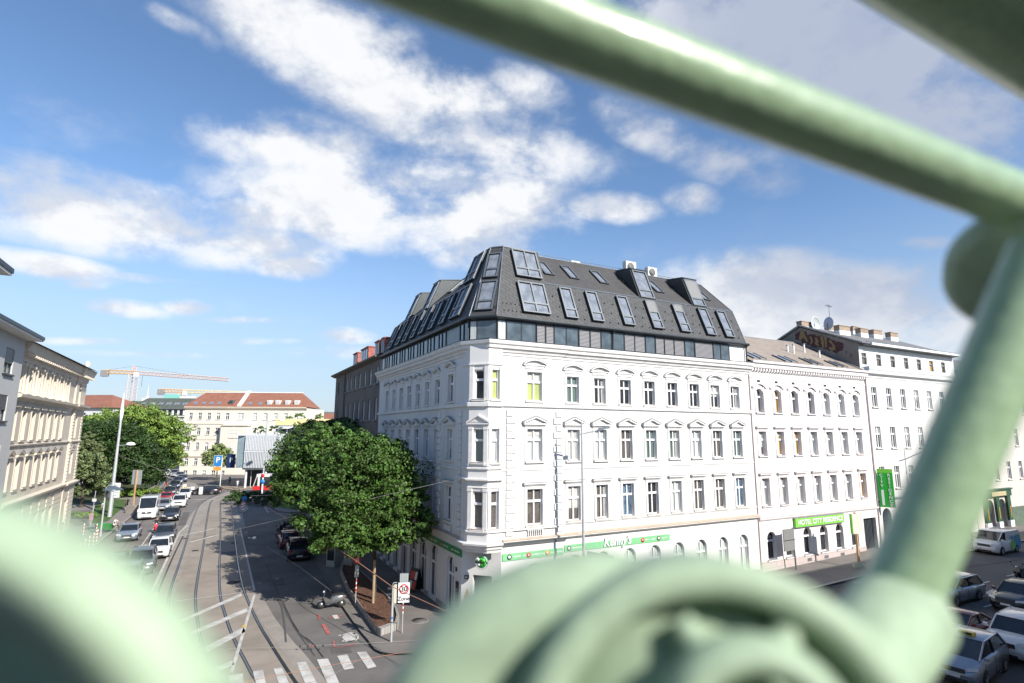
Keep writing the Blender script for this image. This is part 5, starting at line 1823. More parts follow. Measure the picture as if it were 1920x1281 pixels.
def tree(name, label, cat, base, ht, lobes, n, leaf, m, seed, trunk=.2, group=None, fork=3.0):
    t = thing(name, label, cat, base, 0, group)
    tr = MB()
    rr = random.Random(seed)
    top = Vector((rr.uniform(-.2, .2), rr.uniform(-.2, .2), fork))
    tr.tube([(0, 0, -.1), (0.03, 0, .4), top * .6, top], [trunk * 1.35, trunk, trunk * .9, trunk * .8], M_BARK, 10)
    for l in lobes:
        c = Vector(l[:3])
        for k in range(3):
            e = c + Vector((rr.uniform(-1, 1) * l[3] * .55, rr.uniform(-1, 1) * l[4] * .55, rr.uniform(-.3, .6) * l[5]))
            mid = top.lerp(e, .5) + Vector((rr.uniform(-.3, .3), rr.uniform(-.3, .3), -.2))
            tr.tube([top, mid, e], [trunk * .5, trunk * .3, .03], M_BARK, 6)
    tr.build('trunk', t)
    o = put('crown', crown_mesh('crown', m, lobes, n, leaf, seed), t)
    return t


LF_MAPLE = leafmat('leaves_maple', (.062, .118, .022))
LF_DARK = leafmat('leaves_dark', (.035, .068, .016))
LF_BRIGHT = leafmat('leaves_bright', (.16, .24, .045))
LF_LIND = leafmat('leaves_linden', (.13, .165, .065), .5)
LF_PALE = leafmat('leaves_pale', (.20, .25, .09))
TG = 'street trees along the left front of the white corner house'
tree('street_tree', 'big maple in the bark-mulched planter right in front of the white corner house', 'tree', (-8.8, 37.45, .2), 11,
     [(-.6, .3, 7.2, 3.4, 3.2, 2.4), (-2.8, .0, 5.6, 2.3, 2.4, 1.8), (.9, .2, 6.0, 2.2, 2.2, 1.8), (-.4, -.8, 4.5, 2.9, 2.3, 1.5), (-1.6, -1.0, 4.3, 2.2, 2.0, 1.3), (-.2, -1.3, 3.8, 1.7, 1.4, .8), (-2.4, -.8, 3.9, 1.5, 1.3, .8), (1.9, -.6, 4.9, 1.9, 1.8, 1.4), (-1.6, 1.2, 9.2, 2.3, 2.3, 1.5), (.3, 1.2, 8.8, 1.6, 1.7, 1.2), (2.4, -.1, 6.4, .9, 1.0, .8)], 88000, .112, LF_MAPLE, 3, .14, TG, 3.4)
tree('street_tree', 'second maple of the row, behind the one in the planter and over the parked cars', 'tree', (-14.6, 48.2, .12), 12,
     [(-1.2, 0, 8.2, 3.2, 3.2, 2.6), (-2.8, -.5, 6.2, 2.5, 2.6, 2.0), (1.0, .2, 7.5, 2.6, 2.4, 2.2), (0, 0, 10.0, 2.0, 2.0, 1.5)], 36000, .15, LF_MAPLE, 4, .16, TG, 3.6)
tree('street_tree', 'third maple of the row, beside the brown house front', 'tree', (-19.6, 59.5, .12), 12,
     [(0, 0, 8.6, 3.6, 3.6, 2.7), (-1.0, -.5, 6.2, 3.0, 3.0, 2.0), (1.0, .5, 10.6, 2.2, 2.2, 1.6)], 26000, .17, LF_DARK, 5, .16, TG, 3.6)
tree('street_tree', 'farthest maple of the row, its crown hanging over the side road next to the tram', 'tree', (-26.3, 71.8, .12), 12,
     [(.6, 0, 8.2, 3.8, 4.0, 2.8), (-.9, -.6, 5.9, 2.9, 3.2, 2.0), (3.0, 0, 7.4, 3.0, 3.2, 2.4), (1.0, 0, 10.4, 2.6, 2.8, 1.5)], 42000, .17, LF_MAPLE, 6, .2, TG, 3.4)
PG = 'park trees left of the street'
tree('linden_tree', 'grey-green conical linden right beside the cream palace', 'tree', (-61.6, 81.5, .12), 11,
     [(0, 0, 3.2, 3.0, 3.0, 2.6), (0, 0, 5.6, 2.5, 2.5, 2.2), (-.1, 0, 7.6, 1.7, 1.8, 1.8), (-.2, 0, 9.4, .95, 1.0, 1.3)], 26000, .17, LF_LIND, 8, .2, PG, 2.2)
tree('yew_tree', 'broad dark conifer in the middle of the park trees', 'tree', (-68.0, 96, .12), 12,
     [(-4.0, 0, 4.8, 6.0, 5, 4.8), (2.6, 0, 4.6, 5.4, 5, 4.6), (-1, 0, 8.8, 6.0, 5, 3.6), (4.8, 0, 3.6, 3.4, 4, 3.4)], 60000, .20, LF_DARK, 9, .4, PG, 2.0)
tree('chestnut_tree', 'tall bright green tree rising behind the dark conifer', 'tree', (-77.5, 112, .12), 15,
     [(-4, 0, 9.5, 6.0, 6, 4.0), (2, 0, 11.6, 6.0, 6, 3.6), (7, 0, 9.6, 4.6, 5, 3.6), (-9, 0, 8.5, 4, 5, 4)], 42000, .27, LF_BRIGHT, 10, .4, PG, 4)
tree('chestnut_tree', 'light green round tree at the right end of the park over the queue of cars', 'tree', (-78.3, 122, .12), 11,
     [(0, 0, 7.0, 4.6, 4.5, 3.8), (2.0, 0, 4.8, 4.4, 4, 3.2), (-2, 0, 9, 3, 3, 2.2)], 26000, .25, LF_BRIGHT, 11, .3, PG, 3)
tree('chestnut_tree', 'green tree at the far left of the park behind the linden', 'tree', (-84.0, 108, .12), 12,
     [(0, 0, 7.5, 5, 5, 5), (3, 0, 10, 4, 4, 3)], 16000, .28, LF_MAPLE, 12, .3, PG, 3)
tree('young_tree', 'small pale green tree in front of the yellow-white house by the parking sign', 'tree', (-66.3, 127, .12), 7,
     [(0, 0, 4.6, 2.9, 2.8, 2.6), (-.3, 0, 6.2, 1.7, 1.7, 1.5)], 12000, .2, LF_PALE, 13, .14, None, 1.8)


def hedge(label, box, n, leaf, m, seed, name='hedge'):
    x0, x1, y0, y1, h = box
    t = thing(name, label, 'hedge', ((x0 + x1) / 2, (y0 + y1) / 2, .13))
    r = np.random.default_rng(seed)
    lob = []
    w, d = (x1 - x0) / 2, (y1 - y0) / 2
    for i in range(8):
        lob.append(((-1 + 2 * (i + .5) / 8) * w, r.uniform(-.2, .2) * d, h * .45, w / 5.5, d * .8, h * .5))
    put('foliage', crown_mesh('foliage', m, lob, n, leaf, seed), t)
    return t


p = spot(570, 948)
hedge('dark clipped hedge on the island right of the tram tracks', (-43.5, -27, 84, 91, 1.5), 16000, .17, LF_DARK, 21)
hedge('low light green hedge along the park pavement beside the grey umbrella lamp', (-65.5, -61, 92, 100, 1.1), 6000, .17, LF_BRIGHT, 22)
hedge('low bright bush at the foot of the tall lamp mast', (-55.6, -52.2, 70.5, 72.6, .8), 3000, .11, LF_BRIGHT, 23, 'bush')

# ================================================================ far houses
def fpart(pr, name, fn):
    m_ = MB()
    fn(m_)
    return m_.build(name, pr)


M_YW = mat('far_cream', (.68, .635, .55), .9, .2, .04)
M_YW2 = mat('far_cream_lower', (.66, .57, .44), .9, .2, .04)
M_WH = mat('far_white', (.68, .67, .65), .9, .2, .04)
M_TILE = brickmat('red_roof_tiles', (.30, .125, .08), (.25, .105, .07), (.20, .085, .05), .5, .35, .02, 0, 'XZ', .85)
M_GRN = mat('green_grey_roof', (.085, .10, .085), .7, .8, .15, stretch=(4, 1, 1))
M_REVEAL = mat('far_window_dark', (.12, .12, .125), .3, .5, .3)
# red-roofed house closing the street
rh = thing('red_roofed_house', 'long cream house with a red tiled roof closing the far end of the street', 'building', (-85.0, 144, 0), R(1.0))
cols = [1.6 + 2.36 * k for k in range(5)]
rowz = [(13.9, 1.7), (10.0, 1.8), (6.1, 1.9), (2.3, 1.7)]
cols2 = [18.2 + 2.65 * k for k in range(5)]
mb = MB()
front(mb, 0, 11.6, -1.5, 17, [(x - .45, x + .45, z, z + h) for x in cols for z, h in rowz] + [(x - .5, x + .5, -1, 1.0) for x in cols], M_YW, .25)
front(mb, 11.6, 31.5, -1.5, 17, [(x - .45, x + .45, 13.9, 15.6) for x in cols2] + [(x - .5, x + .5, z, z + 1.8) for x in cols2 for z in (10.0, 6.1, 2.3)] + [(13.6, 15.2, 13.9, 15.6)], M_YW, .25)
mb.quad((31.5, 0, -1.5), (31.5, 14, -1.5), (31.5, 14, 17), (31.5, 0, 17), M_YW)
mb.box(0, 31.5, -.1, -.002, -1.5, 4.6, M_YW2) if 0 else None
mb.build('wall', rh)
for x in cols:
    for z, h in rowz:
        add_window(rh, F_R, x, z, .9, h, M_GLASS, style=0, mull=True, mf=M_FRAME)
    add_window(rh, F_R, x, -1, 1.0, 2.0, M_GLASS, style=0)
for x in cols2:
    for z, h in ((13.9, 1.7), (10.0, 1.8), (6.1, 1.8), (2.3, 1.8)):
        add_window(rh, F_R, x, z, 1.0, h, M_GLASSC, style=0)
add_window(rh, F_R, 14.4, 13.9, 1.6, 1.7, M_GLASSC, style=0)
mb = MB()
mb.box(10.4, 17.2, -1.6, -.002, 4.5, 12.3, M_YW)
mb.box(10.1, 17.5, -1.9, -.002, 12.3, 12.5, M_YW2)
mb.box(10.3, 17.3, -1.8, -.002, 4.2, 4.498, M_YW2)
bay = mb.build('bay', rh)
add_window(bay, Matrix.Translation((0, -1.62, 0)), 13.8, 9.3, 2.1, 1.9, M_GLASS, style=0, yb=-.06, mt=M_YW2)
add_window(bay, Matrix.Translation((0, -1.62, 0)), 13.4, 5.4, 1.3, 1.9, M_GLASSC, style=0, yb=-.06, mt=M_YW2)
for z, pr in ((4.4, .25), (12.7, .15), (8.7, .08)):
    mb = MB()
    mb.sweep([(0, 0), (10.3, 0)], [(0, 0), (pr, .05), (pr, .25), (0, .3)], M_YW2, z)
    mb.build('belt_course', rh)
mb = MB()
mb.sweep([(0, 0), (31.5, 0)], [(0, 16.4), (.3, 16.6), (.6, 17.0), (.6, 17.2), (0, 17.25)], M_YW2)
mb.build('cornice', rh)
mb = MB()
mb.quad((-.3, -.6, 17.2), (31.8, -.6, 17.2), (28.5, 4.5, 21.2), (2.6, 4.5, 21.2), M_TILE)
mb.poly([(-.3, -.6, 17.2), (2.6, 4.5, 21.2), (-.3, 10, 17.2)], M_TILE)
mb.poly([(31.8, -.6, 17.2), (31.8, 10, 17.2), (28.5, 4.5, 21.2)], M_TILE)
mb.quad((2.6, 4.5, 21.2), (28.5, 4.5, 21.2), (31.8, 10, 17.2), (-.3, 10, 17.2), M_TILE)
mb.box(2.4, 28.7, 4.3, 4.7, 21.15, 21.4, M_WH)
mb.prism([(13.6, -.62, 17.2), (13.6, 4.5, 21.35), (13.6, 4.5, 21.75), (13.6, -.75, 17.5)], (1.0, 0, 0), M_WH)
mb.build('roof', rh)
for i, x in enumerate((2.2, 4.4, 6.4, 8.3, 11.6, 16.3, 19.0, 21.5, 23.7, 26.2, 28.6)):
    mb = MB()
    if i > 6 or i == 4:
        mb.box(x - .55, x + .55, .15, 2.4, 17.9, 19.0, M_WH if i > 6 else M_ANTHL)
        mb.box(x - .4, x + .4, .1, .15, 18.1, 18.85, M_GLASSC if i > 6 else M_GLASS)
        mb.build('dormer', rh)
    else:
        mb.box(-.5, .5, 0, 1.2, 0, .08, M_SKYG)
        mb.build('roof_window', rh, slope(F_R, x, -.6, 17.2, 4.5, 21.2, .9))
# green-roofed house beside it
gh_ = thing('green_roofed_house', 'white house with a dark green roof left of the red-roofed one', 'building', (-109.0, 158, 0), R(2))
colg = [1.3 + 1.95 * k for k in range(8)]
mb = MB()
front(mb, 0, 14.9 + 1.2, 0, 15, [(x - .42, x + .42, z, z + 1.7) for x in colg for z in (11.6, 8.0, 4.4, 1.0)], M_WH, .25)
mb.quad((16.1, 0, 0), (16.1, 9, 0), (16.1, 9, 15), (16.1, 0, 15), M_WH)
mb.build('wall', gh_)
for x in colg:
    for z in (11.6, 8.0, 4.4, 1.0):
        add_window(gh_, F_R, x, z, .84, 1.7, M_GLASSB, style=0)
mb = MB()
mb.box(0, 16.1, .2, 8, 15.0, 17.1, M_ANTH)
for k in range(10):
    mb.box(.6 + k * 1.58, 1.2 + k * 1.58, .14, .2, 15.4, 16.9, M_WH)
mb.box(-.3, 16.4, -.5, .19, 14.9, 15.2, M_WH)
mb.build('attic_storey', gh_)
mb = MB()
mb.quad((-.5, -.3, 17.1), (16.2, -.3, 17.1), (16.2, 3.4, 20.4), (2.6, 3.4, 20.4), M_GRN)
mb.quad((2.6, 3.4, 20.4), (16.2, 3.4, 20.4), (16.2, 9, 20.4), (2.6, 9, 20.4), M_GRN)
mb.poly([(-.5, -.3, 17.1), (2.6, 3.4, 20.4), (2.6, 9, 20.4), (-.5, 9, 17.1)], M_GRN)
mb.build('roof', gh_)
for k in range(6):
    mb = MB()
    for dx in (-.4, .4):
        mb.box(dx - .3, dx + .3, 0, 1.1, 0, .1, M_SKYG)
    mb.build('roof_window', gh_, slope(F_R, 3.0 + k * 2.3, -.3, 17.1, 3.4, 20.4, 1.8))
mb = MB()
mb.box(6.2, 9.8, 5, 7, 20.4, 21.6, mat('turquoise_box', (.22, .52, .44), .6, 1, .05))
mb.box(10.5, 14.5, 5.5, 7, 20.4, 21.2, M_WH)
mb.build('roof_boxes', gh_)
# glazed penthouse block behind the mast
gp = thing('glass_penthouse', 'dark block with a slanted glass penthouse roof behind the park trees', 'building', (-121, 165, 0))
fpart(gp, 'wall', lambda q: q.box(0, 12, 0, 10, 0, 16.8, M_ANTHL))
fpart(gp, 'glass_roof', lambda q: (q.quad((1, 0, 16.82), (11, 0, 16.82), (11, 4, 19.9), (3, 4, 19.9), M_ATTG), q.quad((3, 4, 19.9), (11, 4, 19.9), (11, 10, 19.9), (3, 10, 19.9), M_ANTHL)))
fpart(gp, 'spire', lambda q: (q.box(7, 10, 5, 7, 19.9, 20.9, M_WH), q.lathe([(.5, 20.9), (.12, 21.8), (.0, 25.5)], M_WH, c=(8, 6, 0), n=8)))
# white house with red hip roof behind the palace
wh = thing('white_house', 'white house with a shallow red roof half hidden between palace and park trees', 'building', (-99, 116, 0), R(-8))
wcol = [1.5 + 2.3 * k for k in range(7)]
mb = MB()
front(mb, 0, 17, 0, 15.6, [(x - .4, x + .4, z, z + 1.6) for x in wcol for z in (13.0, 9.6, 6.2)], M_WH, .2)
mb.quad((17, 0, 0), (17, 10, 0), (17, 10, 15.6), (17, 0, 15.6), M_WH)
mb.build('wall', wh)
for x in wcol:
    for z in (13.0, 9.6, 6.2):
        add_window(wh, F_R, x, z, .8, 1.6, M_GLASS, style=0, mull=False)
fpart(wh, 'roof', lambda q: (q.quad((-.5, -.6, 15.6), (17.5, -.6, 15.6), (12, 5, 18.6), (2, 5, 18.6), M_TILE), q.poly([(17.5, -.6, 15.6), (17.5, 11, 15.6), (12, 5, 18.6)], M_TILE),
                             q.quad((2, 5, 18.6), (12, 5, 18.6), (17.5, 11, 15.6), (-.5, 11, 15.6), M_TILE)))

# ---- glass and slat library building
lib = thing('slatted_building', 'modern white building clad in vertical slats raised on round columns', 'building', (-53.6, 109, 0), R(2))
M_SLAT = mat('white_slats', (.62, .64, .66), .5, 1, .03)
M_GLB = mat('pale_blue_glass', (.40, .50, .52), .15, .6, .1, spec=.8)
M_DKG = mat('dark_ground_floor', (.06, .065, .07), .25, .5, .2)
mb = MB()
mb.box(1.6, 26, .3, 14, 3.9, 10.1, M_DKG)
mb.box(-.3, 1.6, 1.0, 14, 3.9, 10.1, M_GLB)
mb.quad((-.3, .99, 3.9), (1.6, .25, 3.9), (1.6, .25, 10.1), (-.3, .99, 10.1), M_GLB)
mb.box(-.1, 26.1, .2, 14, 10.1, 10.35, M_SLAT)
mb.box(1.4, 26.1, .12, 14, 3.6, 3.898, M_ANTHL)
mb.box(1.5, 26, .05, .28, 6.9, 7.15, M_SLAT)
mb.build('upper_storeys', lib)
for z0, z1, d_ in ((7.2, 10.05, .09), (3.95, 6.85, .16)):
    mb = MB()
    x = 1.65
    while x < 17:
        mb.box(x, x + (.2 if z0 > 7 else .14), -.02, .2, z0, z1, M_SLAT)
        x += .30
    tag(mb.build('slat_screen', lib), kind='stuff')
mb = MB()
mb.box(2.5, 26, 5, 14, 0, 3.59, M_DKG)
mb.box(0, 2.5, 5.4, 14, 0, 3.59, M_DKG)
mb.build('ground_floor', lib)
for x in (1.9, 5.7, 9.0, 12.5):
    mb = MB()
    mb.tube([(x, .8, 0), (x, .8, 3.6)], .22, M_SLAT, 12)
    mb.build('column', lib)
mb = MB()
mb.box(5, 22, 6, 13, 10.35, 12.1, M_WH)
for k in range(9):
    mb.box(6 + k * 1.5, 7.2 + k * 1.5, 5.93, 6, 10.5, 11.7, M_GLASS)
mb.box(4.2, 22.5, 4.6, 13.4, 12.103, 12.25, M_WH)
mb.box(5.4, 22, 4.5, 4.62, 12.25, 13.5, mat('yellow_parapet', (.74, .60, .30), .7, .5, .1))
mb.build('terrace_storey', lib)
mb = MB()
mb.prism([(6, 4.2, 11.9), (9.4, 4.2, 11.9), (9.0, 2.2, 11.5), (6.2, 2.2, 11.5)], (0, 0, .06), M_SLAT)
mb.build('awning', lib)
for i, (x, y, z, s_) in enumerate(((2.2, 2.2, 10.4, 1.1), (5.4, 2.5, 10.4, 1.2), (10.5, 2.6, 10.4, 1.1), (8.6, 6, 13.2, 1.0), (12.5, 6.3, 13.2, .9), (6.4, 6, 13.1, .7))):
    X = Vector((-52.6, 109, 0)) + Vector((x, y, z))
    t = thing('terrace_plant', ['bushy plant at the left corner of the roof terrace', 'bushy plant beside the awning on the terrace', 'round shrub right of the terrace mast', 'tallest shrub above the yellow parapet',
                                'low shrub at the right end of the yellow parapet', 'low shrub at the left end of the yellow parapet'][i], 'shrub', X, 0, 'plants on the roof terrace')
    put('foliage', crown_mesh('foliage', LF_MAPLE if i < 3 else LF_BRIGHT, [(0, 0, s_ * .7, s_, s_ * .7, s_ * .7)], 1400, .13, 40 + i), t)
    pt = MB()
    pt.lathe([(.3, 0), (.42, .4), (0, .4)], M_TINGREY, n=12)
    pt.build('pot', t)

# ---- skyline behind, one block each
skc = [M_WH, M_YW, M_TILE, M_GRN]
rs = random.Random(11)
for i in range(16):
    x = -140 + i * 11.5 + rs.uniform(-2, 2)
    y = 260 + rs.uniform(-20, 60) if i < 12 else 330
    if -30 < x:
        y = 300
    w_, h_ = rs.uniform(12, 20), rs.uniform(13.5, 17.5)
    wm = [M_WH, M_YW][i % 2]
    t = thing('distant_house', ['distant pale house on the skyline, roof just showing', 'distant cream house on the skyline, red roof just showing'][i % 2], 'building', (x, y, 0), 0, 'pale distant houses on the skyline' if i % 2 == 0 else 'cream distant houses on the skyline')
    q = MB()
    q.box(0, w_, 0, 12, 0, h_, wm)
    for k in range(int(w_ / 3)):
        for z in (h_ - 2.6, h_ - 6):
            q.box(1 + k * 3, 2.1 + k * 3, -.06, 0, z, z + 1.7, M_REVEAL)
    q.build('wall', t)
    q = MB()
    q.prism([(-.4, -.5, h_), (-.4, 12.5, h_), (-.4, 6, h_ + rs.uniform(2.5, 4))], (w_ + .8, 0, 0), M_RFG if i % 2 == 0 else M_TILE)
    q.build('roof', t)
# low wooded hill at the horizon
hm = MB()
rs = random.Random(3)
xs_ = [-700 + 35 * i for i in range(34)]
tops = [14 + 26 * math.exp(-((x + 330) / 130) ** 2) + 10 * math.exp(-((x + 80) / 200) ** 2) + rs.uniform(-2, 2) for x in xs_]
for i in range(len(xs_) - 1):
    hm.quad((xs_[i], 800, 0), (xs_[i + 1], 800, 0), (xs_[i + 1], 880, tops[i + 1]), (xs_[i], 880, tops[i]), mat('hill_green', (.13, .17, .15), .95, .02, .3))
    hm.quad((xs_[i], 880, tops[i]), (xs_[i + 1], 880, tops[i + 1]), (xs_[i + 1], 1000, 0), (xs_[i], 1000, 0), mat('hill_green', (.13, .17, .15)))
tag(hm.build('hill'), kind='structure')


# ================================================================ tower cranes
def crane(label, base, top_z, jib, back, tower, colm, colj, tip):
    """base (x,y); jib/back are horizontal vectors of the long and the short arm"""
    t = thing('tower_crane', label, 'crane', (base[0], base[1], 0), 0, 'tower cranes on the skyline')
    def lattice(a, b_, w, n, m, r=.16):
        q = MB()
        a, b_ = Vector(a), Vector(b_)
        d = (b_ - a).normalized()
        s_ = d.cross(Vector((0, 0, 1))) if abs(d.z) < .9 else Vector((1, 0, 0))
        s_.normalize()
        u_ = s_.cross(d).normalized()
        cor = [s_ * w / 2 + u_ * w / 2, -s_ * w / 2 + u_ * w / 2, -s_ * w / 2 - u_ * w / 2, s_ * w / 2 - u_ * w / 2]
        for c in cor:
            q.tube([a + c, b_ + c], r, m, 4, smooth=False)
        for i in range(n):
            p0, p1 = a.lerp(b_, i / n), a.lerp(b_, (i + 1) / n)
            for k in range(4):
                q.tube([p0 + cor[k], p1 + cor[(k + 1) % 4]], r * .6, m, 4, smooth=False)
        return q
    lattice((0, 0, 0), (0, 0, top_z), tower, 22, colm).build('tower', t)
    J, Bk = Vector(jib), Vector(back)
    lattice((0, 0, top_z + .8), Vector((0, 0, top_z + .8)) + J, 1.5, 26, colj, .2).build('jib', t)
    lattice((0, 0, top_z + .8), Vector((0, 0, top_z + .8)) + Bk, 1.5, 7, mat('crane_orange', (.66, .40, .16), .6, 1, .1), .2).build('counter_jib', t)  # orange lightened too, haze mixed into the colour
    q = MB()
    e = Bk * .93
    q.box(e.x - 1.5, e.x + 1.5, e.y - 1, e.y + 1, top_z - 1.6, top_z + 1.4, M_TINGREY)
    q.build('counterweight', t)
    q = MB()
    q.box(.9, 2.6, -1.6, 0, top_z - 1.4, top_z + .8, M_WH)
    q.build('cab', t)
    if tip:
        lattice((0, 0, top_z), (0, 0, top_z + tip), 1.0, 5, colm).build('apex', t)
        q = MB()
        q.tube([(0, 0, top_z + tip), Vector((0, 0, top_z + 1.6)) + J * .6], .08, M_TINGREY, 4)
        q.tube([(0, 0, top_z + tip), Vector((0, 0, top_z + 1.6)) + Bk * .9], .08, M_TINGREY, 4)
        q.build('tie_rods', t)
    q = MB()
    h_ = J * .09
    q.tube([(h_.x, h_.y, top_z), (h_.x, h_.y, top_z - 6)], .08, M_ANTH, 4)
    q.build('hoist_rope', t)
    return t


M_CRR = mat('crane_red_hazed', (.58, .43, .38), .7, 1, .1)  # red paled in the colour to stand in for distance haze
M_CRY = mat('crane_yellow', (.70, .56, .28), .6, 1, .1)
D = 270
pc = seen_at(251, 700, D)
crane('taller crane with a haze-paled red tower and long pink jib over the park trees', (pc.x, D), pc.z - .5, ((405 - 251) / 1044 * D, 14, -2.0), (-(251 - 203) / 1044 * D, -4, 0), 3.0, M_CRR, M_CRR, (700 - 684) / 1044 * D)
D = 300
pc = seen_at(342, 733, D)
crane('lower yellow crane just above the green and red roofs', (pc.x, D), pc.z - 1, ((470 - 342) / 1044 * D, 20, 0), (-(342 - 310) / 1044 * D, -5, 0), 2.4, M_CRY, M_CRY, 0)

# ================================================================ vehicles
M_TYRE = mat('tyre_rubber', (.02, .02, .02), .85, 3, .1)
M_RIM = mat('alloy_rim', (.35, .35, .36), .35, 3, .05, metal=.8)
M_CGL = mat('car_glass', (.018, .022, .026), .05, 2, .2, spec=.9)
M_PLASTIC = mat('black_plastic', (.025, .025, .027), .6, 3, .1)
M_LAMP = mat('headlamp', (.62, .64, .66), .12, 3, .05, spec=.9)
M_TAIL = mat('tail_lamp', (.40, .012, .012), .2, 3, .05, spec=.8)
M_PLATE = mat('number_plate', (.70, .70, .68), .5, 20, .15)


def paint(name, col, metal=.25):
    return mat('paint_' + name, col, .32, 2, .03, metal=metal, coat=.8)


P_ = {'grey': paint('grey', (.13, .135, .15)), 'silver': paint('silver', (.33, .37, .42), .5), 'black': paint('black', (.015, .017, .022)), 'white': paint('white', (.70, .70, .69), 0),
      'red': paint('red', (.55, .02, .035), .1), 'dkgrey': paint('dark_grey', (.055, .06, .07)), 'navy': paint('navy', (.02, .03, .065)), 'maroon': paint('maroon', (.16, .018, .022)),
      'ltgrey': paint('light_grey', (.36, .38, .39), .4), 'blue': paint('blue', (.06, .10, .19)), 'teal': paint('teal_grey', (.12, .19, .18))}
KIND = {  # L, W, H, belt, hood, cowl x from front, windscreen run, roof end from rear, glass end from rear, trunk
    'suv': (4.65, 1.90, 1.66, 1.06, 1.02, 1.20, .70, .62, .15, 1.06),
    'hatch': (4.30, 1.80, 1.47, .95, .89, 1.10, .80, .80, .18, .95),
    'sedan': (4.75, 1.85, 1.44, .93, .86, 1.30, .85, 1.40, .62, .97),
    'wagon': (4.80, 1.85, 1.48, .95, .88, 1.25, .80, .55, .12, .95),
    'coupe': (4.20, 1.78, 1.30, .86, .80, 1.35, .75, 1.20, .45, .90),
    'minivan': (4.65, 1.80, 1.60, 1.02, .95, .85, 1.20, .75, .12, 1.02),
    'van': (5.9, 2.04, 2.60, 1.40, 1.16, .50, .95, .10, .03, 1.40),
    'smallvan': (4.5, 1.85, 1.84, 1.12, 1.02, .75, .75, .12, .04, 1.12)}
CARS = {}


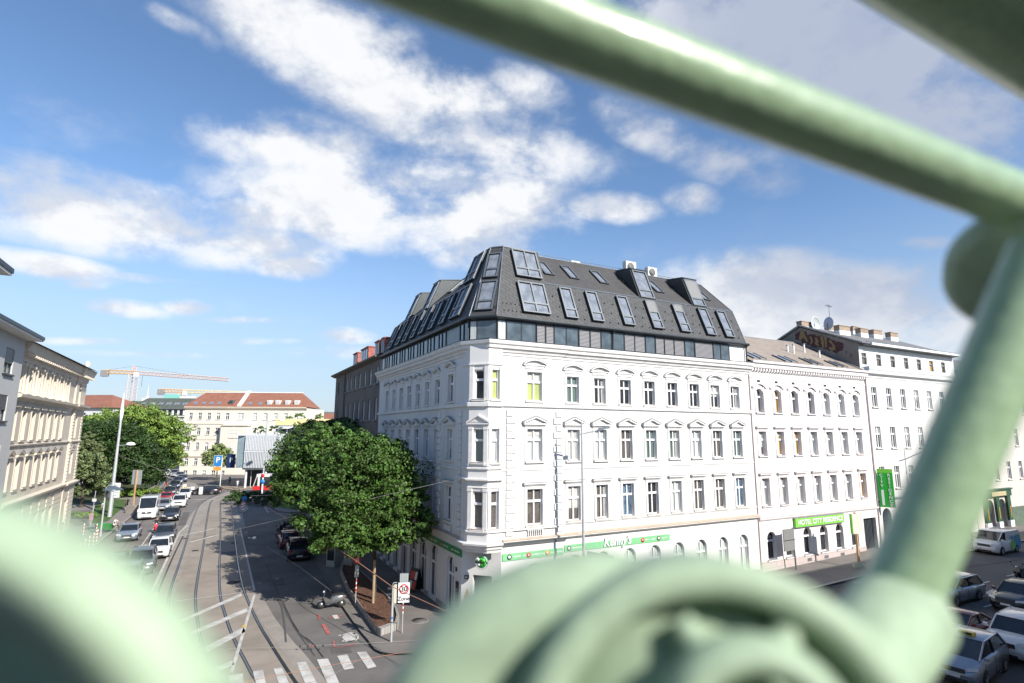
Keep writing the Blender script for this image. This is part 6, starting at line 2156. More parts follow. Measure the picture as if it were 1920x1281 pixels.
def make_car(kind, col):
    L, Wd, H, belt, hood, cx, run, re_, ge, trunk = KIND[kind]
    pm = P_[col]
    w = Wd / 2
    xa = L / 2 - cx
    xb = xa - run
    xc = -L / 2 + re_
    xd = -L / 2 + ge
    t = thing('parked_car', '', 'car')
    st = [(L / 2, .42, .60, .70), (L / 2 - .06, .26, .70, .86), (L / 2 - .28, .20, hood - .10, .96), (L / 2 - .75, .18, hood - .01, 1.0), (xa, .18, belt, 1.0), ((xa + xd) / 2, .18, belt + .01, 1.0),
          (xd, .18, trunk, .99), (-L / 2 + .10 if xd > -L / 2 + .12 else xd - .015, .24, trunk - .05, .96), (-L / 2 - .02, .36, trunk - .24, .88)]
    rows = []
    for x, zb, zt, k in st:
        q = w * k
        half = [(q * .88, zb), (q * .985, zb + .10), (q, (zb + zt) * .5), (q * .985, zt - .10), (q * .90, zt - .015), (q * .55, zt + .02)]
        rows.append([(x, -a, b) for a, b in half] + [(x, a, b) for a, b in half[::-1]])
    n = len(rows[0])
    m = MB()
    vs = [p for r_ in rows for p in r_]
    fs = []
    for i in range(len(rows) - 1):
        for k in range(n):
            fs.append((i * n + k, i * n + (k + 1) % n, (i + 1) * n + (k + 1) % n, (i + 1) * n + k))
    fs += [tuple(range(n - 1, -1, -1)), tuple(range(len(vs) - n, len(vs)))]
    m.add(vs, fs, pm, True)
    for s_ in (-1, 1):                              # sills and wheel housings
        m.box(-L * .22, L * .22, *sorted((s_ * (w - .03), s_ * (w + .006))), .16, .26, M_PLASTIC)
        for x in (L * .295, -L * .285):
            m.lathe([(0, s_ * (w + .004)), (.385, s_ * (w + .004)), (.385, s_ * (w - .1))], M_PLASTIC, 'Y', (x, 0, .34), 20)
        m.box(-.1, -.09, *sorted((s_ * (w - .02), s_ * (w + .004))), .3, belt - .1, M_PLASTIC)      # door gap
        m.box(xa - .2, xa - .19, *sorted((s_ * (w - .02), s_ * (w + .004))), .3, belt - .1, M_PLASTIC)
    m.box(-L / 2 - .03, -L / 2 + .02, -w * .8, w * .8, .28, .46, M_PLASTIC)
    m.build('body', t)
    wb, wt = w * .90, w * (.88 if kind in ('van', 'smallvan') else .74)
    zt = H - .05
    g = MB()
    b0 = [(xa, -wb + .06, belt), (xa, wb - .06, belt), (xd, wb - .03, trunk), (xd, -wb + .03, trunk)]
    b1 = [(xb, -wt, zt), (xb, wt, zt), (xc, wt, zt), (xc, -wt, zt)]
    g.add(b0 + b1, [(0, 1, 5, 4), (1, 2, 6, 5), (2, 3, 7, 6), (3, 0, 4, 7), (4, 5, 6, 7)], M_CGL)
    g.build('windows', t)
    r_ = MB()
    xm = (xb + xc) / 2
    r_.add([(xb + .05, -wt, zt), (xb + .05, wt, zt), (xm, wt, zt + .03), (xm, -wt, zt + .03), (xc - .04, wt, zt), (xc - .04, -wt, zt),
            (xb - .02, -wt * .85, zt + .045), (xb - .02, wt * .85, zt + .045), (xm, wt * .85, H + .02), (xm, -wt * .85, H + .02), (xc + .03, wt * .85, zt + .04), (xc + .03, -wt * .85, zt + .04)],
           [(6, 7, 8, 9), (9, 8, 10, 11), (0, 1, 7, 6), (1, 2, 8, 7), (2, 4, 10, 8), (4, 5, 11, 10), (5, 3, 9, 11), (3, 0, 6, 9)], pm, True)
    for s_ in (-1, 1):
        r_.tube([(xa + .02, s_ * (wb - .05), belt), (xb, s_ * wt, zt + .01)], .04, pm, 6)
        r_.tube([(xd - .01, s_ * (wb - .02), trunk), (xc, s_ * wt, zt + .01)], .06, pm, 6)
        r_.tube([(xb, s_ * (wt + .005), zt + .005), (xc, s_ * (wt + .005), zt + .005)], .035, pm, 6)
        xp = (xa + xd) / 2 - .05
        r_.tube([(xp, s_ * (wb - .005), belt), (xp - .05, s_ * (wt + .005), zt)], .035, M_PLASTIC, 6)
        if kind in ('suv', 'wagon'):
            r_.tube([(xb - .2, s_ * (wt - .02), H - .02), (xb - .3, s_ * (wt - .02), H + .04), (xc + .3, s_ * (wt - .02), H + .04), (xc + .2, s_ * (wt - .02), H - .02)], .018, M_ANTHL, 6)
        if kind in ('van', 'smallvan'):
            xf = xb - .35
            r_.add([(xf, s_ * (wb + .035), belt - .12), (xd + .01, s_ * (wb + .035), trunk - .12), (xc + .01, s_ * (wt + .04), zt), (xf, s_ * (wt + .04), zt)], [(0, 1, 2, 3)], pm)
    if kind in ('van', 'smallvan'):
        r_.add([(xd - .012, -wb, trunk - .05), (xd - .012, wb, trunk - .05), (xc - .012, wt, zt), (xc - .012, -wt, zt)], [(0, 1, 2, 3)], pm)
    r_.build('roof', t)
    for x in (L * .295, -L * .285):
        for s_ in (-1, 1):
            q = MB()
            R_ = .35 if kind == 'van' else .325
            q.lathe([(R_ * .6, -.11), (R_ * .96, -.11), (R_, -.07), (R_, .07), (R_ * .96, .11), (R_ * .6, .11)], M_TYRE, 'Y', n=18)
            wh_ = q.build('wheel', t, Matrix.Translation((x, s_ * (w - .085), R_)))
            q = MB()
            q.lathe([(0, s_ * .105), (R_ * .14, s_ * .108), (R_ * .2, s_ * .09), (R_ * .55, s_ * .095), (R_ * .62, s_ * .112), (R_ * .66, s_ * .10)], M_RIM, 'Y', n=18)
            for k in range(5):
                a = k * 2 * math.pi / 5
                q.tube([(0, s_ * .108, 0), (R_ * .6 * math.cos(a), s_ * .108, R_ * .6 * math.sin(a))], .018, M_RIM, 5)
            q.build('rim', wh_)
    for s_ in (-1, 1):
        q = MB()
        zl = hood - .22
        q.prism([(L / 2 - .02, s_ * w * .52, zl), (L / 2 - .22, s_ * w * .95, zl + .03), (L / 2 - .30, s_ * w * .93, zl + .15), (L / 2 - .09, s_ * w * .55, zl + .12)][::s_], (.03, 0, .01), M_LAMP)
        q.build('headlight', t)
        q = MB()
        if kind in ('van', 'smallvan'):
            q.box(-L / 2 - .03, -L / 2 + .05, *sorted((s_ * w * .84, s_ * w * .96)), .9, 1.5, M_TAIL)
        else:
            q.box(-L / 2 - .015, -L / 2 + .14, *sorted((s_ * w * .60, s_ * w * .975)), trunk - .26, trunk - .10, M_TAIL)
        q.build('tail_light', t)
        q = MB()
        q.prism([(xa - .12, s_ * (w - .05), belt + .02), (xa - .12, s_ * (w + .17), belt + .05), (xa - .12, s_ * (w + .17), belt + .18), (xa - .12, s_ * (w - .0), belt + .16)][::s_], (-.09, 0, 0), pm if kind != 'van' else M_PLASTIC)
        q.build('side_mirror', t)
    q = MB()
    q.box(L / 2 - .03, L / 2 + .012, -w * .48, w * .48, hood - .34, hood - .16, M_PLASTIC)
    q.box(L / 2 - .02, L / 2 + .012, -w * .55, w * .55, .26, .38, M_PLASTIC)
    for k in range(3):
        q.box(L / 2 + .0121, L / 2 + .018, -w * .46, w * .46, hood - .32 + .05 * k, hood - .31 + .05 * k, M_ANTHL)
    q.build('grille', t)
    for x in (L / 2 + .02, -L / 2 - .05):
        q = MB()
        q.box(x - .008, x + .008, -.26, .26, .42, .53, M_PLATE)
        q.box(x - .01, x + .01, -.26, -.23, .42, .53, mat('plate_blue', (.02, .06, .35), .5, 2, 0))
        q.build('number_plate', t)
    return t


def car(kind, col, pos, head, label, group, cat='car', name='parked_car'):
    key = (kind, col)
    if key not in CARS:
        CARS[key] = make_car(kind, col)
        o = CARS[key]
    else:
        o = copy_tree(CARS[key])
        for ch in list(o.children):                      # leave special fittings of the first one behind
            if ch.name.split('.')[0] in ('taxi_sign', 'side_graphic'):
                bpy.data.objects.remove(ch)
    o.name = name
    o.location = (pos[0], pos[1], terrain(pos[0], pos[1]) + .01)
    o.rotation_euler = (0, 0, head)
    o['label'], o['category'], o['group'] = label, cat, group
    if 'group' in o and not group:
        del o['group']
    return o


DOWN = ANG + R(90) + R(180)        # towards the camera along the left street
GQ = 'cars queueing on the left street'
e2 = Vector((E2.x, E2.y))


def front_at(px, py, L):
    """ground centre of a car whose front bumper foot is seen at (px,py)"""
    p = spot(px, py).xy
    return p + e2 * (L / 2)


A = front_at(257, 1083, 4.65)
car('suv', 'grey', A, DOWN, 'grey metallic SUV heading towards us with a white car right behind it', GQ)
car('suv', 'teal', A - e2 * 5.8 + Vector((-.35, 0)), DOWN + R(2), 'foremost grey-green car of the queue, half hidden by the green railing', GQ)
B_ = A + e2 * 5.9 + Vector((E1.x, E1.y)) * .75
car('hatch', 'white', B_, DOWN, 'white hatchback with dark glass roof edge between the two grey cars', GQ)
car('wagon', 'dkgrey', front_at(296, 1022, 4.8) + Vector((.2, .4)), DOWN, 'dark grey estate car right behind the red scooter rider', GQ)
car('sedan', 'black', front_at(318, 979, 4.75), DOWN, 'black saloon beside the white delivery van', GQ)
car('suv', 'white', front_at(334, 953, 4.65), DOWN - R(2), 'white SUV behind the black saloon', GQ)
tx = car('minivan', 'white', front_at(344, 938, 4.65) + e2 * .8, DOWN, 'white taxi with a yellow roof sign behind the white SUV', GQ, 'taxi')
car('suv', 'black', front_at(197, 1100, 4.65), DOWN, 'black SUV in the outer lane dissolving into the blurred green railing', GQ)
car('sedan', 'silver', front_at(236, 1017, 4.5), DOWN, 'silver-blue saloon beside the green cargo bike', GQ)
van = car('van', 'white', front_at(273, 976, 5.9), DOWN, 'big white delivery van at the left kerb', GQ, 'van', 'delivery_van')
car('wagon', 'ltgrey', front_at(301, 962, 4.8) + e2 * 1.5, DOWN, 'light grey car peeping out behind the white delivery van', GQ)
car('coupe', 'red', front_at(309, 942, 4.2), DOWN, 'bright red car behind the delivery van', GQ)
car('sedan', 'dkgrey', front_at(316, 931, 4.7), DOWN, 'dark car directly behind the red one', GQ)
car('hatch', 'navy', front_at(326, 918, 4.3), DOWN, 'navy car two behind the red one', GQ)
car('hatch', 'blue', front_at(332, 909.5, 4.3), DOWN, 'blue car in the kerb lane just before the pale island', GQ)
car('wagon', 'blue', front_at(341, 904.5, 4.8), DOWN, 'blue estate further up the queue next to the white bollards', GQ)
car('hatch', 'silver', front_at(336, 898, 4.3), DOWN, 'silver car beneath the end of the light green tree', GQ)
car('suv', 'ltgrey', front_at(326, 895, 4.6), DOWN, 'light grey SUV second from the far end of the queue', GQ)
car('wagon', 'white', front_at(309, 893, 4.8), DOWN, 'white car parked at the far end by the park trees', GQ)
car('suv', 'dkgrey', front_at(318, 887, 4.6), DOWN, 'farthest dark car under the park trees', GQ)
car('wagon', 'black', spot(385, 927).xy, R(187), 'black estate car crossing the junction behind the tracks, seen from its side', None)
# parked on the right, in the shade of the maples
GP = 'cars parked under the maples'
car('suv', 'black', spot(563, 1052).xy + e2 * 1.9, DOWN + R(180 - 3), 'black SUV parked under the maples, its tail towards us', GP)
car('hatch', 'maroon', spot(546, 1032).xy + e2 * 2.4, DOWN + R(180), 'dark red car parked in front of the black SUV under the maples', GP)
# right hand street: headed along the fronts towards the corner
WEST = ANG + R(180)
GR = 'cars on the right hand street'
sv = car('smallvan', 'white', spot(1870, 1035).xy, WEST, 'white delivery van with blue and green swirls on its side, nearest the green portal', GR, 'van', 'delivery_van')
car('hatch', 'black', spot(1918, 1140).xy, WEST, 'black car cut by the right edge of the picture', GR)
car('suv', 'white', spot(1917, 1222).xy, WEST + R(4), 'white SUV at the right edge beside the taxi', GR)
tax = car('minivan', 'silver', spot(1822, 1262).xy, WEST + R(8), 'silver taxi with a yellow roof sign in the lower right corner', GR, 'taxi')
car('coupe', 'maroon', spot(1800, 1196).xy, WEST, 'dark red coupe just behind the silver taxi', GR)
car('wagon', 'silver', spot(1785, 1125).xy, WEST, 'silver estate whose tail shows beside the green strut', GR)
for o, z in ((tx, 1.64), (tax, 1.64)):
    q = MB()
    q.box(-.12, .12, -.3, .3, z - .03, z + .13, mat('taxi_yellow', (.65, .50, .06), .4, 2, 0))
    q.box(-.125, .125, -.2, .2, z, z + .1, M_BLACK)
    ts_ = q.build('taxi_sign', o)
    lettering('lettering', 'TAXI', ts_, Matrix.Translation((-.127 if o is tax else .127, 0, z + .05)) @ Matrix.Rotation(R(-90 if o is tax else 90), 4, 'Z') @ Matrix.Rotation(R(90), 4, 'X'), .11, mat('taxi_yellow', (.65, .50, .06)), .002)
q = MB()
for s_ in (-1, 1):
    for c, x0, z0, r0, y in (('van_blue', -1.5, .75, .62, .945), ('van_green', -.65, .62, .42, .949), ('van_blue', -.55, 1.3, .16, .949), ('van_green', -1.95, 1.3, .22, .949)):
        q.lathe([(0, s_ * y), (r0, s_ * y)], mat(c, (.05, .28, .50) if c == 'van_blue' else (.20, .50, .10), .35, 1, .05), 'Y', (x0, 0, z0 + (.1 if r0 > .4 else 0)), 20)
q.build('side_graphic', sv)
q = MB()
q.lathe([(0, 2.905), (.13, 2.905)], M_LAMP, 'X', (0.08, 0, .98), 16)
q.build('badge', van)

# ---------------------------------------------------------------- two-wheelers


def scooter(name, label, cat, pos, head, pm, group=None, heavy=False):
    t = thing(name, label, cat, (pos[0], pos[1], terrain(*pos) + .005), head, group)
    for nm, x in (('wheel', .62), ('wheel', -.6)):
        q = MB()
        q.lathe([(.13, -.06), (.22, -.06), (.26 if not heavy else .3, 0), (.22, .06), (.13, .06)], M_TYRE, 'Y', n=16)
        w_ = q.build(nm, t, Matrix.Translation((x, 0, .26)))
        q = MB()
        q.lathe([(0, -.05), (.14, -.05), (.14, .05), (0, .05)], M_RIM, 'Y', n=12)
        q.build('rim', w_)
    q = MB()
    # rear bodywork, floorboard and leg shield
    rows = [(-.82, .62, .72, .08), (-.6, .40, .80, .17), (-.25, .34, .80, .19), (.02, .30, .66, .17), (.12, .24, .32, .15), (.34, .24, .32, .14)]
    vs, fs = [], []
    for x, a, b, w_ in rows:
        vs += [(x, -w_, a), (x, -w_, b - .04), (x, -w_ * .6, b), (x, w_ * .6, b), (x, w_, b - .04), (x, w_, a)]
    for i in range(len(rows) - 1):
        for k in range(6):
            fs.append((i * 6 + k, i * 6 + (k + 1) % 6, (i + 1) * 6 + (k + 1) % 6, (i + 1) * 6 + k))
    fs += [tuple(range(5, -1, -1)), tuple(range(len(vs) - 6, len(vs)))]
    q.add(vs, fs, pm, True)
    q.add([(.34, -.16, .26), (.34, .16, .26), (.52, .20, .70), (.44, .14, .98), (.44, -.14, .98), (.52, -.20, .70)], [(0, 1, 2, 5), (5, 2, 3, 4)], pm)
    q.add([(.38, -.16, .26), (.38, .16, .26), (.57, .20, .70), (.49, .14, 1.0), (.49, -.14, 1.0), (.57, -.20, .70)], [(1, 0, 5, 2), (2, 5, 4, 3)], pm)
    q.prism([(.45, -.07, .50), (.9, -.07, .46), (.86, -.07, .52), (.5, -.07, .62)], (0, .14, 0), pm)
    q.build('bodywork', t)
    q = MB()
    q.prism([(-.72, -.14, .80), (-.02, -.14, .76), (.02, -.14, .80), (-.2, -.14, .87), (-.7, -.14, .90)], (0, .28, 0), M_PLASTIC)
    q.build('seat', t)
    q = MB()
    q.tube([(.62, 0, .26), (.50, 0, .75), (.42, 0, 1.05)], .03, M_ANTHL, 8)
    q.tube([(.36, -.33, 1.06), (.44, -.12, 1.03), (.44, .12, 1.03), (.36, .33, 1.06)], .018, M_PLASTIC, 6)
    q.build('handlebar', t)
    q = MB()
    q.lathe([(0, .10), (.075, .07), (.085, 0), (0, -.05)], M_LAMP, 'X', (.46, 0, 1.0), 12)
    q.build('headlight', t)
    for s_ in (-1, 1):
        q = MB()
        q.tube([(.40, s_ * .26, 1.05), (.42, s_ * .34, 1.24)], .008, M_ANTH, 5)
        q.lathe([(0, -.01), (.055, -.01), (.055, .01), (0, .01)], M_PLASTIC, 'X', (.42, s_ * .34, 1.27), 10)
        q.build('mirror', t)
    q = MB()
    q.box(-.86, -.80, -.07, .07, .62, .70, M_TAIL)
    q.build('tail_light', t)
    return t


sp_ = spot(621, 1141)
scooter('scooter', 'silver-grey scooter parked askew on the road by the planter', 'scooter', sp_.xy, R(196), paint('scooter_grey', (.20, .21, .22), .4))
rs_ = spot(292, 999)
scooter('scooter', 'red scooter ridden towards us in front of the dark grey estate car', 'scooter', rs_.xy, DOWN, P_['red'])
GM = 'motorcycles parked in a row under the maples'
for i, (px, py, c, lab) in enumerate(((521, 1010, 'silver', 'nearest motorcycle of the row with a pale rear body, beside the dark red car'), (527, 1003, 'black', 'second black motorcycle of the parked row'), (534, 997, 'dkgrey', 'third dark grey motorcycle of the parked row'),
                                      (541, 992, 'black', 'fourth black motorcycle of the parked row'), (549, 987, 'navy', 'last dark blue motorcycle of the row near the black bin'))):
    scooter('motorcycle', lab, 'motorcycle', spot(px + 6, py).xy, R(150 + 6 * i), P_[c], GM, True)
scooter('motorcycle', 'black motorcycle at the right edge behind the black car', 'motorcycle', spot(1916, 1090).xy, WEST, P_['black'], None, True)

# green cargo tricycle
cb = spot(212, 1000)
t = thing('cargo_bike', 'green cargo tricycle with a big open box beside the silver-blue saloon', 'cargo bike', cb, DOWN + R(70))
M_CBG = mat('cargo_green', (.02, .22, .04), .5, 2, .1)
q = MB()
q.add([(-1.5, -.38, .42), (-.25, -.38, .42), (-.25, .38, .42), (-1.5, .38, .42), (-1.65, -.48, .98), (-.12, -.48, .98), (-.12, .48, .98), (-1.65, .48, .98)],
      [(3, 2, 1, 0), (0, 1, 5, 4), (1, 2, 6, 5), (2, 3, 7, 6), (3, 0, 4, 7)], M_CBG)
q.box(-1.69, -1.62, -.5, .5, .95, 1.01, M_CBG)
q.box(-.16, -.09, -.5, .5, .95, 1.01, M_CBG)
q.build('cargo_box', t)
for x, y in ((-.9, -.5), (-.9, .5), (.95, 0)):
    q = MB()
    q.lathe([(.26, -.02), (.31, -.02), (.31, .02), (.26, .02)], M_TYRE, 'Y', n=18)
    for k in range(8):
        a = k * math.pi / 4
        q.tube([(0, 0, 0), (.27 * math.cos(a), 0, .27 * math.sin(a))], .006, M_ANTHL, 4)
    q.build('wheel', t, Matrix.Translation((x, y, .31)))
q = MB()
q.tube([(-.9, -.5, .31), (-.9, .5, .31)], .02, M_CBG, 6)
q.tube([(-.9, 0, .35), (.1, 0, .32), (.7, 0, .8), (.95, 0, .31)], .025, M_CBG, 6)
q.tube([(.1, 0, .32), (0, 0, .85)], .02, M_CBG, 6)
q.tube([(.7, 0, .8), (.62, 0, 1.05), (.5, -.25, 1.08)], .015, M_ANTHL, 6)
q.tube([(.62, 0, 1.05), (.5, .25, 1.08)], .015, M_ANTHL, 6)
q.box(-.12, .14, -.09, .09, .84, .9, M_PLASTIC)
q.build('bike_frame', t)

# ---------------------------------------------------------------- people
M_SKIN = mat('skin', (.46, .27, .19), .6, 5, .05)


def person(label, pos, head, shirt, legs, hair, pose='stand', scale=1.0, bare_legs=False, group=None, z=None):
    """one continuous figure grown over a jointed skeleton, coloured in zones"""
    J = {'pel': (0, 0, .95), 'spi': (0, 0, 1.15), 'che': (0, 0, 1.36), 'nek': (0, 0, 1.50), 'hed': (.015, 0, 1.60), 'top': (.01, 0, 1.73)}
    for s_, sd_ in ((-1, 'r'), (1, 'l')):
        J['sho' + sd_] = (0, s_ * .19, 1.42)
        J['elb' + sd_] = (-.02, s_ * .25, 1.14)
        J['wri' + sd_] = (.04, s_ * .26, .90)
        J['han' + sd_] = (.06, s_ * .26, .82)
        J['hip' + sd_] = (0, s_ * .10, .90)
        J['kne' + sd_] = (.02, s_ * .11, .50)
        J['ank' + sd_] = (0, s_ * .11, .09)
        J['toe' + sd_] = (.16, s_ * .12, .04)
    if pose == 'walk':
        J['kner'], J['ankr'], J['toer'] = (.20, -.10, .52), (.24, -.10, .12), (.40, -.11, .07)
        J['knel'], J['ankl'], J['toel'] = (-.06, .10, .50), (-.30, .10, .16), (-.18, .11, .05)
        J['elbr'], J['wrir'], J['hanr'] = (-.14, -.25, 1.16), (-.12, -.26, .92), (-.10, -.26, .84)
        J['elbl'], J['wril'], J['hanl'] = (.08, .25, 1.15), (.22, .25, .98), (.28, .24, .94)
    if pose == 'phone':
        for s_, sd_ in ((-1, 'r'), (1, 'l')):
            J['elb' + sd_], J['wri' + sd_], J['han' + sd_] = (.02, s_ * .26, 1.15), (.24, s_ * .12, 1.2), (.30, s_ * .06, 1.24)
    if pose == 'ride':
        dz = -.12
        for k in ('pel', 'spi', 'che', 'nek', 'hed', 'top'):
            x, y, zz = J[k]
            J[k] = (x + (zz - .95) * .14, y, zz + dz)
        for s_, sd_ in ((-1, 'r'), (1, 'l')):
            J['sho' + sd_] = (.07, s_ * .19, 1.30)
            J['elb' + sd_], J['wri' + sd_], J['han' + sd_] = (.26, s_ * .30, 1.08), (.47, s_ * .28, 1.04), (.54, s_ * .27, 1.05)
            J['hip' + sd_], J['kne' + sd_], J['ank' + sd_], J['toe' + sd_] = (.02, s_ * .12, .80), (.40, s_ * .17, .70), (.36, s_ * .15, .34), (.52, s_ * .16, .30)
    names = list(J)
    idx = {k: i for i, k in enumerate(names)}
    E = [('pel', 'spi'), ('spi', 'che'), ('che', 'nek'), ('nek', 'hed'), ('hed', 'top')]
    rad = {'pel': (.15, .11), 'spi': (.14, .10), 'che': (.17, .11), 'nek': (.055, .055), 'hed': (.095, .085), 'top': (.065, .06)}
    for sd_ in 'rl':
        E += [('che', 'sho' + sd_), ('sho' + sd_, 'elb' + sd_), ('elb' + sd_, 'wri' + sd_), ('wri' + sd_, 'han' + sd_), ('pel', 'hip' + sd_), ('hip' + sd_, 'kne' + sd_), ('kne' + sd_, 'ank' + sd_), ('ank' + sd_, 'toe' + sd_)]
        for k, v in (('sho', .062), ('elb', .043), ('wri', .030), ('han', .038), ('hip', .098), ('kne', .062), ('ank', .042), ('toe', .038)):
            rad[k + sd_] = (v, v)
    me = bpy.data.meshes.new('sk')
    me.from_pydata([J[k] for k in names], [(idx[a], idx[b]) for a, b in E], [])
    tmp = bpy.data.objects.new('sk', me)
    COL.objects.link(tmp)
    md = tmp.modifiers.new('skin', 'SKIN')
    for i, k in enumerate(names):
        me.skin_vertices[0].data[i].radius = rad[k]
    me.skin_vertices[0].data[idx['pel']].use_root = True
    sb = tmp.modifiers.new('sub', 'SUBSURF')
    sb.levels = 1
    dg = bpy.context.evaluated_depsgraph_get()
    bm_ = bpy.data.meshes.new_from_object(tmp.evaluated_get(dg))
    bpy.data.objects.remove(tmp)
    bm_.name = 'person'
    bm_.materials.clear()
    for mm in (M_SKIN, shirt, legs, M_PLASTIC, hair):
        bm_.materials.append(mm)
    zh = J['nek'][2]
    zp = J['pel'][2]
    for p in bm_.polygons:
        c = p.center
        arm = abs(c.y) > .20 and c.z > .6 and (pose != 'ride' or c.x > .1)
        k = 1
        if c.z > zh - .01:
            k = 0
            if c.z > zh + .15 or (c.x < J['hed'][0] - .02 and c.z > zh + .05):
                k = 4
        elif arm or (pose == 'phone' and c.x > .16 and c.z > 1.05):
            far_ = (Vector(J['sho' + ('l' if c.y > 0 else 'r')]) - c).length
            k = 1 if far_ < .24 else 0
        elif c.z < (.17 if pose != 'ride' else .38):
            k = 3
        elif c.z < zp - .02 or (pose == 'ride' and c.x > .18):
            k = 2
            if bare_legs and c.z < .52:
                k = 0
        p.material_index = k
        p.use_smooth = True
    o = bpy.data.objects.new('person', bm_)
    COL.objects.link(o)
    zz = (pos[2] if z is None else z)
    o.location = (pos[0], pos[1], zz)
    o.rotation_euler = (0, 0, head)
    o.scale = (scale,) * 3
    # face: nose, eyes and ears as one small child mesh on the head
    q = MB()
    hx, hy, hz = J['hed']
    q.lathe([(0, .022), (.012, .012), (.018, 0)], M_SKIN, 'X', (hx + .085, 0, hz + .0), 8)
    for s_ in (-1, 1):
        q.lathe([(0, .004), (.010, 0)], M_BLACK, 'X', (hx + .083, s_ * .032, hz + .028), 8)
        q.lathe([(0, -.012), (.022, -.012), (.022, .006), (0, .012)], M_SKIN, 'Y', (hx, s_ * .090, hz + .01), 8)
    q.box(hx + .075, hx + .088, -.022, .022, hz - .045, hz - .038, M_TAIL)
    q.build('face', o)
    return tag(o, label, 'person', group)


C_W = mat('cloth_white', (.62, .62, .62), .85, 6, .1)
C_B = mat('cloth_black', (.025, .025, .03), .85, 6, .2)
C_P = mat('cloth_pink', (.55, .36, .38), .85, 6, .1)
C_BL = mat('cloth_blue', (.08, .15, .28), .85, 6, .1)
C_BR = mat('cloth_brown', (.09, .07, .055), .85, 6, .1)
C_T = mat('cloth_teal', (.05, .25, .30), .85, 6, .1)
HA = mat('hair_brown', (.05, .032, .022), .7, 6, .2)
HK = mat('hair_black', (.015, .013, .012), .7, 6, .2)
person('person in a dark top and shorts standing by the back of the road sign', spot(236, 958, .12), DOWN + R(20), C_BR, C_B, HA, 'phone', bare_legs=True)
person('person in a black jacket and dark helmet riding the red scooter', rs_, DOWN, C_B, C_B, HK, 'ride', z=.02)
person('person in a white T-shirt sitting on the green cargo tricycle', Vector((cb.x, cb.y, 0)), DOWN + R(70), C_W, C_B, HK, 'ride', bare_legs=True, z=.06)
person('person in a white shirt walking away under the park trees, left of a pair', spot(299, 911, .12), DOWN, C_W, C_BL, HA, 'walk')
person('person in a pink shirt walking beside the one in white by the park', spot(303, 910.5, .12), DOWN, C_P, C_BL, HA, 'walk')
person('person in black with red shorts on the pavement beside the queue of cars', spot(310.5, 916, .12), DOWN, C_B, mat('cloth_red', (.4, .04, .04), .85, 6, .1), HK, 'walk', bare_legs=True)
person('person in a light top crossing the tan forecourt by the white columns', spot(445, 917, .12), R(-60), C_W, mat('cloth_lilac', (.38, .35, .45), .85, 6, .1), HA, 'walk')
person('person in a teal top in the shade below the slatted building', spot(430, 909, .12), R(-90), C_T, C_B, HK, 'stand')
person('person in a white top half hidden behind the tall lamp mast', spot(193, 965, .12), DOWN, C_W, C_B, HA, 'stand')

# ---------------------------------------------------------------- tram
t = thing('tram', 'white and red low-floor tram waiting behind the clipped hedge', 'tram', (*spot(471, 926).xy, .02), R(10))
M_TW = mat('tram_white', (.66, .65, .63), .35, 1, .03, coat=.5)
M_TR = mat('tram_red', (.55, .02, .025), .35, 1, .03, coat=.5)
TL = 20
q = MB()
q.prism([(0, -.1, .35), (0, 2.3, .35), (0, 2.3, .62), (0, -.1, .62)], (TL, 0, 0), M_PLASTIC)
q.prism([(.25, -.12, .62), (-.1, 1.1, .62), (.25, 2.32, .62), (TL, 2.32, .62), (TL, -.12, .62)], (0, 0, .7), M_TR)
q.prism([(.7, -.1, 2.9), (.5, 1.1, 2.9), (.7, 2.3, 2.9), (TL, 2.3, 2.9), (TL, -.1, 2.9)], (0, 0, .45), M_TW)
q.build('body', t)
q = MB()
q.add([(.27, -.10, 1.323), (-.06, 1.1, 1.323), (.27, 2.30, 1.323), (TL, 2.30, 1.323), (TL, -.10, 1.323), (.72, -.08, 2.897), (.52, 1.1, 2.897), (.72, 2.28, 2.897), (TL, 2.28, 2.897), (TL, -.08, 2.897)],
      [(1, 0, 5, 6), (2, 1, 6, 7), (0, 4, 9, 5), (3, 2, 7, 8), (4, 3, 8, 9)], M_CGL)
q.build('windows', t)
q = MB()
for x in (.95, 4.6, 5.4, 9.6, 10.4, 14.6, 15.4):
    q.box(x, x + .35, -.13, -.081, 1.32, 2.9, M_TW)
q.tube([(.27, -.12, 1.3), (.72, -.1, 2.92)], .07, M_TW, 6)
q.tube([(.27, 2.3, 1.3), (.72, 2.28, 2.92)], .07, M_TW, 6)
q.build('pillars', t)
for y in (.25, 1.95):
    q = MB()
    q.lathe([(0, -.06), (.12, -.03), (.13, 0)], M_LAMP, 'X', (.08, y, .95), 12)
    q.build('headlight', t)
q = MB()
q.box(5, 9, .5, 1.7, 3.35, 3.65, M_TW)
q.build('roof_unit', t)

# ================================================================ street furniture
M_GALV = mat('galvanised_pole', (.50, .51, .52), .5, 3, .08, metal=.3)
M_BLUE = mat('sign_blue', (.03, .20, .52), .45, 2, 0)
M_SBACK = mat('sign_back', (.42, .45, .45), .5, 2, .05, metal=.3)


def striped(q, x, y, z0, z1, r, n, a=None, b=None):
    for k in range(n):
        q.tube([(x, y, z0 + (z1 - z0) * k / n), (x, y, z0 + (z1 - z0) * (k + 1) / n)], r, (a or M_SWHITE) if k % 2 == 0 else (b or M_SRED), 8)


